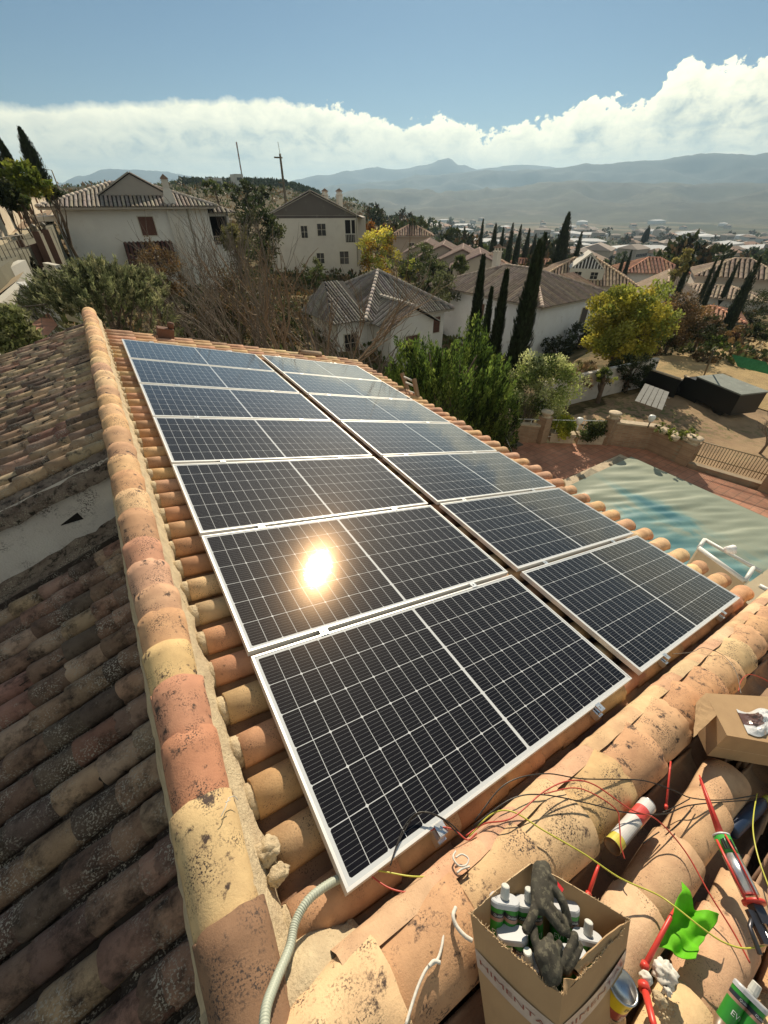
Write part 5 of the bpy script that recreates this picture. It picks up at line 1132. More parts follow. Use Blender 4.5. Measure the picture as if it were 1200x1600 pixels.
# parapet walls
def seg_wall(name, lab, pts, h, th, matl, cat, z=ZT_, cope=True, z2=None):
    t = thing(name, lab, cat, (pts[0][0], pts[0][1], z)); m = MB(); c = MB()
    for (x0, y0), (x1, y1) in zip(pts, pts[1:]):
        d = Vector((x1 - x0, y1 - y0, 0)); L_ = d.length; a = math.atan2(d.y, d.x); M = Matrix.Translation((x0, y0, z)) @ Matrix.Rotation(a, 4, 'Z')
        m.box(0, L_, -th / 2, th / 2, -.6, h, (1, 1, 1), M)
        if cope: c.box(-.03, L_ + .03, -th / 2 - .04, th / 2 + .04, h + .002, h + .07, (1, 1, 1), M)
    m.build('masonry', matl, t)
    if cope: c.build('coping', M_cope, t)
    return t
def pillar(lab, x, y, h=1.15, s=.2, name='brick_pillar'):
    t = thing(name, lab, 'pillar', (x, y, ZT_), 'brick pillars of the terrace parapet'); m = MB(); m.box(x - s, x + s, y - s, y + s, ZT_ - .5, ZT_ + h); m.build('shaft', M_brick, t)
    c = MB(); z = ZT_ + h
    c.lathe([(s * 1.1, .002), (s * .8, .04), (s * .9, .10), (s * 1.25, .18), (s * 1.25, .22), (s * .6, .225)], Matrix.Translation((x, y, z)), 14); c.build('stone_bowl', M_cope, t); return t
A_ = onz(783, 688, ZT_); B_ = onz(843, 690, ZT_); C2 = onz(944, 692, ZT_)
pillar('brick pillar with stone bowl, nearest to the big conifer', A_.x, A_.y); pillar('brick pillar with stone bowl, left of the planters', B_.x, B_.y); pillar('brick pillar with stone bowl, right of the planters', C2.x, C2.y)
seg_wall('brick_wall', 'low brick parapet between the two left pillars', [(A_.x + .2, A_.y - .05), (B_.x - .2, B_.y + .05)], .75, .18, M_brick, 'wall')
def railing(name, lab, p, q, z0, zr, cat='railing', n=2, r=.022, bars=0, matl=None, group=None):
    t = thing(name, lab, cat, (p[0], p[1], z0), group); p, q = Vector((p[0], p[1], 0)), Vector((q[0], q[1], 0))
    for i in range(n):
        m = MB(); z = lerp(z0 + .25, zr, i / max(1, n - 1)) if n > 1 else zr; m.tube([p + Vector((0, 0, z)), q + Vector((0, 0, z))], r, 6); m.build('rail', matl, t)
    for i in range(bars):
        m = MB(); c = p.lerp(q, i / max(1, bars - 1)); m.tube([c + Vector((0, 0, z0)), c + Vector((0, 0, zr))], r * .7, 5); m.build('bar', matl, t)
    return t
M_whitem = mat('white_metal', (.75, .75, .72), rough=.4, var=.03); M_iron = mat('dark_iron', (.10, .085, .06), rough=.6, var=.1); M_brz = mat('bronze_fence', (.30, .23, .13), rough=.55, var=.1)
railing('white_railing', 'white tube railing above the low brick parapet between the left pillars', (A_.x, A_.y), (B_.x, B_.y), ZT_ + .75, ZT_ + 1.0, n=2, bars=4, matl=M_whitem)
railing('white_railing', 'white tube railing behind the planters', (B_.x, B_.y), (C2.x, C2.y), ZT_, ZT_ + 1.0, n=2, bars=6, matl=M_whitem)
railing('white_railing', 'white tube railing left of the leftmost pillar, under the conifer', (A_.x - 3.5, A_.y + 1.0), (A_.x, A_.y), ZT_, ZT_ + 1.0, n=2, bars=5, matl=M_whitem)
E1, E2, E3 = onz(950, 692, ZT_), onz(1010, 700, ZT_), onz(1066, 724, ZT_)
seg_wall('brick_wall', 'brick parapet curving from the right pillar to the corner of the terrace', [(E1.x, E1.y), (E2.x, E2.y), (E3.x - .05, E3.y)], .95, .25, M_brick, 'wall')
pillar('square brick corner pillar without planters, at the start of the fence', E3.x, E3.y, .9, .22)
P2 = onz(1198, 765, ZT_); pillar('brick pillar cut by the right edge of the photo', P2.x, P2.y - .1, 1.0, .28)
t = railing('metal_fence', 'bronze coloured metal bar fence along the right side of the terrace', (E3.x, E3.y - .2), (P2.x, P2.y + .2), ZT_ + .25, ZT_ + 1.05, 'fence', n=2, bars=26, r=.02, matl=M_brz)
seg_wall('kerb_wall', 'low masonry kerb under the metal bar fence', [(E3.x, E3.y - .2), (P2.x, P2.y + .2)], .16, .22, M_brick, 'wall', cope=False)
for (pa, pb, lab, sd) in (((857, 684), (893, 686), 'long stone planter with bright bushes, beside the middle pillar', 1), ((899, 687), (938, 688), 'long stone planter with darker bushes, beside the right pillar', 2), ((745, 678), (775, 684), 'stone planter with yellow green bush under the conifer', 3)):
    a, b_ = onz(pa[0], pa[1] + 4, ZT_), onz(pb[0], pb[1] + 4, ZT_); t = thing('planter', lab, 'planter', a, 'stone planters along the parapet'); m = MB(); d = b_ - a; M = Matrix.Translation(a) @ Matrix.Rotation(math.atan2(d.y, d.x), 4, 'Z')
    m.box(0, d.length, -.18, .18, .0, .36, M=M); m.box(-.03, d.length + .03, -.21, .21, .362, .42, M=M); m.build('trough', M_cope, t)
    mb, _c = crown((a + b_) / 2 + Vector((0, 0, .62)), d.length * .5, .34, .46, 3200, .11, .032, [(.62, .62, .09), (.46, .50, .08), (.26, .33, .05)] if sd != 2 else MG, 300 + sd, clumps=26, cs=.5); mb.build('plants', M_leaf, t)
for i, (px, py) in enumerate(((1037, 672), (1056, 682), (1080, 680))):
    c = onz(px, py, ZT_ + 1.1); t = thing('potted_plant', ['green plant on the parapet, left of the corner', 'green plant on the parapet, next to the corner pillar', 'flat green plant on the corner pillar'][i], 'plant', c, 'plants on the parapet'); mb, _c = crown(c, .34, .3, .2, 500, .08, .022, [(.26, .30, .06), (.16, .2, .05)], 310 + i, clumps=14); mb.build('leaves', M_leaf, t); m = MB(); m.lathe([(.12, -.16), (.16, 0), (.14, .02)], Matrix.Translation(c), 10); m.build('pot', M_cope, t)
for (px, py, zz, lab, dark) in ((901, 672, 1.0, 'white bowl lamp on the parapet railing', 0), (1012, 668, 1.02, 'white globe lamp on a dark post on the brick parapet', 1)):
    c = onz(px, py, ZT_ + zz); t = thing('wall_lamp', lab, 'lamp', c); m = MB(); m.tube([c, c + Vector((0, 0, .22))], .025, 7); m.build('post', M_iron if dark else M_whitem, t)
    m = MB(); m.lathe([(.03, .22), (.10, .30), (.13, .42), (.11, .5), (.02, .52)], Matrix.Translation(c), 12, cap=True); m.build('lamp_shade', M_whitem, t)
c = onz(800, 702, ZT_); t = thing('lounge_chair', 'folded black and white garden chair in the shade of the parapet', 'chair', c); m = MB(); m.box(-.25, .25, -.3, .3, .25, .3, M=Matrix.Translation(c)); m.box(-.25, .25, .28, .33, .3, .85, M=Matrix.Translation(c)); m.build('seat', M_iron, t); m = MB(); m.tube([c + Vector((-.27, -.3, 0)), c + Vector((-.27, .3, .6))], .015, 6); m.build('frame', M_whitem, t)
# white garden wall and yard beyond
w0, w1 = Vector((18.3, 12.9, 0)), Vector((27.6, 11.9, 0)); zb = -7.5
t = seg_wall('garden_wall', 'weathered white garden wall with overgrown top, beyond the terrace', [(w0.x, w0.y), (w1.x, w1.y)], 1.7, .25, mat('weathered_white_wall', (.60, .56, .50), rough=.9, var=.1, vscale=1, stain=(.13, .11, .08), stain_amt=.42, stain_scale=1.4, stain_soft=.25), 'wall', z=zb, cope=False)
def drape(name, poly_fn, x0, x1, y0, y1, n, matl, dz=.03, kind='structure'):
    m = MB(); vs = []; idx = {}; fs = []
    for j in range(n + 1):
        for i in range(n + 1):
            x, y = lerp(x0, x1, i / n), lerp(y0, y1, j / n)
            if poly_fn(x, y): idx[(i, j)] = len(vs); vs.append((x, y, gz(x, y) + dz))
    for j in range(n):
        for i in range(n):
            k = [(i, j), (i + 1, j), (i + 1, j + 1), (i, j + 1)]
            if all(q in idx for q in k): fs.append(tuple(idx[q] for q in k))
    m.add(vs, fs, (1, 1, 1), True); return tag(m.build(name, matl), kind=kind)
drape('dirt_yard', lambda x, y: (x + noise.noise(Vector((x, y, 0)) * .4) * 2 - 18.2) > 0 and y < 11.6 + noise.noise(Vector((x, y, 4)) * .5) * 1.2 and x < 31 + noise.noise(Vector((y, x, 2)) * .3) * 5, 17.8, 37, -6, 13, 90,
      mat('sandy_dirt', (.33, .225, .13), rough=1, var=.25, vscale=.9, stain=(.11, .085, .05), stain_amt=.50, stain_scale=.55, stain_soft=.25, spec=(.14, .14, .05), spec_amt=.45, spec_scale=3, bump=.6, bscale=5, bdist=.05), .06)
drape('dry_field', lambda x, y: x > 29 + noise.noise(Vector((x, y, 0)) * .3) * 2 and x < 62 and y < 15 - .0 * x + noise.noise(Vector((x, y, 4)) * .3) * 2, 26, 62, -8, 18, 90,
      mat('dry_grass', (.42, .30, .14), rough=1, var=.25, vscale=.6, stain=(.12, .12, .05), stain_amt=.40, stain_scale=.5, stain_soft=.2, bump=.8, bscale=8, bdist=.08), .10)
# black box trailer with a grey roof, towed by a cab hidden in the shade
a, b_, c_, d_ = [onz(px, py, -6.0) for px, py in ((1100, 590), (1118, 585), (1188, 612), (1169, 618))]
ax = (((c_ - b_) + (d_ - a)) / 2); L_ = ax.length; ax.normalize(); ct = (a + b_ + c_ + d_) / 4; M = Matrix.Translation((ct.x, ct.y, 0)) @ Matrix.Rotation(math.atan2(ax.y, ax.x), 4, 'Z'); wd = .85
t = thing('box_lorry', 'small black box lorry with a grey roof parked on the dirt yard', 'lorry', (ct.x, ct.y, -7.4)); M_blk = mat('black_paint', (.012, .013, .012), rough=.5, var=.1)
m = MB(); m.box(-L_ / 2, L_ / 2, -wd, wd, -7.1, -6.02, M=M); m.build('box_body', M_blk, t)
m = MB(); m.box(-L_ / 2 - .04, L_ / 2 + .04, -wd - .04, wd + .04, -6.018, -5.95, M=M); m.build('roof_panel', mat('grey_green_sheet', (.20, .225, .20), rough=.7, var=.15, vscale=2, stain=(.32, .33, .29), stain_amt=.3, stain_scale=3), t)
m = MB(); hx = -L_ / 2; P = [(hx - 1.5, -7.1), (hx - .06, -7.1), (hx - .06, -6.2), (hx - .55, -6.2), (hx - .95, -6.62), (hx - 1.5, -6.72)]
vs = [M @ Vector((x, -wd * .92, z)) for x, z in P] + [M @ Vector((x, wd * .92, z)) for x, z in P]; k = len(P)
m.add(vs, [tuple(range(k)), tuple(reversed(range(k, 2 * k)))] + [(i, k + i, k + (i + 1) % k, (i + 1) % k) for i in range(k)]); m.build('cab', M_blk, t)
m = MB(); m.add([M @ Vector(q) for q in ((hx - .56, -.7, -6.19), (hx - .56, .7, -6.19), (hx - .96, .72, -6.605), (hx - .96, -.72, -6.605))], [(0, 1, 2, 3)]); m.build('windscreen', mat('dusty_glass', (.30, .30, .27), rough=.3), t)
for x in (hx - 1.0, L_ / 2 - .7):
    for s in (-1, 1):
        m = MB(); m.lathe([(.02, 0), (.16, 0), (.29, .01), (.30, .05), (.30, .17), (.28, .2), (.02, .2)], M @ Matrix.Translation((x, s * (wd - .02) - (.2 if s > 0 else 0), -7.12)) @ Matrix.Rotation(R_(-90), 4, 'X'), 18); m.build('wheel', M_blk, t)
# lean-to shed of dark boards, slatted crate, pole, green net, second fence
q = [onz(1016, 566, -5.9), onz(1070, 583, -5.9)]
t = seg_wall('dark_fence', 'dark boarded fence with pale top edge behind the black lorry', [(q[0].x, q[0].y), (q[1].x, q[1].y)], 1.2, .08, M_blk, 'fence', z=-7.5)
q = [onz(1073, 583, -6.1), onz(1102, 596, -6.1)]; seg_wall('dark_fence', 'short end of the dark boarded fence beside the cab of the lorry', [(q[0].x, q[0].y), (q[1].x, q[1].y)], 1.2, .08, M_blk, 'fence', z=-7.5)
p0, p1, p2, p3 = at(992, 626, 23.3), at(1036, 641, 22.8), at(1046, 613, 24.3), at(1008, 599, 24.8)
t = thing('slatted_board', 'pale slatted pallet board leaning against the bank in the yard', 'pallet', p0); ex, ey = p1 - p0, p3 - p0
for i in range(5):
    m = MB(); u_ = i / 5; n_ = ex.cross(ey).normalized() * .03
    for o_ in (0,):
        A1, B1 = p0 + ex * u_, p0 + ex * (u_ + .17); k = (p2 - p1) - ey
        vs = [A1, B1, B1 + ey + k * u_, A1 + ey + k * u_]; m.add(vs + [v_ - n_ for v_ in vs], [(0, 1, 2, 3), (7, 6, 5, 4), (0, 4, 5, 1), (1, 5, 6, 2), (2, 6, 7, 3), (3, 7, 4, 0)])
    m.build('slat', mat('grey_wood', (.34, .34, .32), rough=.9, var=.15), t)
m = MB(); n2 = ex.cross(ey).normalized() * -.04
for f_ in (.3, .7): m.tube([p0 + ey * f_ + n2 * 1.6, p0 + ex + ey * f_ + n2 * 1.6], .03, 4)
m.build('batten', MATS['grey_wood'], t)
m = MB(); m.tube([onz(1098, 592, -7.2), at(1115, 548, 29)], .045, 6); tag(m.build('leaning_pole', M_iron), 'thin dark pole leaning out of the yard behind the lorry', 'pole')
g0, g1 = G(1150, 578), G(1205, 592)
m = MB(); d = (g1 - g0); m.quad(g0 + Vector((0, 0, .2)), g1 + Vector((0, 0, .2)), g1 + Vector((.6, .9, .75)), g0 + Vector((.6, .9, .75))); tag(m.build('green_netting', mat('green_net', (.05, .24, .09), rough=.7, transl=.3)), 'bright green netting strip lying at the edge of the dry field', 'net')
# white rail and beige parapet just below the eave on the right
zq = -2.7
def Q(px, py, z=zq): return onz(px, py, z)
t = thing('balcony_parapet', 'beige balcony parapet with white top rails below the eave corner', 'balcony', Q(1090, 856))
M_beige = mat('beige_render', (.50, .42, .29), rough=.9, var=.08)
a, b_ = Q(1092, 856), Q(1164, 908); a2, b2 = Q(1101, 843), Q(1189, 893)
m = MB(); m.tube([a, b_], .035, 8); m.build('top_rail', M_whitem, t); m = MB(); m.tube([a2, b2], .03, 8); m.build('top_rail', M_whitem, t); m = MB(); m.tube([b_, b2 - (b2 - a2) * .12], .03, 8); m.build('cross_rail', M_whitem, t); m = MB(); m.tube([a, a2], .03, 8); m.build('cross_rail', M_whitem, t)
dn = Vector((0, 0, -.9)); n_ = Vector((.03, .02, 0))
m = MB(); m.add([a - n_, b_ - n_, b_ + dn - n_, a + dn - n_, a + n_, b_ + n_, b_ + dn + n_, a + dn + n_], [(0, 1, 2, 3), (7, 6, 5, 4), (0, 4, 5, 1), (3, 2, 6, 7), (0, 3, 7, 4), (1, 5, 6, 2)]); m.build('parapet_panel', M_beige, t)
m = MB(); m.quad(a + Vector((0, 0, -.25)), b_ + Vector((0, 0, -.25)), b2 + Vector((0, 0, -.25)), a2 + Vector((0, 0, -.25))); m.build('sill', mat('grey_sill', (.30, .29, .22), rough=.8), t)
f1, f2, f3, f4 = Q(1150, 925), Q(1240, 860), Q(1300, 960), Q(1170, 985)
m = MB(); m.add([f1, f2, f3, f4, f1 + dn, f2 + dn, f3 + dn, f4 + dn], [(0, 1, 2, 3), (0, 4, 5, 1), (3, 7, 4, 0), (1, 5, 6, 2)]); m.build('deck', M_beige, t)
g1, g2 = Q(1186, 915), Q(1215, 930); m = MB(); m.tube([g1, g2], .035, 8); m.build('post_rail', M_whitem, t)
m = MB(); p = Q(1141, 862, -2.4); m.tube([p + Vector((-.05, .05, .02)), p + Vector((.03, 0, .05)), p + Vector((.06, -.02, -.02))], [.05, .06, .05], 10); o = m.build('broken_tile_piece', M_tile); tag(o, 'small broken roof tile piece held on the white rail', 'tile piece')
# the terrace's near side under the eave
# ------------------------------------------------------------------ left street
M_asph = mat('asphalt', (.13, .125, .085), rough=.95, var=.15, vscale=1.2, stain=(.22, .2, .14), stain_amt=.3, stain_scale=.7, stain_soft=.3); M_kerb = mat('kerb_stone', (.44, .38, .26), rough=.9, var=.12, vscale=2)
def strip(name, A, B, matl, kind='structure', skirt=None):
    m = MB(); n = len(A)
    for i in range(n - 1): m.quad(A[i], A[i + 1], B[i + 1], B[i])
    if skirt:
        for R1 in (A, B):
            for i in range(n - 1): m.quad(R1[i], R1[i + 1], R1[i + 1] + Vector((0, 0, -skirt)), R1[i] + Vector((0, 0, -skirt)))
    o = m.build(name, matl); return tag(o, kind=kind)
def on(px, py, z): return onz(px, py, z)
zs = .1
nearE = [on(-60, 445, zs - .05), on(0, 418, zs), on(40, 392, zs + .05), on(78, 357, zs + .2), on(84, 349, zs + .25)]
farE = [on(-60, 408, zs - .05), on(0, 384, zs), on(40, 366, zs + .05), on(76, 349, zs + .2), on(83, 345, zs + .25)]
strip('street', nearE, farE, M_asph, skirt=3)
kE = [p + Vector((-.45, .25, .13)) for p in farE]; strip('pavement', [p + Vector((0, 0, .13)) for p in farE], kE, M_kerb, skirt=.4)
gE = [on(-60, 362, .9), on(0, 345, .9), on(40, 334, .9), on(72, 327, .9), on(86, 325, .9)]; strip('gravel_bank', kE, gE, mat('gravel', (.24, .17, .11), rough=1, var=.3, vscale=3, bump=.8, bscale=20, bdist=.05), skirt=3)
M_sw = mat('street_wall', (.56, .48, .36), rough=.9, var=.12, vscale=.8, stain=(.26, .2, .13), stain_amt=.35, stain_scale=1.2, stain_soft=.3)
t = seg_wall('street_wall', 'pale retaining wall with brick posts above the street on the left', [(p.x, p.y) for p in gE], 1.15, .25, M_sw, 'wall', z=.75)
for i in range(5):
    p = gE[1].lerp(gE[3], i / 4.0); m = MB(); m.box(p.x - .16, p.x + .16, p.y - .3, p.y + .0, .7, 2.05); m.build('wall_post', mat('brown_post', (.25, .14, .09), rough=.9, var=.15), t)
# white walls and steps of the neighbouring plot (lower left)
M_ww = mat('whitewash', (.66, .63, .55), rough=.9, var=.08, vscale=1, stain=(.40, .36, .28), stain_amt=.3, stain_scale=2, stain_soft=.3)
def wall3(name, lab, a, b_, h, th=.25, matl=None, cat='wall'):
    t = MB(); d = Vector((b_.x - a.x, b_.y - a.y, 0)); n_ = Vector((-d.y, d.x, 0)).normalized() * th / 2; A1, B1 = Vector(a), Vector(b_); dn = Vector((0, 0, -h))
    t.add([A1 - n_, B1 - n_, B1 - n_ + dn, A1 - n_ + dn, A1 + n_, B1 + n_, B1 + n_ + dn, A1 + n_ + dn], [(0, 1, 2, 3), (7, 6, 5, 4), (0, 4, 5, 1), (3, 2, 6, 7), (0, 3, 7, 4), (1, 5, 6, 2)]); return tag(t.build(name, matl or M_ww), lab, cat)
wall3('white_wall', 'white boundary wall along the near side of the street on the left', at(-60, 452, 19), at(34, 406, 22), 1.9)
wall3('white_wall', 'lower white plastered wall beneath the street wall at the left edge', at(-60, 520, 15.5), at(32, 440, 19), 3.5)
wall3('white_wall', 'bluish white end wall of the steps facing the roof', at(32, 440, 19), at(68, 455, 17.5), 3.5, matl=mat('cool_whitewash', (.64, .64, .62), rough=.9, var=.06))
q = [at(-60, 505, 16), at(30, 437, 19.3), at(38, 425, 21), at(-40, 470, 19)]
m = MB(); m.quad(*[p + Vector((0, 0, .02)) for p in q]); tag(m.build('steps_landing', mat('sand_screed', (.46, .36, .23), rough=.9, var=.1)), kind='structure')
q = [at(30, 520, 13.2), at(75, 488, 15), at(90, 508, 14), at(60, 540, 12.6)]
m = MB(); m.quad(*q); tag(m.build('red_patio', M_pave), kind='structure')
railing('iron_fence', 'thin dark iron fence on top of the street side wall', at(-40, 432, 20)[:2], at(50, 395, 24)[:2], -.35, .75, 'fence', n=1, bars=14, r=.02, matl=M_iron)
railing('iron_fence', 'thin dark iron fence around the small red patio', at(45, 500, 14.5)[:2], at(85, 500, 14.5)[:2], -1.4, -.3, 'fence', n=1, bars=7, r=.018, matl=M_iron)
for i, (px, py, lab) in enumerate(((36, 388, 'brown gate post nearest to the left edge'), (60, 374, 'brown gate post with a ball top, left of the pair'), (75, 371, 'brown gate post with a ball top, right of the pair'))):
    p = at(px, py, 27); t = thing('gate_post', lab, 'gate post', p, 'gate posts beside the street'); m = MB(); m.box(p.x - .13, p.x + .13, p.y - .13, p.y + .13, p.z - 2.4, p.z + .3); m.build('shaft', mat('brown_brick', (.10, .055, .04), rough=.9, var=.15), t)
    m = MB(); m.lathe([(.02, .3), (.10, .3), (.05, .36), (.11, .44), (.11, .5), (.02, .58)], Matrix.Translation(p), 10); m.build('ball_top', M_iron, t)
wall3('brown_gate', 'dark brown solid gate between the posts beside the street', at(40, 385, 26.8), at(62, 378, 27.2), .9, .06, mat('brown_brick'), 'gate')
wall3('white_wall', 'short white wall under the gate posts beside the hedge', at(70, 410, 24), at(90, 414, 23.6), 2.2)
def lamp_post(lab, px, py, px1, py1, D):
    b_ = at(px1, py1, D); tp = at(px, py, D); t = thing('street_lamp', lab, 'street lamp', b_); m = MB(); top = Vector((b_.x, b_.y, tp.z)); m.tube([b_ + Vector((0, 0, -3)), top, top + Vector((-.6, 0, .05))], [.07, .05, .035], 6); m.build('pole', M_iron, t)
    m = MB(); m.box(top.x - .95, top.x - .55, top.y - .1, top.y + .1, top.z, top.z + .1); m.build('lamp_head', M_iron, t)
lamp_post('slender street lamp between the dark bush and the wide white house', 86, 266, 94, 300, 60)
b_ = at(446, 312, 76); t = thing('utility_pole', 'dark wooden utility pole with cross arms behind the cream gabled house', 'utility pole', b_); tp = at(437, 240, 76); m = MB(); m.tube([Vector((b_.x, b_.y, b_.z - 5)), Vector((b_.x, b_.y, tp.z))], [.24, .15], 8); m.build('pole', M_iron, t)
for zz, L_ in ((-.5, .9), (-3.2, .7)): m = MB(); m.box(b_.x - L_, b_.x + L_ * .3, b_.y - .08, b_.y + .08, tp.z + zz, tp.z + zz + .16); m.build('cross_arm', M_iron, t)
m = MB(); m.tube([Vector((b_.x, b_.y, tp.z)), Vector((b_.x - .1, b_.y, tp.z + 1.2))], .03, 5); m.build('aerial', M_iron, t)
b_ = at(377, 268, 370); tp = at(370, 222, 370); t = thing('radio_mast', 'tall thin red and white radio mast on the wooded hilltop', 'radio mast', b_); m = MB(); H = tp.z - b_.z + 8
for i in range(8): m.box(b_.x - .35, b_.x + .35, b_.y - .35, b_.y + .35, b_.z - 8 + H * i / 8, b_.z - 8 + H * (i + 1) / 8, (.45, .30, .27) if i % 2 else (.5, .5, .5))
m.build('mast', M_wall, t)
for i, (px, py, w_, h_, lab) in enumerate(((334, 285, 4, 2, 'pale block building on the hill, left of the radio mast'), (371, 284, 2.5, 3.5, 'small white tower building on the hill below the radio mast'))):
    p = at(px, py, 330); t = thing('hill_building', lab, 'building', p, 'buildings on the hill crest'); m = MB(); m.box(-w_, w_, -5, 5, -3, h_, (.55, .54, .50), Matrix.Translation(p)); m.build('wall', M_wall, t); m = MB()
    m.box(-w_ + 1, w_ - 1, -5.05, -5, h_ - 3, h_ - 1.6, (.1, .1, .1), Matrix.Translation(p))
    m.build('window', M_wall, t)
# ladder head at the far eave, ridge vent tile, cap by the right column
a = W(4.93, 6.35, -.25); t = thing('wooden_ladder', 'weathered wooden ladder end with pale rungs rising over the far eave', 'ladder', a)
P1, P2_ = onr(637, 617, -.2), onr(655, 628, -.2)
base1, base2 = at(640, 618, 8.1), at(653, 622, 7.7); tp1, tp2 = at(628, 583, 8.3), at(647, 592, 7.9)
for s0, s1 in ((base1, tp1), (base2, tp2)):
    m = MB(); d = (s0 - s1).normalized(); m.tube([s0 + d * 3.6, s1], .045, 4, smooth=False); m.build('stile', mat('weathered_wood', (.33, .22, .13), rough=.9, var=.2, vscale=12), t)
for f_ in (.15, .4, .8): m = MB(); m.tube([tp1.lerp(base1, f_), tp2.lerp(base2, f_)], .02, 6); m.build('rung', mat('pale_wood', (.62, .60, .54), rough=.8), t)
c = W(.72, 8.35, -.06); t = thing('roof_vent', 'small dark terracotta vent block on the far edge of the roof', 'vent', c); m = MB(); M = RMat(.75, 8.4, -.1); m.box(-.13, .13, -.1, .1, -.05, .17, M=M); m.build('block', mat('dark_terracotta', (.15, .075, .05), rough=.9, var=.2), t); m = MB(); m.lathe([(.05, 0), (.06, .1), (.03, .11)], M @ Matrix.Translation((.09, 0, .17)), 10); m.build('pipe_stub', MATS['dark_terracotta'], t)
m = MB(); vs, fs = tile_tpl(.5, .075, .09, 10); m.add(vs, fs, (.36, .26, .18), True, frame(W(3.35, 8.33, -.06), UD + VD * .0, UPW)); tag(m.build('loose_tile', M_tile), 'loose grey brown tile lying across the far edge above the right column', 'roof tile')
# ------------------------------------------------------------------ tools and materials lying on the near tiles
def wp(px, py, w=0.0): return W(*onr(px, py, w))
def spline(pts, n=10):
    P = [Vector(p) for p in pts]; P = [P[0] * 2 - P[1]] + P + [P[-1] * 2 - P[-2]]; o = []
    for i in range(1, len(P) - 2):
        a, b, c, d = P[i - 1:i + 3]
        for k in range(n):
            t = k / n; o.append(.5 * ((2 * b) + (c - a) * t + (2 * a - 5 * b + 4 * c - d) * t * t + (3 * b - a - 3 * c + d) * t ** 3))
    o.append(P[-2]); return o
def basis(o, z, x=None):
    z = Vector(z).normalized(); x = Vector(x) if x is not None else z.orthogonal(); x = (x - z * x.dot(z)).normalized(); y = z.cross(x)
    return Matrix(((x.x, y.x, z.x, o[0]), (x.y, y.y, z.y, o[1]), (x.z, y.z, z.z, o[2]), (0, 0, 0, 1)))
def textmesh(s, size):
    c = bpy.data.curves.new('lettering', 'FONT'); c.body = s; c.size = size; c.align_x = 'CENTER'; c.align_y = 'CENTER'; c.resolution_u = 3
    o = bpy.data.objects.new('lettering', c); COL.objects.link(o); dg = bpy.context.evaluated_depsgraph_get(); me = o.evaluated_get(dg).to_mesh()
    vs = [tuple(v.co) for v in me.vertices]; fs = [tuple(p.vertices) for p in me.polygons]; o.evaluated_get(dg).to_mesh_clear(); bpy.data.objects.remove(o); bpy.data.curves.remove(c); return vs, fs
def wraptext(mb, s, size, M, r, ang, z, col, rot=0.0, off=.0006, sx=1.0):
    vs, fs = textmesh(s, size); o = []
    for x, y, _ in vs:
        x *= sx
        if rot: x, y = x * math.cos(rot) - y * math.sin(rot), x * math.sin(rot) + y * math.cos(rot)
        a = ang + x / r; o.append(((r + off) * math.cos(a), (r + off) * math.sin(a), z + y))
    mb.add(o, fs, col, False, M)
M_card = mat('cardboard', (.44, .29, .155), rough=.9, var=.10, vscale=9, stain=(.30, .19, .10), stain_amt=.2, stain_scale=7, stain_soft=.3, bump=.15, bscale=160, bdist=.002)
M_torn = mat('torn_cardboard', (.58, .43, .26), rough=1, var=.25, vscale=60, bump=1, bscale=150, bdist=.004)
M_plas = mat('coloured_plastic', attr=True, rough=.38, var=.04, vscale=20)
M_label = mat('printed_label', attr=True, rough=.35, var=.05, vscale=30)
M_tape = mat('printed_tape', (.50, .42, .36), rough=.3, var=.15, vscale=30)
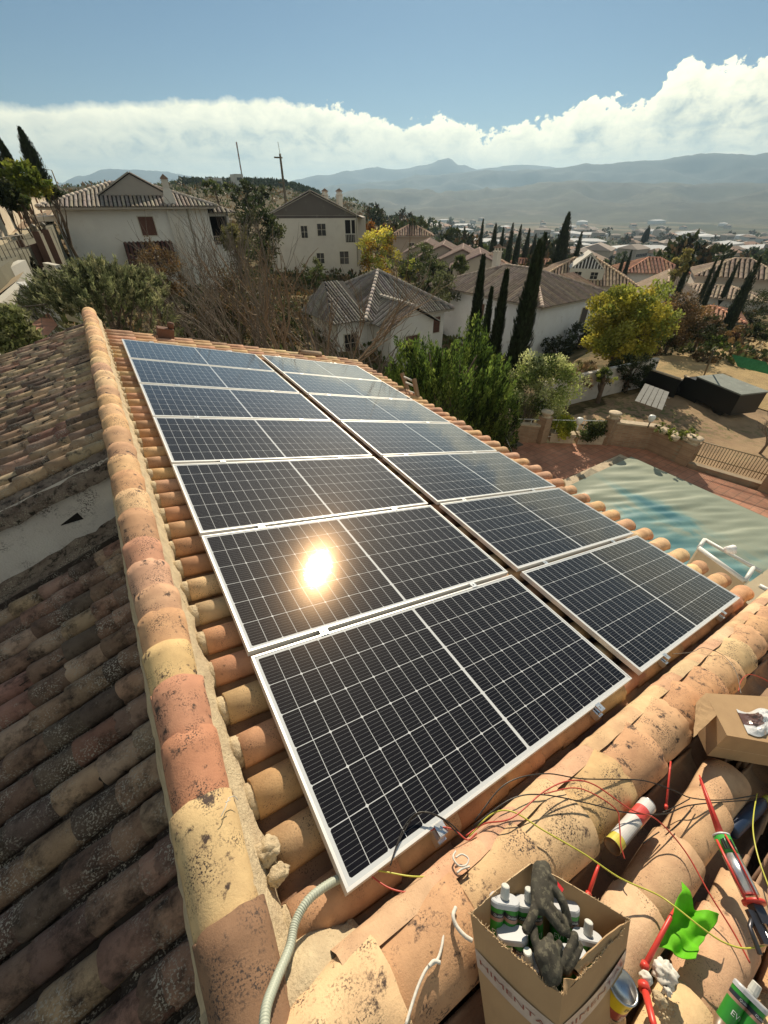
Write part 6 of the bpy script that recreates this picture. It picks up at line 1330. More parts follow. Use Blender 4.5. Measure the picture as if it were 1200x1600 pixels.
# --- open cardboard box
TOPS = [wp(735, 1428, .235), wp(830, 1348, .235), wp(985, 1438, .235), wp(878, 1556, .235)]
BOTS = [wp(762, 1625, -.03), wp(830, 1520, -.03), wp(962, 1598, -.03), wp(862, 1740, -.03)]
bx = thing('cardboard_box', 'torn open cardboard box full of resin cartridges and gloves', 'box', BOTS[0])
cen = sum(TOPS, Vector()) / 4; cenb = sum(BOTS, Vector()) / 4; UPB = (cen - cenb).normalized()
def boxwall(i, j, name='side_panel'):
    n = 22; m = MB(); T = MB(); vs = []; rn = random.Random(i * 5 + j)
    prevd = 0
    for k in range(n + 1):
        t = k / n; a = TOPS[i].lerp(TOPS[j], t); b_ = BOTS[i].lerp(BOTS[j], t); inn = (cen - a); inn -= UPB * inn.dot(UPB); inn.normalize()
        bow = math.sin(math.pi * t) * -.006
        dh = (noise.noise(Vector((k * .9, i * 7, 0))) * .006 + noise.noise(Vector((k * .3, i * 3, 5))) * .010) if (i, j) in ((0, 3), (2, 3), (3, 0)) else noise.noise(Vector((k * .4, i, 0))) * .003
        a = a + UPB * dh
        for p in (b_ + inn * bow, a.lerp(b_, .5) + inn * (bow * 1.6), a + inn * bow): vs.append(p)
        for p in (b_ + inn * (bow + .004), a.lerp(b_, .5) + inn * (bow * 1.6 + .004), a + inn * (bow + .004)): vs.append(p)
    fs = []
    for k in range(n):
        q = k * 6; r_ = q + 6
        fs += [(q, r_, r_ + 1, q + 1), (q + 1, r_ + 1, r_ + 2, q + 2), (q + 3, q + 4, r_ + 4, r_ + 3), (q + 4, q + 5, r_ + 5, r_ + 4)]
        T.add([vs[q + 2] + UPB * .001, vs[q + 5] + UPB * .001, vs[r_ + 5] + UPB * .001, vs[r_ + 2] + UPB * .001], [(0, 1, 2, 3)])
    m.add(vs, fs, (1, 1, 1), False); o = m.build(name, M_card, bx)
    # fuzzy torn rim
    for k in range(150 if (i, j) in ((0, 3), (2, 3)) else 24):
        t = rn.random(); kk = int(t * n) * 6 + 2; p = vs[kk].lerp(vs[min(kk + 6, n * 6 + 2)], t * n - int(t * n)); inn = (cen - p).normalized(); d = (UPB + rv(rn) * .9).normalized()
        T.tube([p + inn * .002, p + d * rn.uniform(.003, .010) + inn * rn.uniform(-.004, .006)], [.0017, .0008], 3, cap=False)
    T.build('torn_rim', M_torn, o); return o
for i, j in ((0, 1), (1, 2), (2, 3), (0, 3)): boxwall(i, j)
m = MB(); m.quad(*BOTS); m.build('bottom', M_card, bx)
# folded torn flap at the front corner and on the right
def sheet(name, a, b_, c, d, parent, matl=M_card, th=.003, n=8, amp=.004, lab=None):
    m = MB(); vs = []
    nn = (b_ - a).cross(d - a).normalized()
    for s in (0, 1):
        for jj in range(n + 1):
            for ii in range(n + 1):
                p = a.lerp(b_, ii / n).lerp(d.lerp(c, ii / n), jj / n); vs.append(p + noise.noise_vector(p * 40) * amp + nn * th * s)
    K = (n + 1) ** 2; fs = []
    for jj in range(n):
        for ii in range(n):
            q = jj * (n + 1) + ii; f = (q, q + 1, q + n + 2, q + n + 1); fs.append(tuple(reversed(f))); fs.append(tuple(K + x for x in f))
    for ii in range(n): fs.append((ii, ii + 1, K + ii + 1, K + ii)); q = n * (n + 1) + ii; fs.append((q, K + q, K + q + 1, q + 1))
    for jj in range(n): q = jj * (n + 1); fs.append((q, K + q, K + q + n + 1, q + n + 1)); q += n; fs.append((q, q + n + 1, K + q + n + 1, K + q))
    m.add(vs, fs, (1, 1, 1), False); return m.build(name, matl, parent)
F_, R4 = TOPS[3], TOPS[2]
sheet('folded_flap', R4 + UPB * .001, F_.lerp(R4, .25) + UPB * .001, wp(893, 1512, .245), wp(955, 1458, .265), bx)
sheet('folded_flap', F_ + UPB * .002, F_.lerp(R4, .22) + UPB * .002, wp(897, 1530, .262), wp(880, 1528, .25), bx)
# printed tape strips on the two front faces
def tapestrip(i, j, s0, s1, words):
    A1, B1, C1, D1 = TOPS[i].lerp(BOTS[i], s1), TOPS[j].lerp(BOTS[j], s1), TOPS[j].lerp(BOTS[j], s0), TOPS[i].lerp(BOTS[i], s0)
    n_ = (B1 - A1).cross(D1 - A1).normalized()
    if n_.dot(CAM - A1) < 0: n_ = -n_
    out_ = -((cen + cenb) / 2 - (A1 + C1) / 2); out_.normalize()
    n = 10; m = MB()
    for k in range(n):
        t0, t1 = k / n, (k + 1) / n; bo = lambda t: n_ * (.0015 + math.sin(math.pi * t) * .0105)
        m.quad(A1.lerp(B1, t0) + bo(t0), A1.lerp(B1, t1) + bo(t1), D1.lerp(C1, t1) + bo(t1), D1.lerp(C1, t0) + bo(t0))
    o = m.build('packing_tape', M_tape, bx); m = MB(); vs, fs = textmesh(words, .019); L_ = (B1 - A1).length; x = (B1 - A1).normalized(); y = (D1 - A1); hh = y.length; y.normalize(); x0 = max(v[0] for v in vs)
    q = []
    for vx, vy, _ in vs:
        t = .5 + vx / L_ * (.46 * L_ / x0); q.append(A1.lerp(B1, t) + (D1 - A1).lerp(C1 - B1, t) * (.5 + vy / hh) + n_ * (.0025 + math.sin(math.pi * t) * .0105))
    m.add(q, fs, (.26, .08, .06)); m.build('printing', M_label, o)
tapestrip(0, 3, .27, .42, 'HIMENTAL')
tapestrip(3, 2, .27, .42, 'HIMENTAL')
# --- resin cartridges: two cylinders side by side under a white oval head with a ribbed cap
def cartridge(lab, top, bot, side, L=.19, r=.0235, cap=True, words='EV1', group='resin cartridges in the cardboard box', front=0.0):
    ax = (top - bot).normalized(); M = basis(top - ax * L, ax, side); t = thing('resin_cartridge', lab, 'cartridge', (0, 0, 0), group, M=M); I = Matrix()
    def put(mb, nm, ml, par=t):
        o = mb.build(nm, ml); o.parent = par; return o
    for s in (-1, 1):
        m = MB(); cx = s * r * .92; T_ = Matrix.Translation((cx, 0, 0))
        m.lathe([(r * .9, 0), (r, .004), (r, L * .42)], T_, 20, (.19, .12, .07)); m.lathe([(r, L * .42), (r, L * .78)], T_, 20, (.035, .27, .035), cap=False); m.lathe([(r, L * .78), (r, L * .83)], T_, 20, (.42, .24, .18), cap=False); m.lathe([(r, L * .83), (r, L * .90)], T_, 20, (.03, .035, .05), cap=False); m.lathe([(r, L * .90), (r, L * .97)], T_, 20, (.035, .27, .035), cap=False)
        o = put(m, 'label', M_label)
        m = MB()
        for da in (-90 + front,):
            wraptext(m, words, .022, T_, r, R_(da), L * .62, (.85, .88, .85)); wraptext(m, 'Quilosa', .0095, T_, r, R_(da), L * .865, (.7, .74, .78))
            for q in range(5): wraptext(m, '-----', .006, T_, r, R_(da), L * (.34 - q * .05), (.5, .42, .33), sx=1.6)
        p = put(m, 'printing', M_label, o)
    m = MB(); prof_ = [(1.0, 0), (1.0, .012), (.93, .016)]; vs = []; n = 28
    for k_, z in prof_:
        for q in range(n):
            a = 2 * math.pi * q / n; vs.append(((r * .92 * (1 if math.cos(a) >= 0 else -1) + r * 1.06 * math.cos(a)) * k_ if abs(math.cos(a)) > .02 else 0, r * 1.06 * math.sin(a) * k_, L * .97 + z))
    m.add(vs, [(i * n + j, i * n + (j + 1) % n, (i + 1) * n + (j + 1) % n, (i + 1) * n + j) for i in range(2) for j in range(n)] + [tuple(2 * n + j for j in range(n))], (.52, .54, .57), False)
    put(m, 'head', M_plas)
    if cap:
        m = MB(); n = 24; vs = []
        for z, rr in ((0, .0125), (.006, .0125), (.007, .0135), (.034, .0120), (.036, .010)):
            for q in range(n): a = 2 * math.pi * q / n; k_ = rr * (1 + (.04 if q % 2 else 0)); vs.append((k_ * math.cos(a), k_ * math.sin(a), L * .97 + .017 + z))
        m.add(vs, [(i * n + j, i * n + (j + 1) % n, (i + 1) * n + (j + 1) % n, (i + 1) * n + j) for i in range(4) for j in range(n)] + [tuple(4 * n + j for j in range(n))], (.60, .60, .56), False); put(m, 'screw_cap', M_plas)
    return t
SD = (wp(850, 1500, .15) - wp(780, 1440, .15))
def cq(lab, px, py, w_, s0, s1, dx=0.0, **k):
    top = wp(px, py, w_); cartridge(lab, top, top - UPB * .18 + UD * dx, wp(*s1, w_) - wp(*s0, w_), **k)
cq('cartridge with a green EV1 label standing in the left corner of the box', 788, 1409, .225, (774, 1404), (806, 1416), -.02)
cq('cartridge half hidden by the dark gloves beside the left corner one', 826, 1413, .205, (810, 1410), (840, 1420))
cq('cartridge with a plain white head in front of the left corner one', 800, 1462, .20, (780, 1452), (822, 1474), .03, cap=False)
cq('cartridge with a white ribbed cap at the near side of the box', 828, 1508, .195, (804, 1500), (850, 1520), .05)
cq('cartridge with a green label standing at the right side of the box', 918, 1466, .19, (900, 1460), (946, 1478), -.03)
cq('cartridge with a round white cap between the gloves and the right side of the box', 893, 1492, .185, (880, 1490), (906, 1500))
cq('cartridge leaning under the red scraper at the far side of the box', 882, 1418, .19, (866, 1412), (896, 1426), cap=False)
# --- gloves: fused from tapered capsules
def capsule(mb, pts, rr): 
    P = spline(pts, 4); n = len(P); R = [lerp(rr[0], rr[1], i / (n - 1)) for i in range(n)]; mb.tube(P, R, 10)
    for e, q in ((0, rr[0]), (-1, rr[1])):
        prof_ = [(q * math.sin(math.pi * k / 6), -q * math.cos(math.pi * k / 6)) for k in range(7)]; mb.lathe([(max(a, 1e-4), b_) for a, b_ in prof_], Matrix.Translation(P[e]), 10)
def glove(lab, palm, fingers, colr=None, cuff=None):
    mb = MB(); capsule(mb, palm, (.030, .026))
    for sx in (-.016, .018): capsule(mb, [Vector(p) + UD * sx for p in palm], (.022, .024))
    for pts, r0_, r1_ in fingers: capsule(mb, pts, (r0_, r1_))
    o = mb.build('work_glove', mat('grimy_glove', (.05, .046, .034), rough=.85, var=.35, vscale=25, spec=(.11, .10, .07), spec_amt=.4, spec_scale=60, bump=.5, bscale=260, bdist=.002))
    r_ = o.modifiers.new('fuse', 'REMESH'); r_.mode = 'VOXEL'; r_.voxel_size = .0028; r_.use_smooth_shade = True
    s_ = o.modifiers.new('soft', 'SMOOTH'); s_.factor = .6; s_.iterations = 4
    return tag(o, lab, 'glove', 'gloves in the cardboard box')
g = lambda a, b_, c=.25: wp(a, b_, c)
glove('upper dark work glove hanging over the far edge of the box', [g(846, 1362, .26), g(845, 1385, .265), g(848, 1410, .265)], [([g(850, 1378, .27), g(868, 1392, .28), g(880, 1412, .28), g(888, 1440, .26)], .015, .013), ([g(846, 1398, .27), g(862, 1420, .275), g(880, 1440, .27), g(886, 1458, .26)], .014, .0125), ([g(842, 1405, .27), g(860, 1432, .275), g(878, 1455, .265)], .014, .012), ([g(838, 1410, .265), g(832, 1432, .265), g(822, 1452, .25)], .014, .013), ([g(842, 1372, .27), g(853, 1366, .28), g(866, 1378, .285)], .013, .011)])
glove('lower dark work glove with its fingers up, at the near side of the box', [g(862, 1518, .235), g(858, 1504, .242), g(852, 1488, .25)], [([g(846, 1492, .245), g(836, 1470, .25), g(834, 1450, .25)], .014, .012), ([g(855, 1484, .25), g(858, 1472, .255), g(860, 1464, .26)], .012, .0105), ([g(866, 1490, .25), g(872, 1482, .255), g(874, 1475, .26)], .012, .0105), ([g(878, 1505, .24), g(890, 1485, .255), g(898, 1462, .265)], .014, .012), ([g(884, 1515, .235), g(896, 1498, .25), g(905, 1478, .25)], .013, .012)])
m = MB(); a, b_ = wp(855, 1368, .275), wp(877, 1395, .27); M = basis(a, b_ - a, UPW); m.box(-.006, .006, -.012, .012, 0, (b_ - a).length, (.62, .03, .035), M); o = m.build('red_scraper', M_plas); tag(o, 'flat red plastic strip sticking up beside the upper glove', 'scraper')
# --- second, closed cardboard box with a crumpled plastic bag
wt = .20; T4 = [wp(1102, 1083, wt), wp(1136, 1149, wt), wp(1300, 1178, wt), wp(1300, 1094, wt)]; dnv = -UPW * .19
t = thing('cardboard_box', 'closed cardboard box at the right edge with a plastic bag on top', 'box', T4[1]); m = MB(); BB = [p + dnv + (T4[2] - T4[1]).normalized() * .02 for p in T4]
m.add(T4 + BB, [(0, 1, 2, 3), (0, 4, 5, 1), (1, 5, 6, 2), (3, 7, 4, 0), (7, 6, 5, 4)]); m.build('carton', M_card, t)
sheet('open_flap', T4[0] + UPW * .002, T4[0].lerp(T4[1], .55), wp(1083, 1152, .12), wp(1088, 1098, .17), t)
m = MB(); m.quad(T4[1].lerp(BB[1], .56) + VD * -.001, T4[2].lerp(BB[2], .56) + VD * -.001, T4[2].lerp(BB[2], .58) + VD * -.001, T4[1].lerp(BB[1], .58) + VD * -.001, (.12, .07, .04)); m.build('panel_seam', M_torn, t)
m = MB(); n = 26; vs = []; cs_ = {}
c0 = wp(1150, 1108, wt + .004); ex = wp(1212, 1112, wt + .004) - c0; ey = wp(1168, 1146, wt + .004) - c0
for j in range(n + 1):
    for i in range(n + 1):
        s, t2 = i / n, j / n; e = min(s, 1 - s, t2, 1 - t2) * 4; e = min(1, e); p = c0 + ex * s + ey * (t2 + .12 * math.sin(s * 7)); vs.append(p + UPW * (e * (.022 + .018 * noise.noise(p * 26) + .008 * noise.noise(p * 70)) + .002))
for j in range(n):
    for i in range(n):
        q = j * (n + 1) + i; s, t2 = i / n, j / n
        col = (.68, .69, .70); 
        if s < .45 and .12 < t2 < .62: col = (.13, .07, .055)
        if s > .66 and .25 < t2 < .72 and s + t2 > 1.0: col = (.62, .06, .07)
        m.add([vs[q], vs[q + 1], vs[q + n + 2], vs[q + n + 1]], [(0, 3, 2, 1)], col)
tag(m.build('plastic_bag', mat('glossy_film', attr=True, rough=.16, var=.05, coat=.6)), 'crumpled grey plastic packet with red print on the closed box', 'packet')
# --- foam can lying in the gutter between the tiles
a, b_ = wp(957, 1322, .055), wp(1012, 1258, .055); M = basis(a, b_ - a, UPW); Lc = (b_ - a).length; r = .032
t = thing('foam_can', 'white and red spray foam can lying between the tile rows', 'can', (0, 0, 0), M=M); m = MB()
bands = [(0, (.55, .50, .08)), (.10, (.60, .50, .08)), (.14, (.62, .60, .58)), (.55, (.63, .61, .60)), (.60, (.60, .08, .07)), (.80, (.62, .09, .08)), (.84, (.64, .63, .62)), (1.0, (.62, .62, .60))]
n = 28
for (z0, c0_), (z1, c1_) in zip(bands, bands[1:]):
    for k in range(n):
        a0, a1 = 2 * math.pi * k / n, 2 * math.pi * (k + 1) / n; col = c0_
        if z0 == .55 and k % 28 in (4, 5, 6): col = (.55, .3, .08)
        if .14 <= z0 < .5 and 2 < k < 8: col = (.08, .09, .10) if k in (4, 5) else (.45, .44, .46)
        m.add([(r * math.cos(a0), r * math.sin(a0), z0 * Lc), (r * math.cos(a1), r * math.sin(a1), z0 * Lc), (r * math.cos(a1), r * math.sin(a1), z1 * Lc), (r * math.cos(a0), r * math.sin(a0), z1 * Lc)], [(0, 1, 2, 3)], col, True)
o = m.build('can_body', M_label); o.parent = t
m = MB(); m.lathe([(r, Lc), (r * 1.03, Lc + .003), (r * .9, Lc + .010), (r * .55, Lc + .016), (r * .3, Lc + .018)], None, 28, (.6, .6, .58)); o = m.build('dome', M_steel); o.parent = t
m = MB(); m.lathe([(r * 1.01, 0), (r * 1.04, -.003), (r * .93, -.002), (r * .8, .014), (.001, .024)], None, 28, (.3, .2, .1), cap=False); o = m.build('can_bottom', mat('rusty_metal', (.22, .14, .08), rough=.5, metal=.6, var=.3)); o.parent = t
# --- caulking gun with a silver cartridge
RED = (.62, .055, .04)
a, b_ = wp(1128, 1308, .13), wp(1172, 1398, .12); M = basis(b_, a - b_, UPW); Lc = (b_ - a).length; r = .031
t = thing('caulking_gun', 'red caulking gun with a silver resin cartridge and steel rods', 'caulking gun', (0, 0, 0), M=M)
m = MB(); m.lathe([(r, -.004), (r, Lc * .66)], None, 26, (.62, .62, .62)); o = m.build('cartridge_body', mat('silver_foil', (.70, .70, .70), rough=.28, metal=.8, var=.06)); o.parent = t
m = MB(); m.lathe([(r + .0004, Lc * .66), (r + .0004, Lc)], None, 26, (.05, .36, .06)); m.lathe([(r + .001, Lc), (r + .002, Lc + .006), (r * .6, Lc + .012), (.008, Lc + .016)], None, 26, (.72, .73, .74)); o = m.build('cartridge_label', M_label); o.parent = t
m = MB(); wraptext(m, 'EV1', .020, Matrix(), r, R_(35), Lc * .55, (.06, .35, .09), rot=R_(90)); wraptext(m, 'E', .022, Matrix(), r, R_(35), Lc * .76, (.8, .85, .8), rot=R_(90)); q = o; o = m.build('printing', M_label); o.parent = q
m = MB()
for k in range(5): m.box(-.001, .012, -.02 + k * .008, -.015 + k * .008, Lc * .72, Lc * (.9 + .02 * (k % 2)), (.03, .03, .03), Matrix.Rotation(R_(-25), 4, 'Z') @ Matrix.Translation((r - .009, 0, 0)))
o = m.build('label_panel', M_label); o.parent = t
tip = M.inverted() @ wp(1093, 1214, .16); base = Vector((0, 0, Lc + .014))
for s in (-1, 1):
    m = MB(); q = Vector((s * .006, 0, 0)); m.tube([base + q, base.lerp(tip, .45) + q * .8, tip + q * .5 + (tip - base) * (.03 * s)], [.0105, .007, .003], 9, RED); o = m.build('nozzle', M_plas); o.parent = t
m = MB(); m.tube([(r + .006, -.012, -.02), (r + .008, -.012, Lc * .6), (r + .004, -.014, Lc * .98)], .0036, 6, RED); m.tube([(r * .2, -r - .007, -.02), (r * .2, -r - .008, Lc * .9)], .005, 6, RED); o = m.build('cradle', M_plas); o.parent = t
m = MB(); m.lathe([(r * .9, -.03), (r + .008, -.028), (r + .008, -.018), (r * .9, -.015)], None, 24, RED); o = m.build('end_ring', M_plas); o.parent = t
m = MB(); m.box(-.016, .016, -.022, .018, -.085, -.031, (.05, .05, .055)); m.box(-.008, .008, -.05, -.02, -.14, -.05, (.05, .05, .055)); m.tube([(.0, -.03, -.06), (.0, -.07, -.10), (0, -.08, -.17)], .008, 7, (.06, .06, .065)); o = m.build('trigger_block', mat('dark_steel', (.10, .10, .11), rough=.35, metal=.8, var=.2)); o.parent = t
for q in ((-.008, .004), (.008, .004), (0, -.012)):
    m = MB(); m.tube([(q[0], q[1], -.02), (q[0] * 1.2, q[1], -.36)], .0032, 7); o = m.build('rod', M_steel); o.parent = t
m = MB(); m.box(-.02, .02, -.02, .012, -.25, -.24); m.tube([(0, 0, -.245), (.03, .0, -.27), (.045, 0, -.24)], .004, 6); o = m.build('pusher_plate', M_steel); o.parent = t
# cartridge at the lower right corner
cartridge('cartridge with a white head leaning out at the bottom right corner', wp(1172, 1558, .10), wp(1135, 1625, .0), wp(1190, 1575, .1) - wp(1160, 1545, .1), group='loose cartridges', front=25)
m = MB(); a_, b_ = wp(1142, 1300, -.06), wp(1196, 1248, -.06); M = basis(a_, b_ - a_, UPW); L_ = (b_ - a_).length; t = thing('plastic_bottle', 'dark blue plastic bottle lying in the shade under the closed box', 'bottle', a_)
m.lathe([(.002, 0), (.028, .002), (.031, .01), (.031, L_ * .7), (.026, L_ * .85), (.012, L_ * .95)], M, 20, (.015, .03, .07)); m.build('bottle_body', M_plas, t); m = MB(); m.lathe([(.014, L_ * .951), (.014, L_ + .02), (.002, L_ + .021)], M, 14, (.35, .34, .04)); m.build('bottle_cap', M_plas, t)
# --- green cloth
m = MB(); n = 64; vs = []
c1, c2, c3, c4 = wp(1066, 1376, .10), wp(1126, 1430, .09), wp(1082, 1500, .05), wp(1030, 1480, .045)
for j in range(n + 1):
    for i in range(n + 1):
        s, t2 = i / n, j / n; p = c1.lerp(c2, s).lerp(c4.lerp(c3, s), t2); pinch = 1 - .33 * math.sin(math.pi * s) * (1 - t2); q = (c1 + c2 + c3 + c4) / 4; p = q + (p - q) * pinch
        vs.append(p + UPW * (.020 * noise.noise(p * 22) + .018 * math.sin((s * 9 + t2 * 5)) * .6 - .03 * math.sin(math.pi * s) * math.sin(math.pi * t2)) + noise.noise_vector(p * 24) * .008)
m.add(vs, [(j * (n + 1) + i, j * (n + 1) + i + 1, (j + 1) * (n + 1) + i + 1, (j + 1) * (n + 1) + i) for j in range(n) for i in range(n)], (1, 1, 1), True)
o = m.build('green_cloth', mat('lime_fabric', (.17, .62, .012), rough=.75, var=.12, vscale=30, transl=.3, bump=.4, bscale=300, bdist=.002)); tag(o, 'crumpled bright lime green cloth beside the caulking gun', 'cloth'); sm = o.modifiers.new('th', 'SOLIDIFY'); sm.thickness = .0018
# --- yellow can by the bottom edge
a = wp(985, 1556, .115); M = basis(a - UPW * .16, UPW * 1.0 + VD * .15, UD); r = .042; t = thing('yellow_can', 'yellow and brown printed can beside the box at the bottom edge', 'can', (0, 0, 0), M=M); m = MB(); H = .16
for z0, z1, col in ((0, .055, (.03, .03, .03)), (.055, .075, (.34, .06, .04)), (.075, .10, (.36, .07, .045)), (.10, .145, (.72, .52, .02)), (.145, .155, (.66, .50, .03))): m.lathe([(r, z0), (r, z1)], None, 30, col, cap=False)
for k in range(8):
    for q in range(3): m.box(-.004, .004, -.0012, .0012, .058 + q * .012, .062 + q * .012, (.7, .5, .4), Matrix.Rotation(R_(-120 + k * 11), 4, 'Z') @ Matrix.Translation((r + .0003, 0, 0)) @ Matrix.Rotation(R_(90), 4, 'Z'))
o = m.build('can_body', M_label); o.parent = t
m = MB(); wraptext(m, 'Bi', .026, Matrix(), r, R_(-120), .128, (.03, .03, .03)); q = m.build('printing', M_label); q.parent = o
m = MB(); m.lathe([(r, H - .006), (r + .002, H - .003), (r + .002, H), (r - .003, H), (r - .004, H - .008), (.001, H - .008)], None, 30, cap=False); o = m.build('lid', M_steel); o.parent = t
# --- red mixer nozzles and white foam lumps
def nozzle(lab, a, b_, r0_=.008, r1_=.004):
    t = thing('mixer_nozzle', lab, 'nozzle', a, 'red mixer nozzles lying about'); d = (b_ - a); m = MB(); m.tube([a, a + d * .8, b_], [r0_, r0_ * .9, r1_], 9, RED); m.build('tube', M_plas, t); m = MB(); m.tube([a, a - d.normalized() * .018], [r0_ * 1.6, r0_ * 1.5], 10, RED); m.build('collar', M_plas, t)
nozzle('red nozzle stick pointing up from the foam lump', wp(1009, 1506, .05), wp(1056, 1418, .07)); nozzle('red nozzle tapering off the bottom edge', wp(1008, 1548, .09), wp(1024, 1612, .12), .011, .005); nozzle('small red nozzle stick standing behind the foam can', wp(1041, 1258, .02), wp(1048, 1190, .06), .005, .004); nozzle('red nozzle in the dark gutter behind the cardboard box', wp(920, 1395, -.02), wp(936, 1350, .0), .007, .005)
def lump(name, lab, c, r, cat, matl, seed, sq=(1, 1, 1), amp=.45, fr=1.6, group=None):
    me = bpy.data.meshes.new(name); bm_ = __import__('bmesh').new(); __import__('bmesh').ops.create_icosphere(bm_, subdivisions=4, radius=1)
    for v in bm_.verts:
        p = v.co.copy(); k = 1 + amp * noise.fractal(p * fr + Vector((seed, seed, 0)), 1, 2, 4); v.co = Vector((p.x * sq[0], p.y * sq[1], p.z * sq[2])) * k * r
    bm_.to_mesh(me); bm_.free(); me.polygons.foreach_set('use_smooth', [True] * len(me.polygons)); me.materials.append(matl); o = bpy.data.objects.new(name, me); COL.objects.link(o); o.location = c; return tag(o, lab, cat, group)
M_foam = mat('dried_foam', (.66, .64, .58), rough=.9, var=.15, vscale=60, bump=.5, bscale=120, bdist=.003)
lump('foam_lump', 'crumpled white paper like foam lump beside the lime green cloth', wp(1040, 1522, .05), .034, 'foam', M_foam, 1, amp=.42, fr=1.7, group='white foam lumps'); lump('foam_lump', 'round white foam blob on the red nozzle joint', wp(1009, 1528, .08), .018, 'foam', M_foam, 4, amp=.2, group='white foam lumps'); lump('foam_lump', 'small white foam crumb in front of the paper like lump', wp(1042, 1548, .05), .013, 'foam', M_foam, 6, group='white foam lumps')
lump('mortar_crumb', 'tan mortar crumb beside the yellow can', wp(1030, 1562, .06), .018, 'mortar', M_mortar, 8)
rn = random.Random(3); m = MB()
for i in range(70):
    px, py = rn.uniform(1030, 1075), rn.uniform(1560, 1600); c = wp(px, py, -.005 if px > 1050 else .02); s = rn.uniform(.0015, .005); m.lathe([(.0001, -s), (s, 0), (.0001, s)], Matrix.Translation(c), 5, (1, 1, 1), False)
tag(m.build('grit', M_mortar), kind='stuff')
# --- cables
def cable(name, lab, pts, r, col, cat='cable', group=None, ml=None, n=8):
    m = MB(); m.tube(spline([wp(*p) for p in pts], n), r, 8, col); return tag(m.build(name, ml or M_plas), lab, cat, group)
BK, RD, YG = (.02, .018, .016), (.50, .06, .04), (.55, .55, .08)
GB = 'cables trailing over the cap tiles'
cable('black_cable', 'upper black cable crossing the cap tiles above the foam can', [(742, 1282, .045), (790, 1225, .10), (850, 1209, .12), (912, 1217, .12), (1000, 1219, .08), (1050, 1234, .06), (1081, 1247, .06), (1131, 1250, .03), (1185, 1242, .0)], .0026, BK, group=GB)
cable('black_cable', 'lower black cable looping over the foam can', [(740, 1290, .045), (800, 1248, .10), (850, 1242, .12), (922, 1256, .12), (975, 1269, .11), (1037, 1272, .08), (1075, 1259, .06), (1131, 1253, .03), (1180, 1250, .0)], .0026, BK, group=GB)
cable('red_cable', 'long red cable running from the panel corner down to the caulking gun', [(728, 1306, .03), (757, 1287, .05), (800, 1278, .10), (850, 1237, .12), (890, 1220, .13), (928, 1226, .13), (984, 1264, .12), (1025, 1280, .09), (1069, 1328, .06), (1109, 1397, .06), (1145, 1455, .05), (1172, 1505, .05)], .0028, RD, group=GB)
cable('red_cable', 'second red cable dropping beside the opening of the foam can', [(850, 1240, .12), (905, 1232, .13), (960, 1262, .12), (968, 1290, .10), (970, 1320, .09), (976, 1342, .08)], .0025, RD, group=GB)
cable('yellow_green_cable', 'long yellow green earth cable across the box and the lime green cloth', [(733, 1307, .03), (767, 1273, .06), (800, 1268, .10), (850, 1298, .11), (912, 1334, .11), (969, 1372, .09), (1025, 1397, .08), (1055, 1417, .10), (1097, 1450, .12), (1130, 1472, .10), (1165, 1482, .08), (1205, 1475, .08)], .0028, YG, group=GB)
cable('yellow_green_cable', 'short yellow green cable end under the near panel corner', [(570, 1358, -.03), (600, 1362, -.02), (640, 1369, .0), (676, 1370, .03)], .0026, YG, group=GB)
cable('yellow_green_cable', 'yellow green cable hanging at the right edge', [(1183, 1240, .0), (1178, 1270, .05), (1177, 1300, .07), (1185, 1340, .08), (1202, 1388, .08)], .0026, YG, group=GB)
cable('red_cable', 'red cable end below the near panel corner', [(575, 1365, -.04), (607, 1387, -.02), (640, 1394, .0), (665, 1384, .03)], .0026, RD, group=GB)
cable('red_cable', 'red cable along the lower edge of the near panel', [(618, 1330, -.03), (655, 1306, -.02), (687, 1293, .0), (710, 1297, .02), (730, 1312, .03), (745, 1302, .04)], .0028, RD, group=GB)
cable('black_cable', 'black cable loop lying on the corner of the near panel', [(612, 1345, .008), (622, 1315, .01), (636, 1285, .015), (657, 1269, .03), (687, 1277, .03), (720, 1307, .02)], .0028, BK, group=GB)
cable('black_cable', 'second black cable loop lying beside the first on the near panel', [(610, 1352, .008), (617, 1330, .008), (630, 1302, .01), (648, 1275, .02), (672, 1270, .035), (704, 1287, .03), (728, 1312, .02)], .0026, BK, group=GB)
cable('grey_wire', 'thin grey wire arching over the cap tiles below the right panel', [(1050, 1022, -.02), (1081, 1019, .04), (1100, 1012, .08), (1131, 1025, .10), (1150, 1050, .12), (1158, 1084, .20)], .002, (.16, .14, .12), group=GB)
cable('red_cable', 'small red cable arc behind the closed box', [(1154, 1080, .1), (1158, 1064, .1), (1170, 1054, .1), (1192, 1060, .1), (1206, 1070, .1)], .0024, RD, group=GB)
for i, pts in enumerate((((1035, 1270, .03), (1060, 1258, .035), (1078, 1248, .03)), ((1040, 1305, .03), (1062, 1285, .035), (1085, 1258, .03)), ((1005, 1318, .03), (1018, 1308, .03), (1030, 1300, .03)))):
    cable('black_cable', ['cut black cable end on the tan tile, topmost of three', 'cut black cable end on the tan tile, longest of three', 'cut black cable end on the tan tile beside the foam can'][i], pts, .0022, BK, group=GB)
# corrugated conduit
m = MB(); P = spline([wp(545, 1368, -.06), wp(520, 1378, -.03), wp(484, 1404, -.005), wp(462, 1440, .0), (wp(452, 1482, .02)), wp(430, 1535, .075), wp(415, 1580, .12), wp(412, 1640, .15)], 40)
m.tube(P, [.0135 + .0012 * math.sin(i * 1.57) for i in range(len(P))], 14, (.42, .46, .38)); tag(m.build('conduit', mat('conduit_plastic', attr=True, rough=.45, var=.05)), 'pale grey green corrugated conduit coming out under the near panel corner', 'conduit')
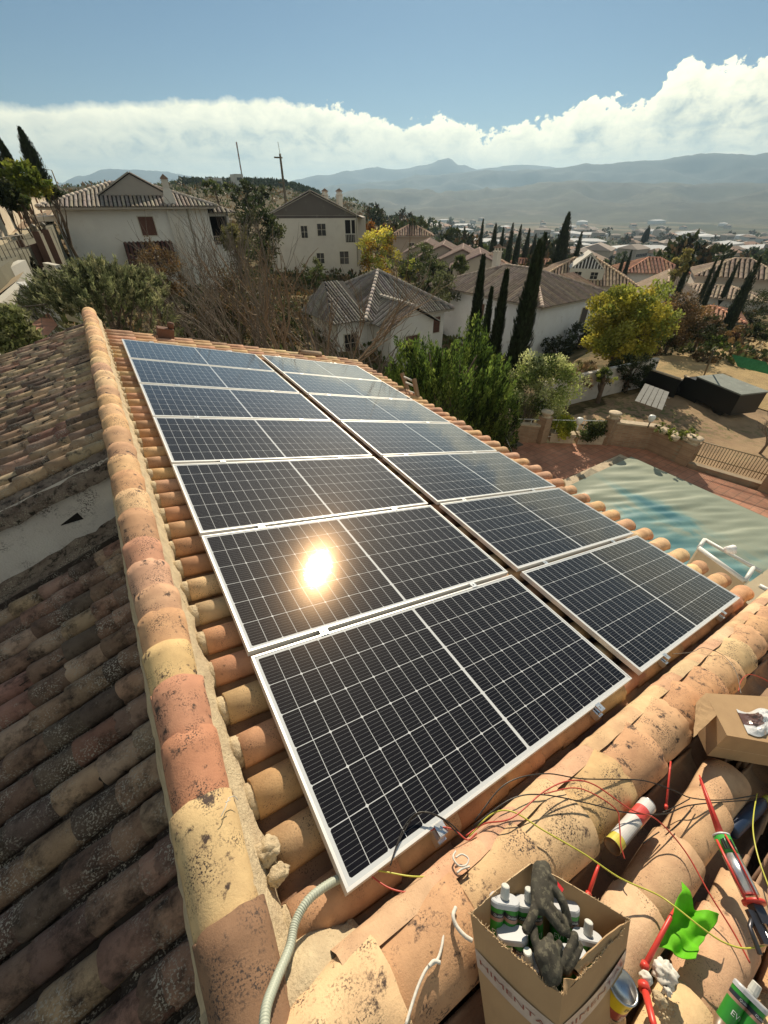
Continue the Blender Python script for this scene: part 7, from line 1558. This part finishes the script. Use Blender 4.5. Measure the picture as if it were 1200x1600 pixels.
# white dried foam strings
for pts, r, lab in (([(693, 1460, .08), (690, 1480, .085), (683, 1500, .085), (668, 1512, .085), (658, 1530, .085), (648, 1556, .085), (634, 1602, .085)], .0042, 'long white foam string on the cap tile at the bottom'), ([(688, 1504, .09), (678, 1502, .09), (670, 1510, .09)], .005, 'short white foam string crossing the long one'), ([(712, 1418, .10), (708, 1432, .11), (714, 1448, .11), (726, 1462, .11), (738, 1470, .11)], .006, 'curved white foam string at the left corner of the open box'), ([(712, 1330, .065), (708, 1340, .07), (716, 1352, .075), (728, 1352, .075), (732, 1342, .075), (722, 1335, .07), (712, 1340, .07)], .0032, 'white looped foam string on the mortar below the panel clamp'), ([(714, 1364, .075), (722, 1358, .075), (734, 1354, .075)], .0035, 'short straight white foam string under the looped one')):
    cable('foam_string', lab, pts, r, (1, 1, 1), 'foam', 'white foam strings', M_foam)
m = MB()
for pts in ([(357, 1247, .09), (352, 1262, .10), (345, 1276, .095)], [(357, 1247, .09), (366, 1244, .07), (372, 1250, .05)], [(360, 1250, .09), (352, 1254, .1)]): m.tube(spline([wp(*p) for p in pts], 5), .0014, 5, (.6, .62, .6))
tag(m.build('cable_tie', M_plas), 'small pale knotted tie on the ridge tile', 'tie')
# broken tile pieces at the foot of the ridge mortar, mortar heap where ridge and verge meet
lump('broken_tile_piece', 'upper pale broken tile chunk between the ridge mortar and the near panel', wp(418, 1330, -.06), .042, 'tile piece', M_mortar, 12, (1, .9, .7), .4, 1.3, 'broken tile chunks'); lump('broken_tile_piece', 'lower pale broken tile chunk in the mortar gap beside the near panel', wp(433, 1368, -.07), .036, 'tile piece', M_mortar, 15, (1.1, .8, .6), .4, 1.3, 'broken tile chunks')
m = MB(); rows = []
for j in range(16):
    rows.append([W(-.46 + i * .045, -.42 + j * .028, .035 - .13 * abs((i - 5) / 7) ** 2 - .10 * max(0, (j - 10) / 5) ** 2 - .02) for i in range(12)])
rough_strip(m, rows, (1, 1, 1), amp=.022, sc=11); m.build('junction_mortar', M_mortar, house)
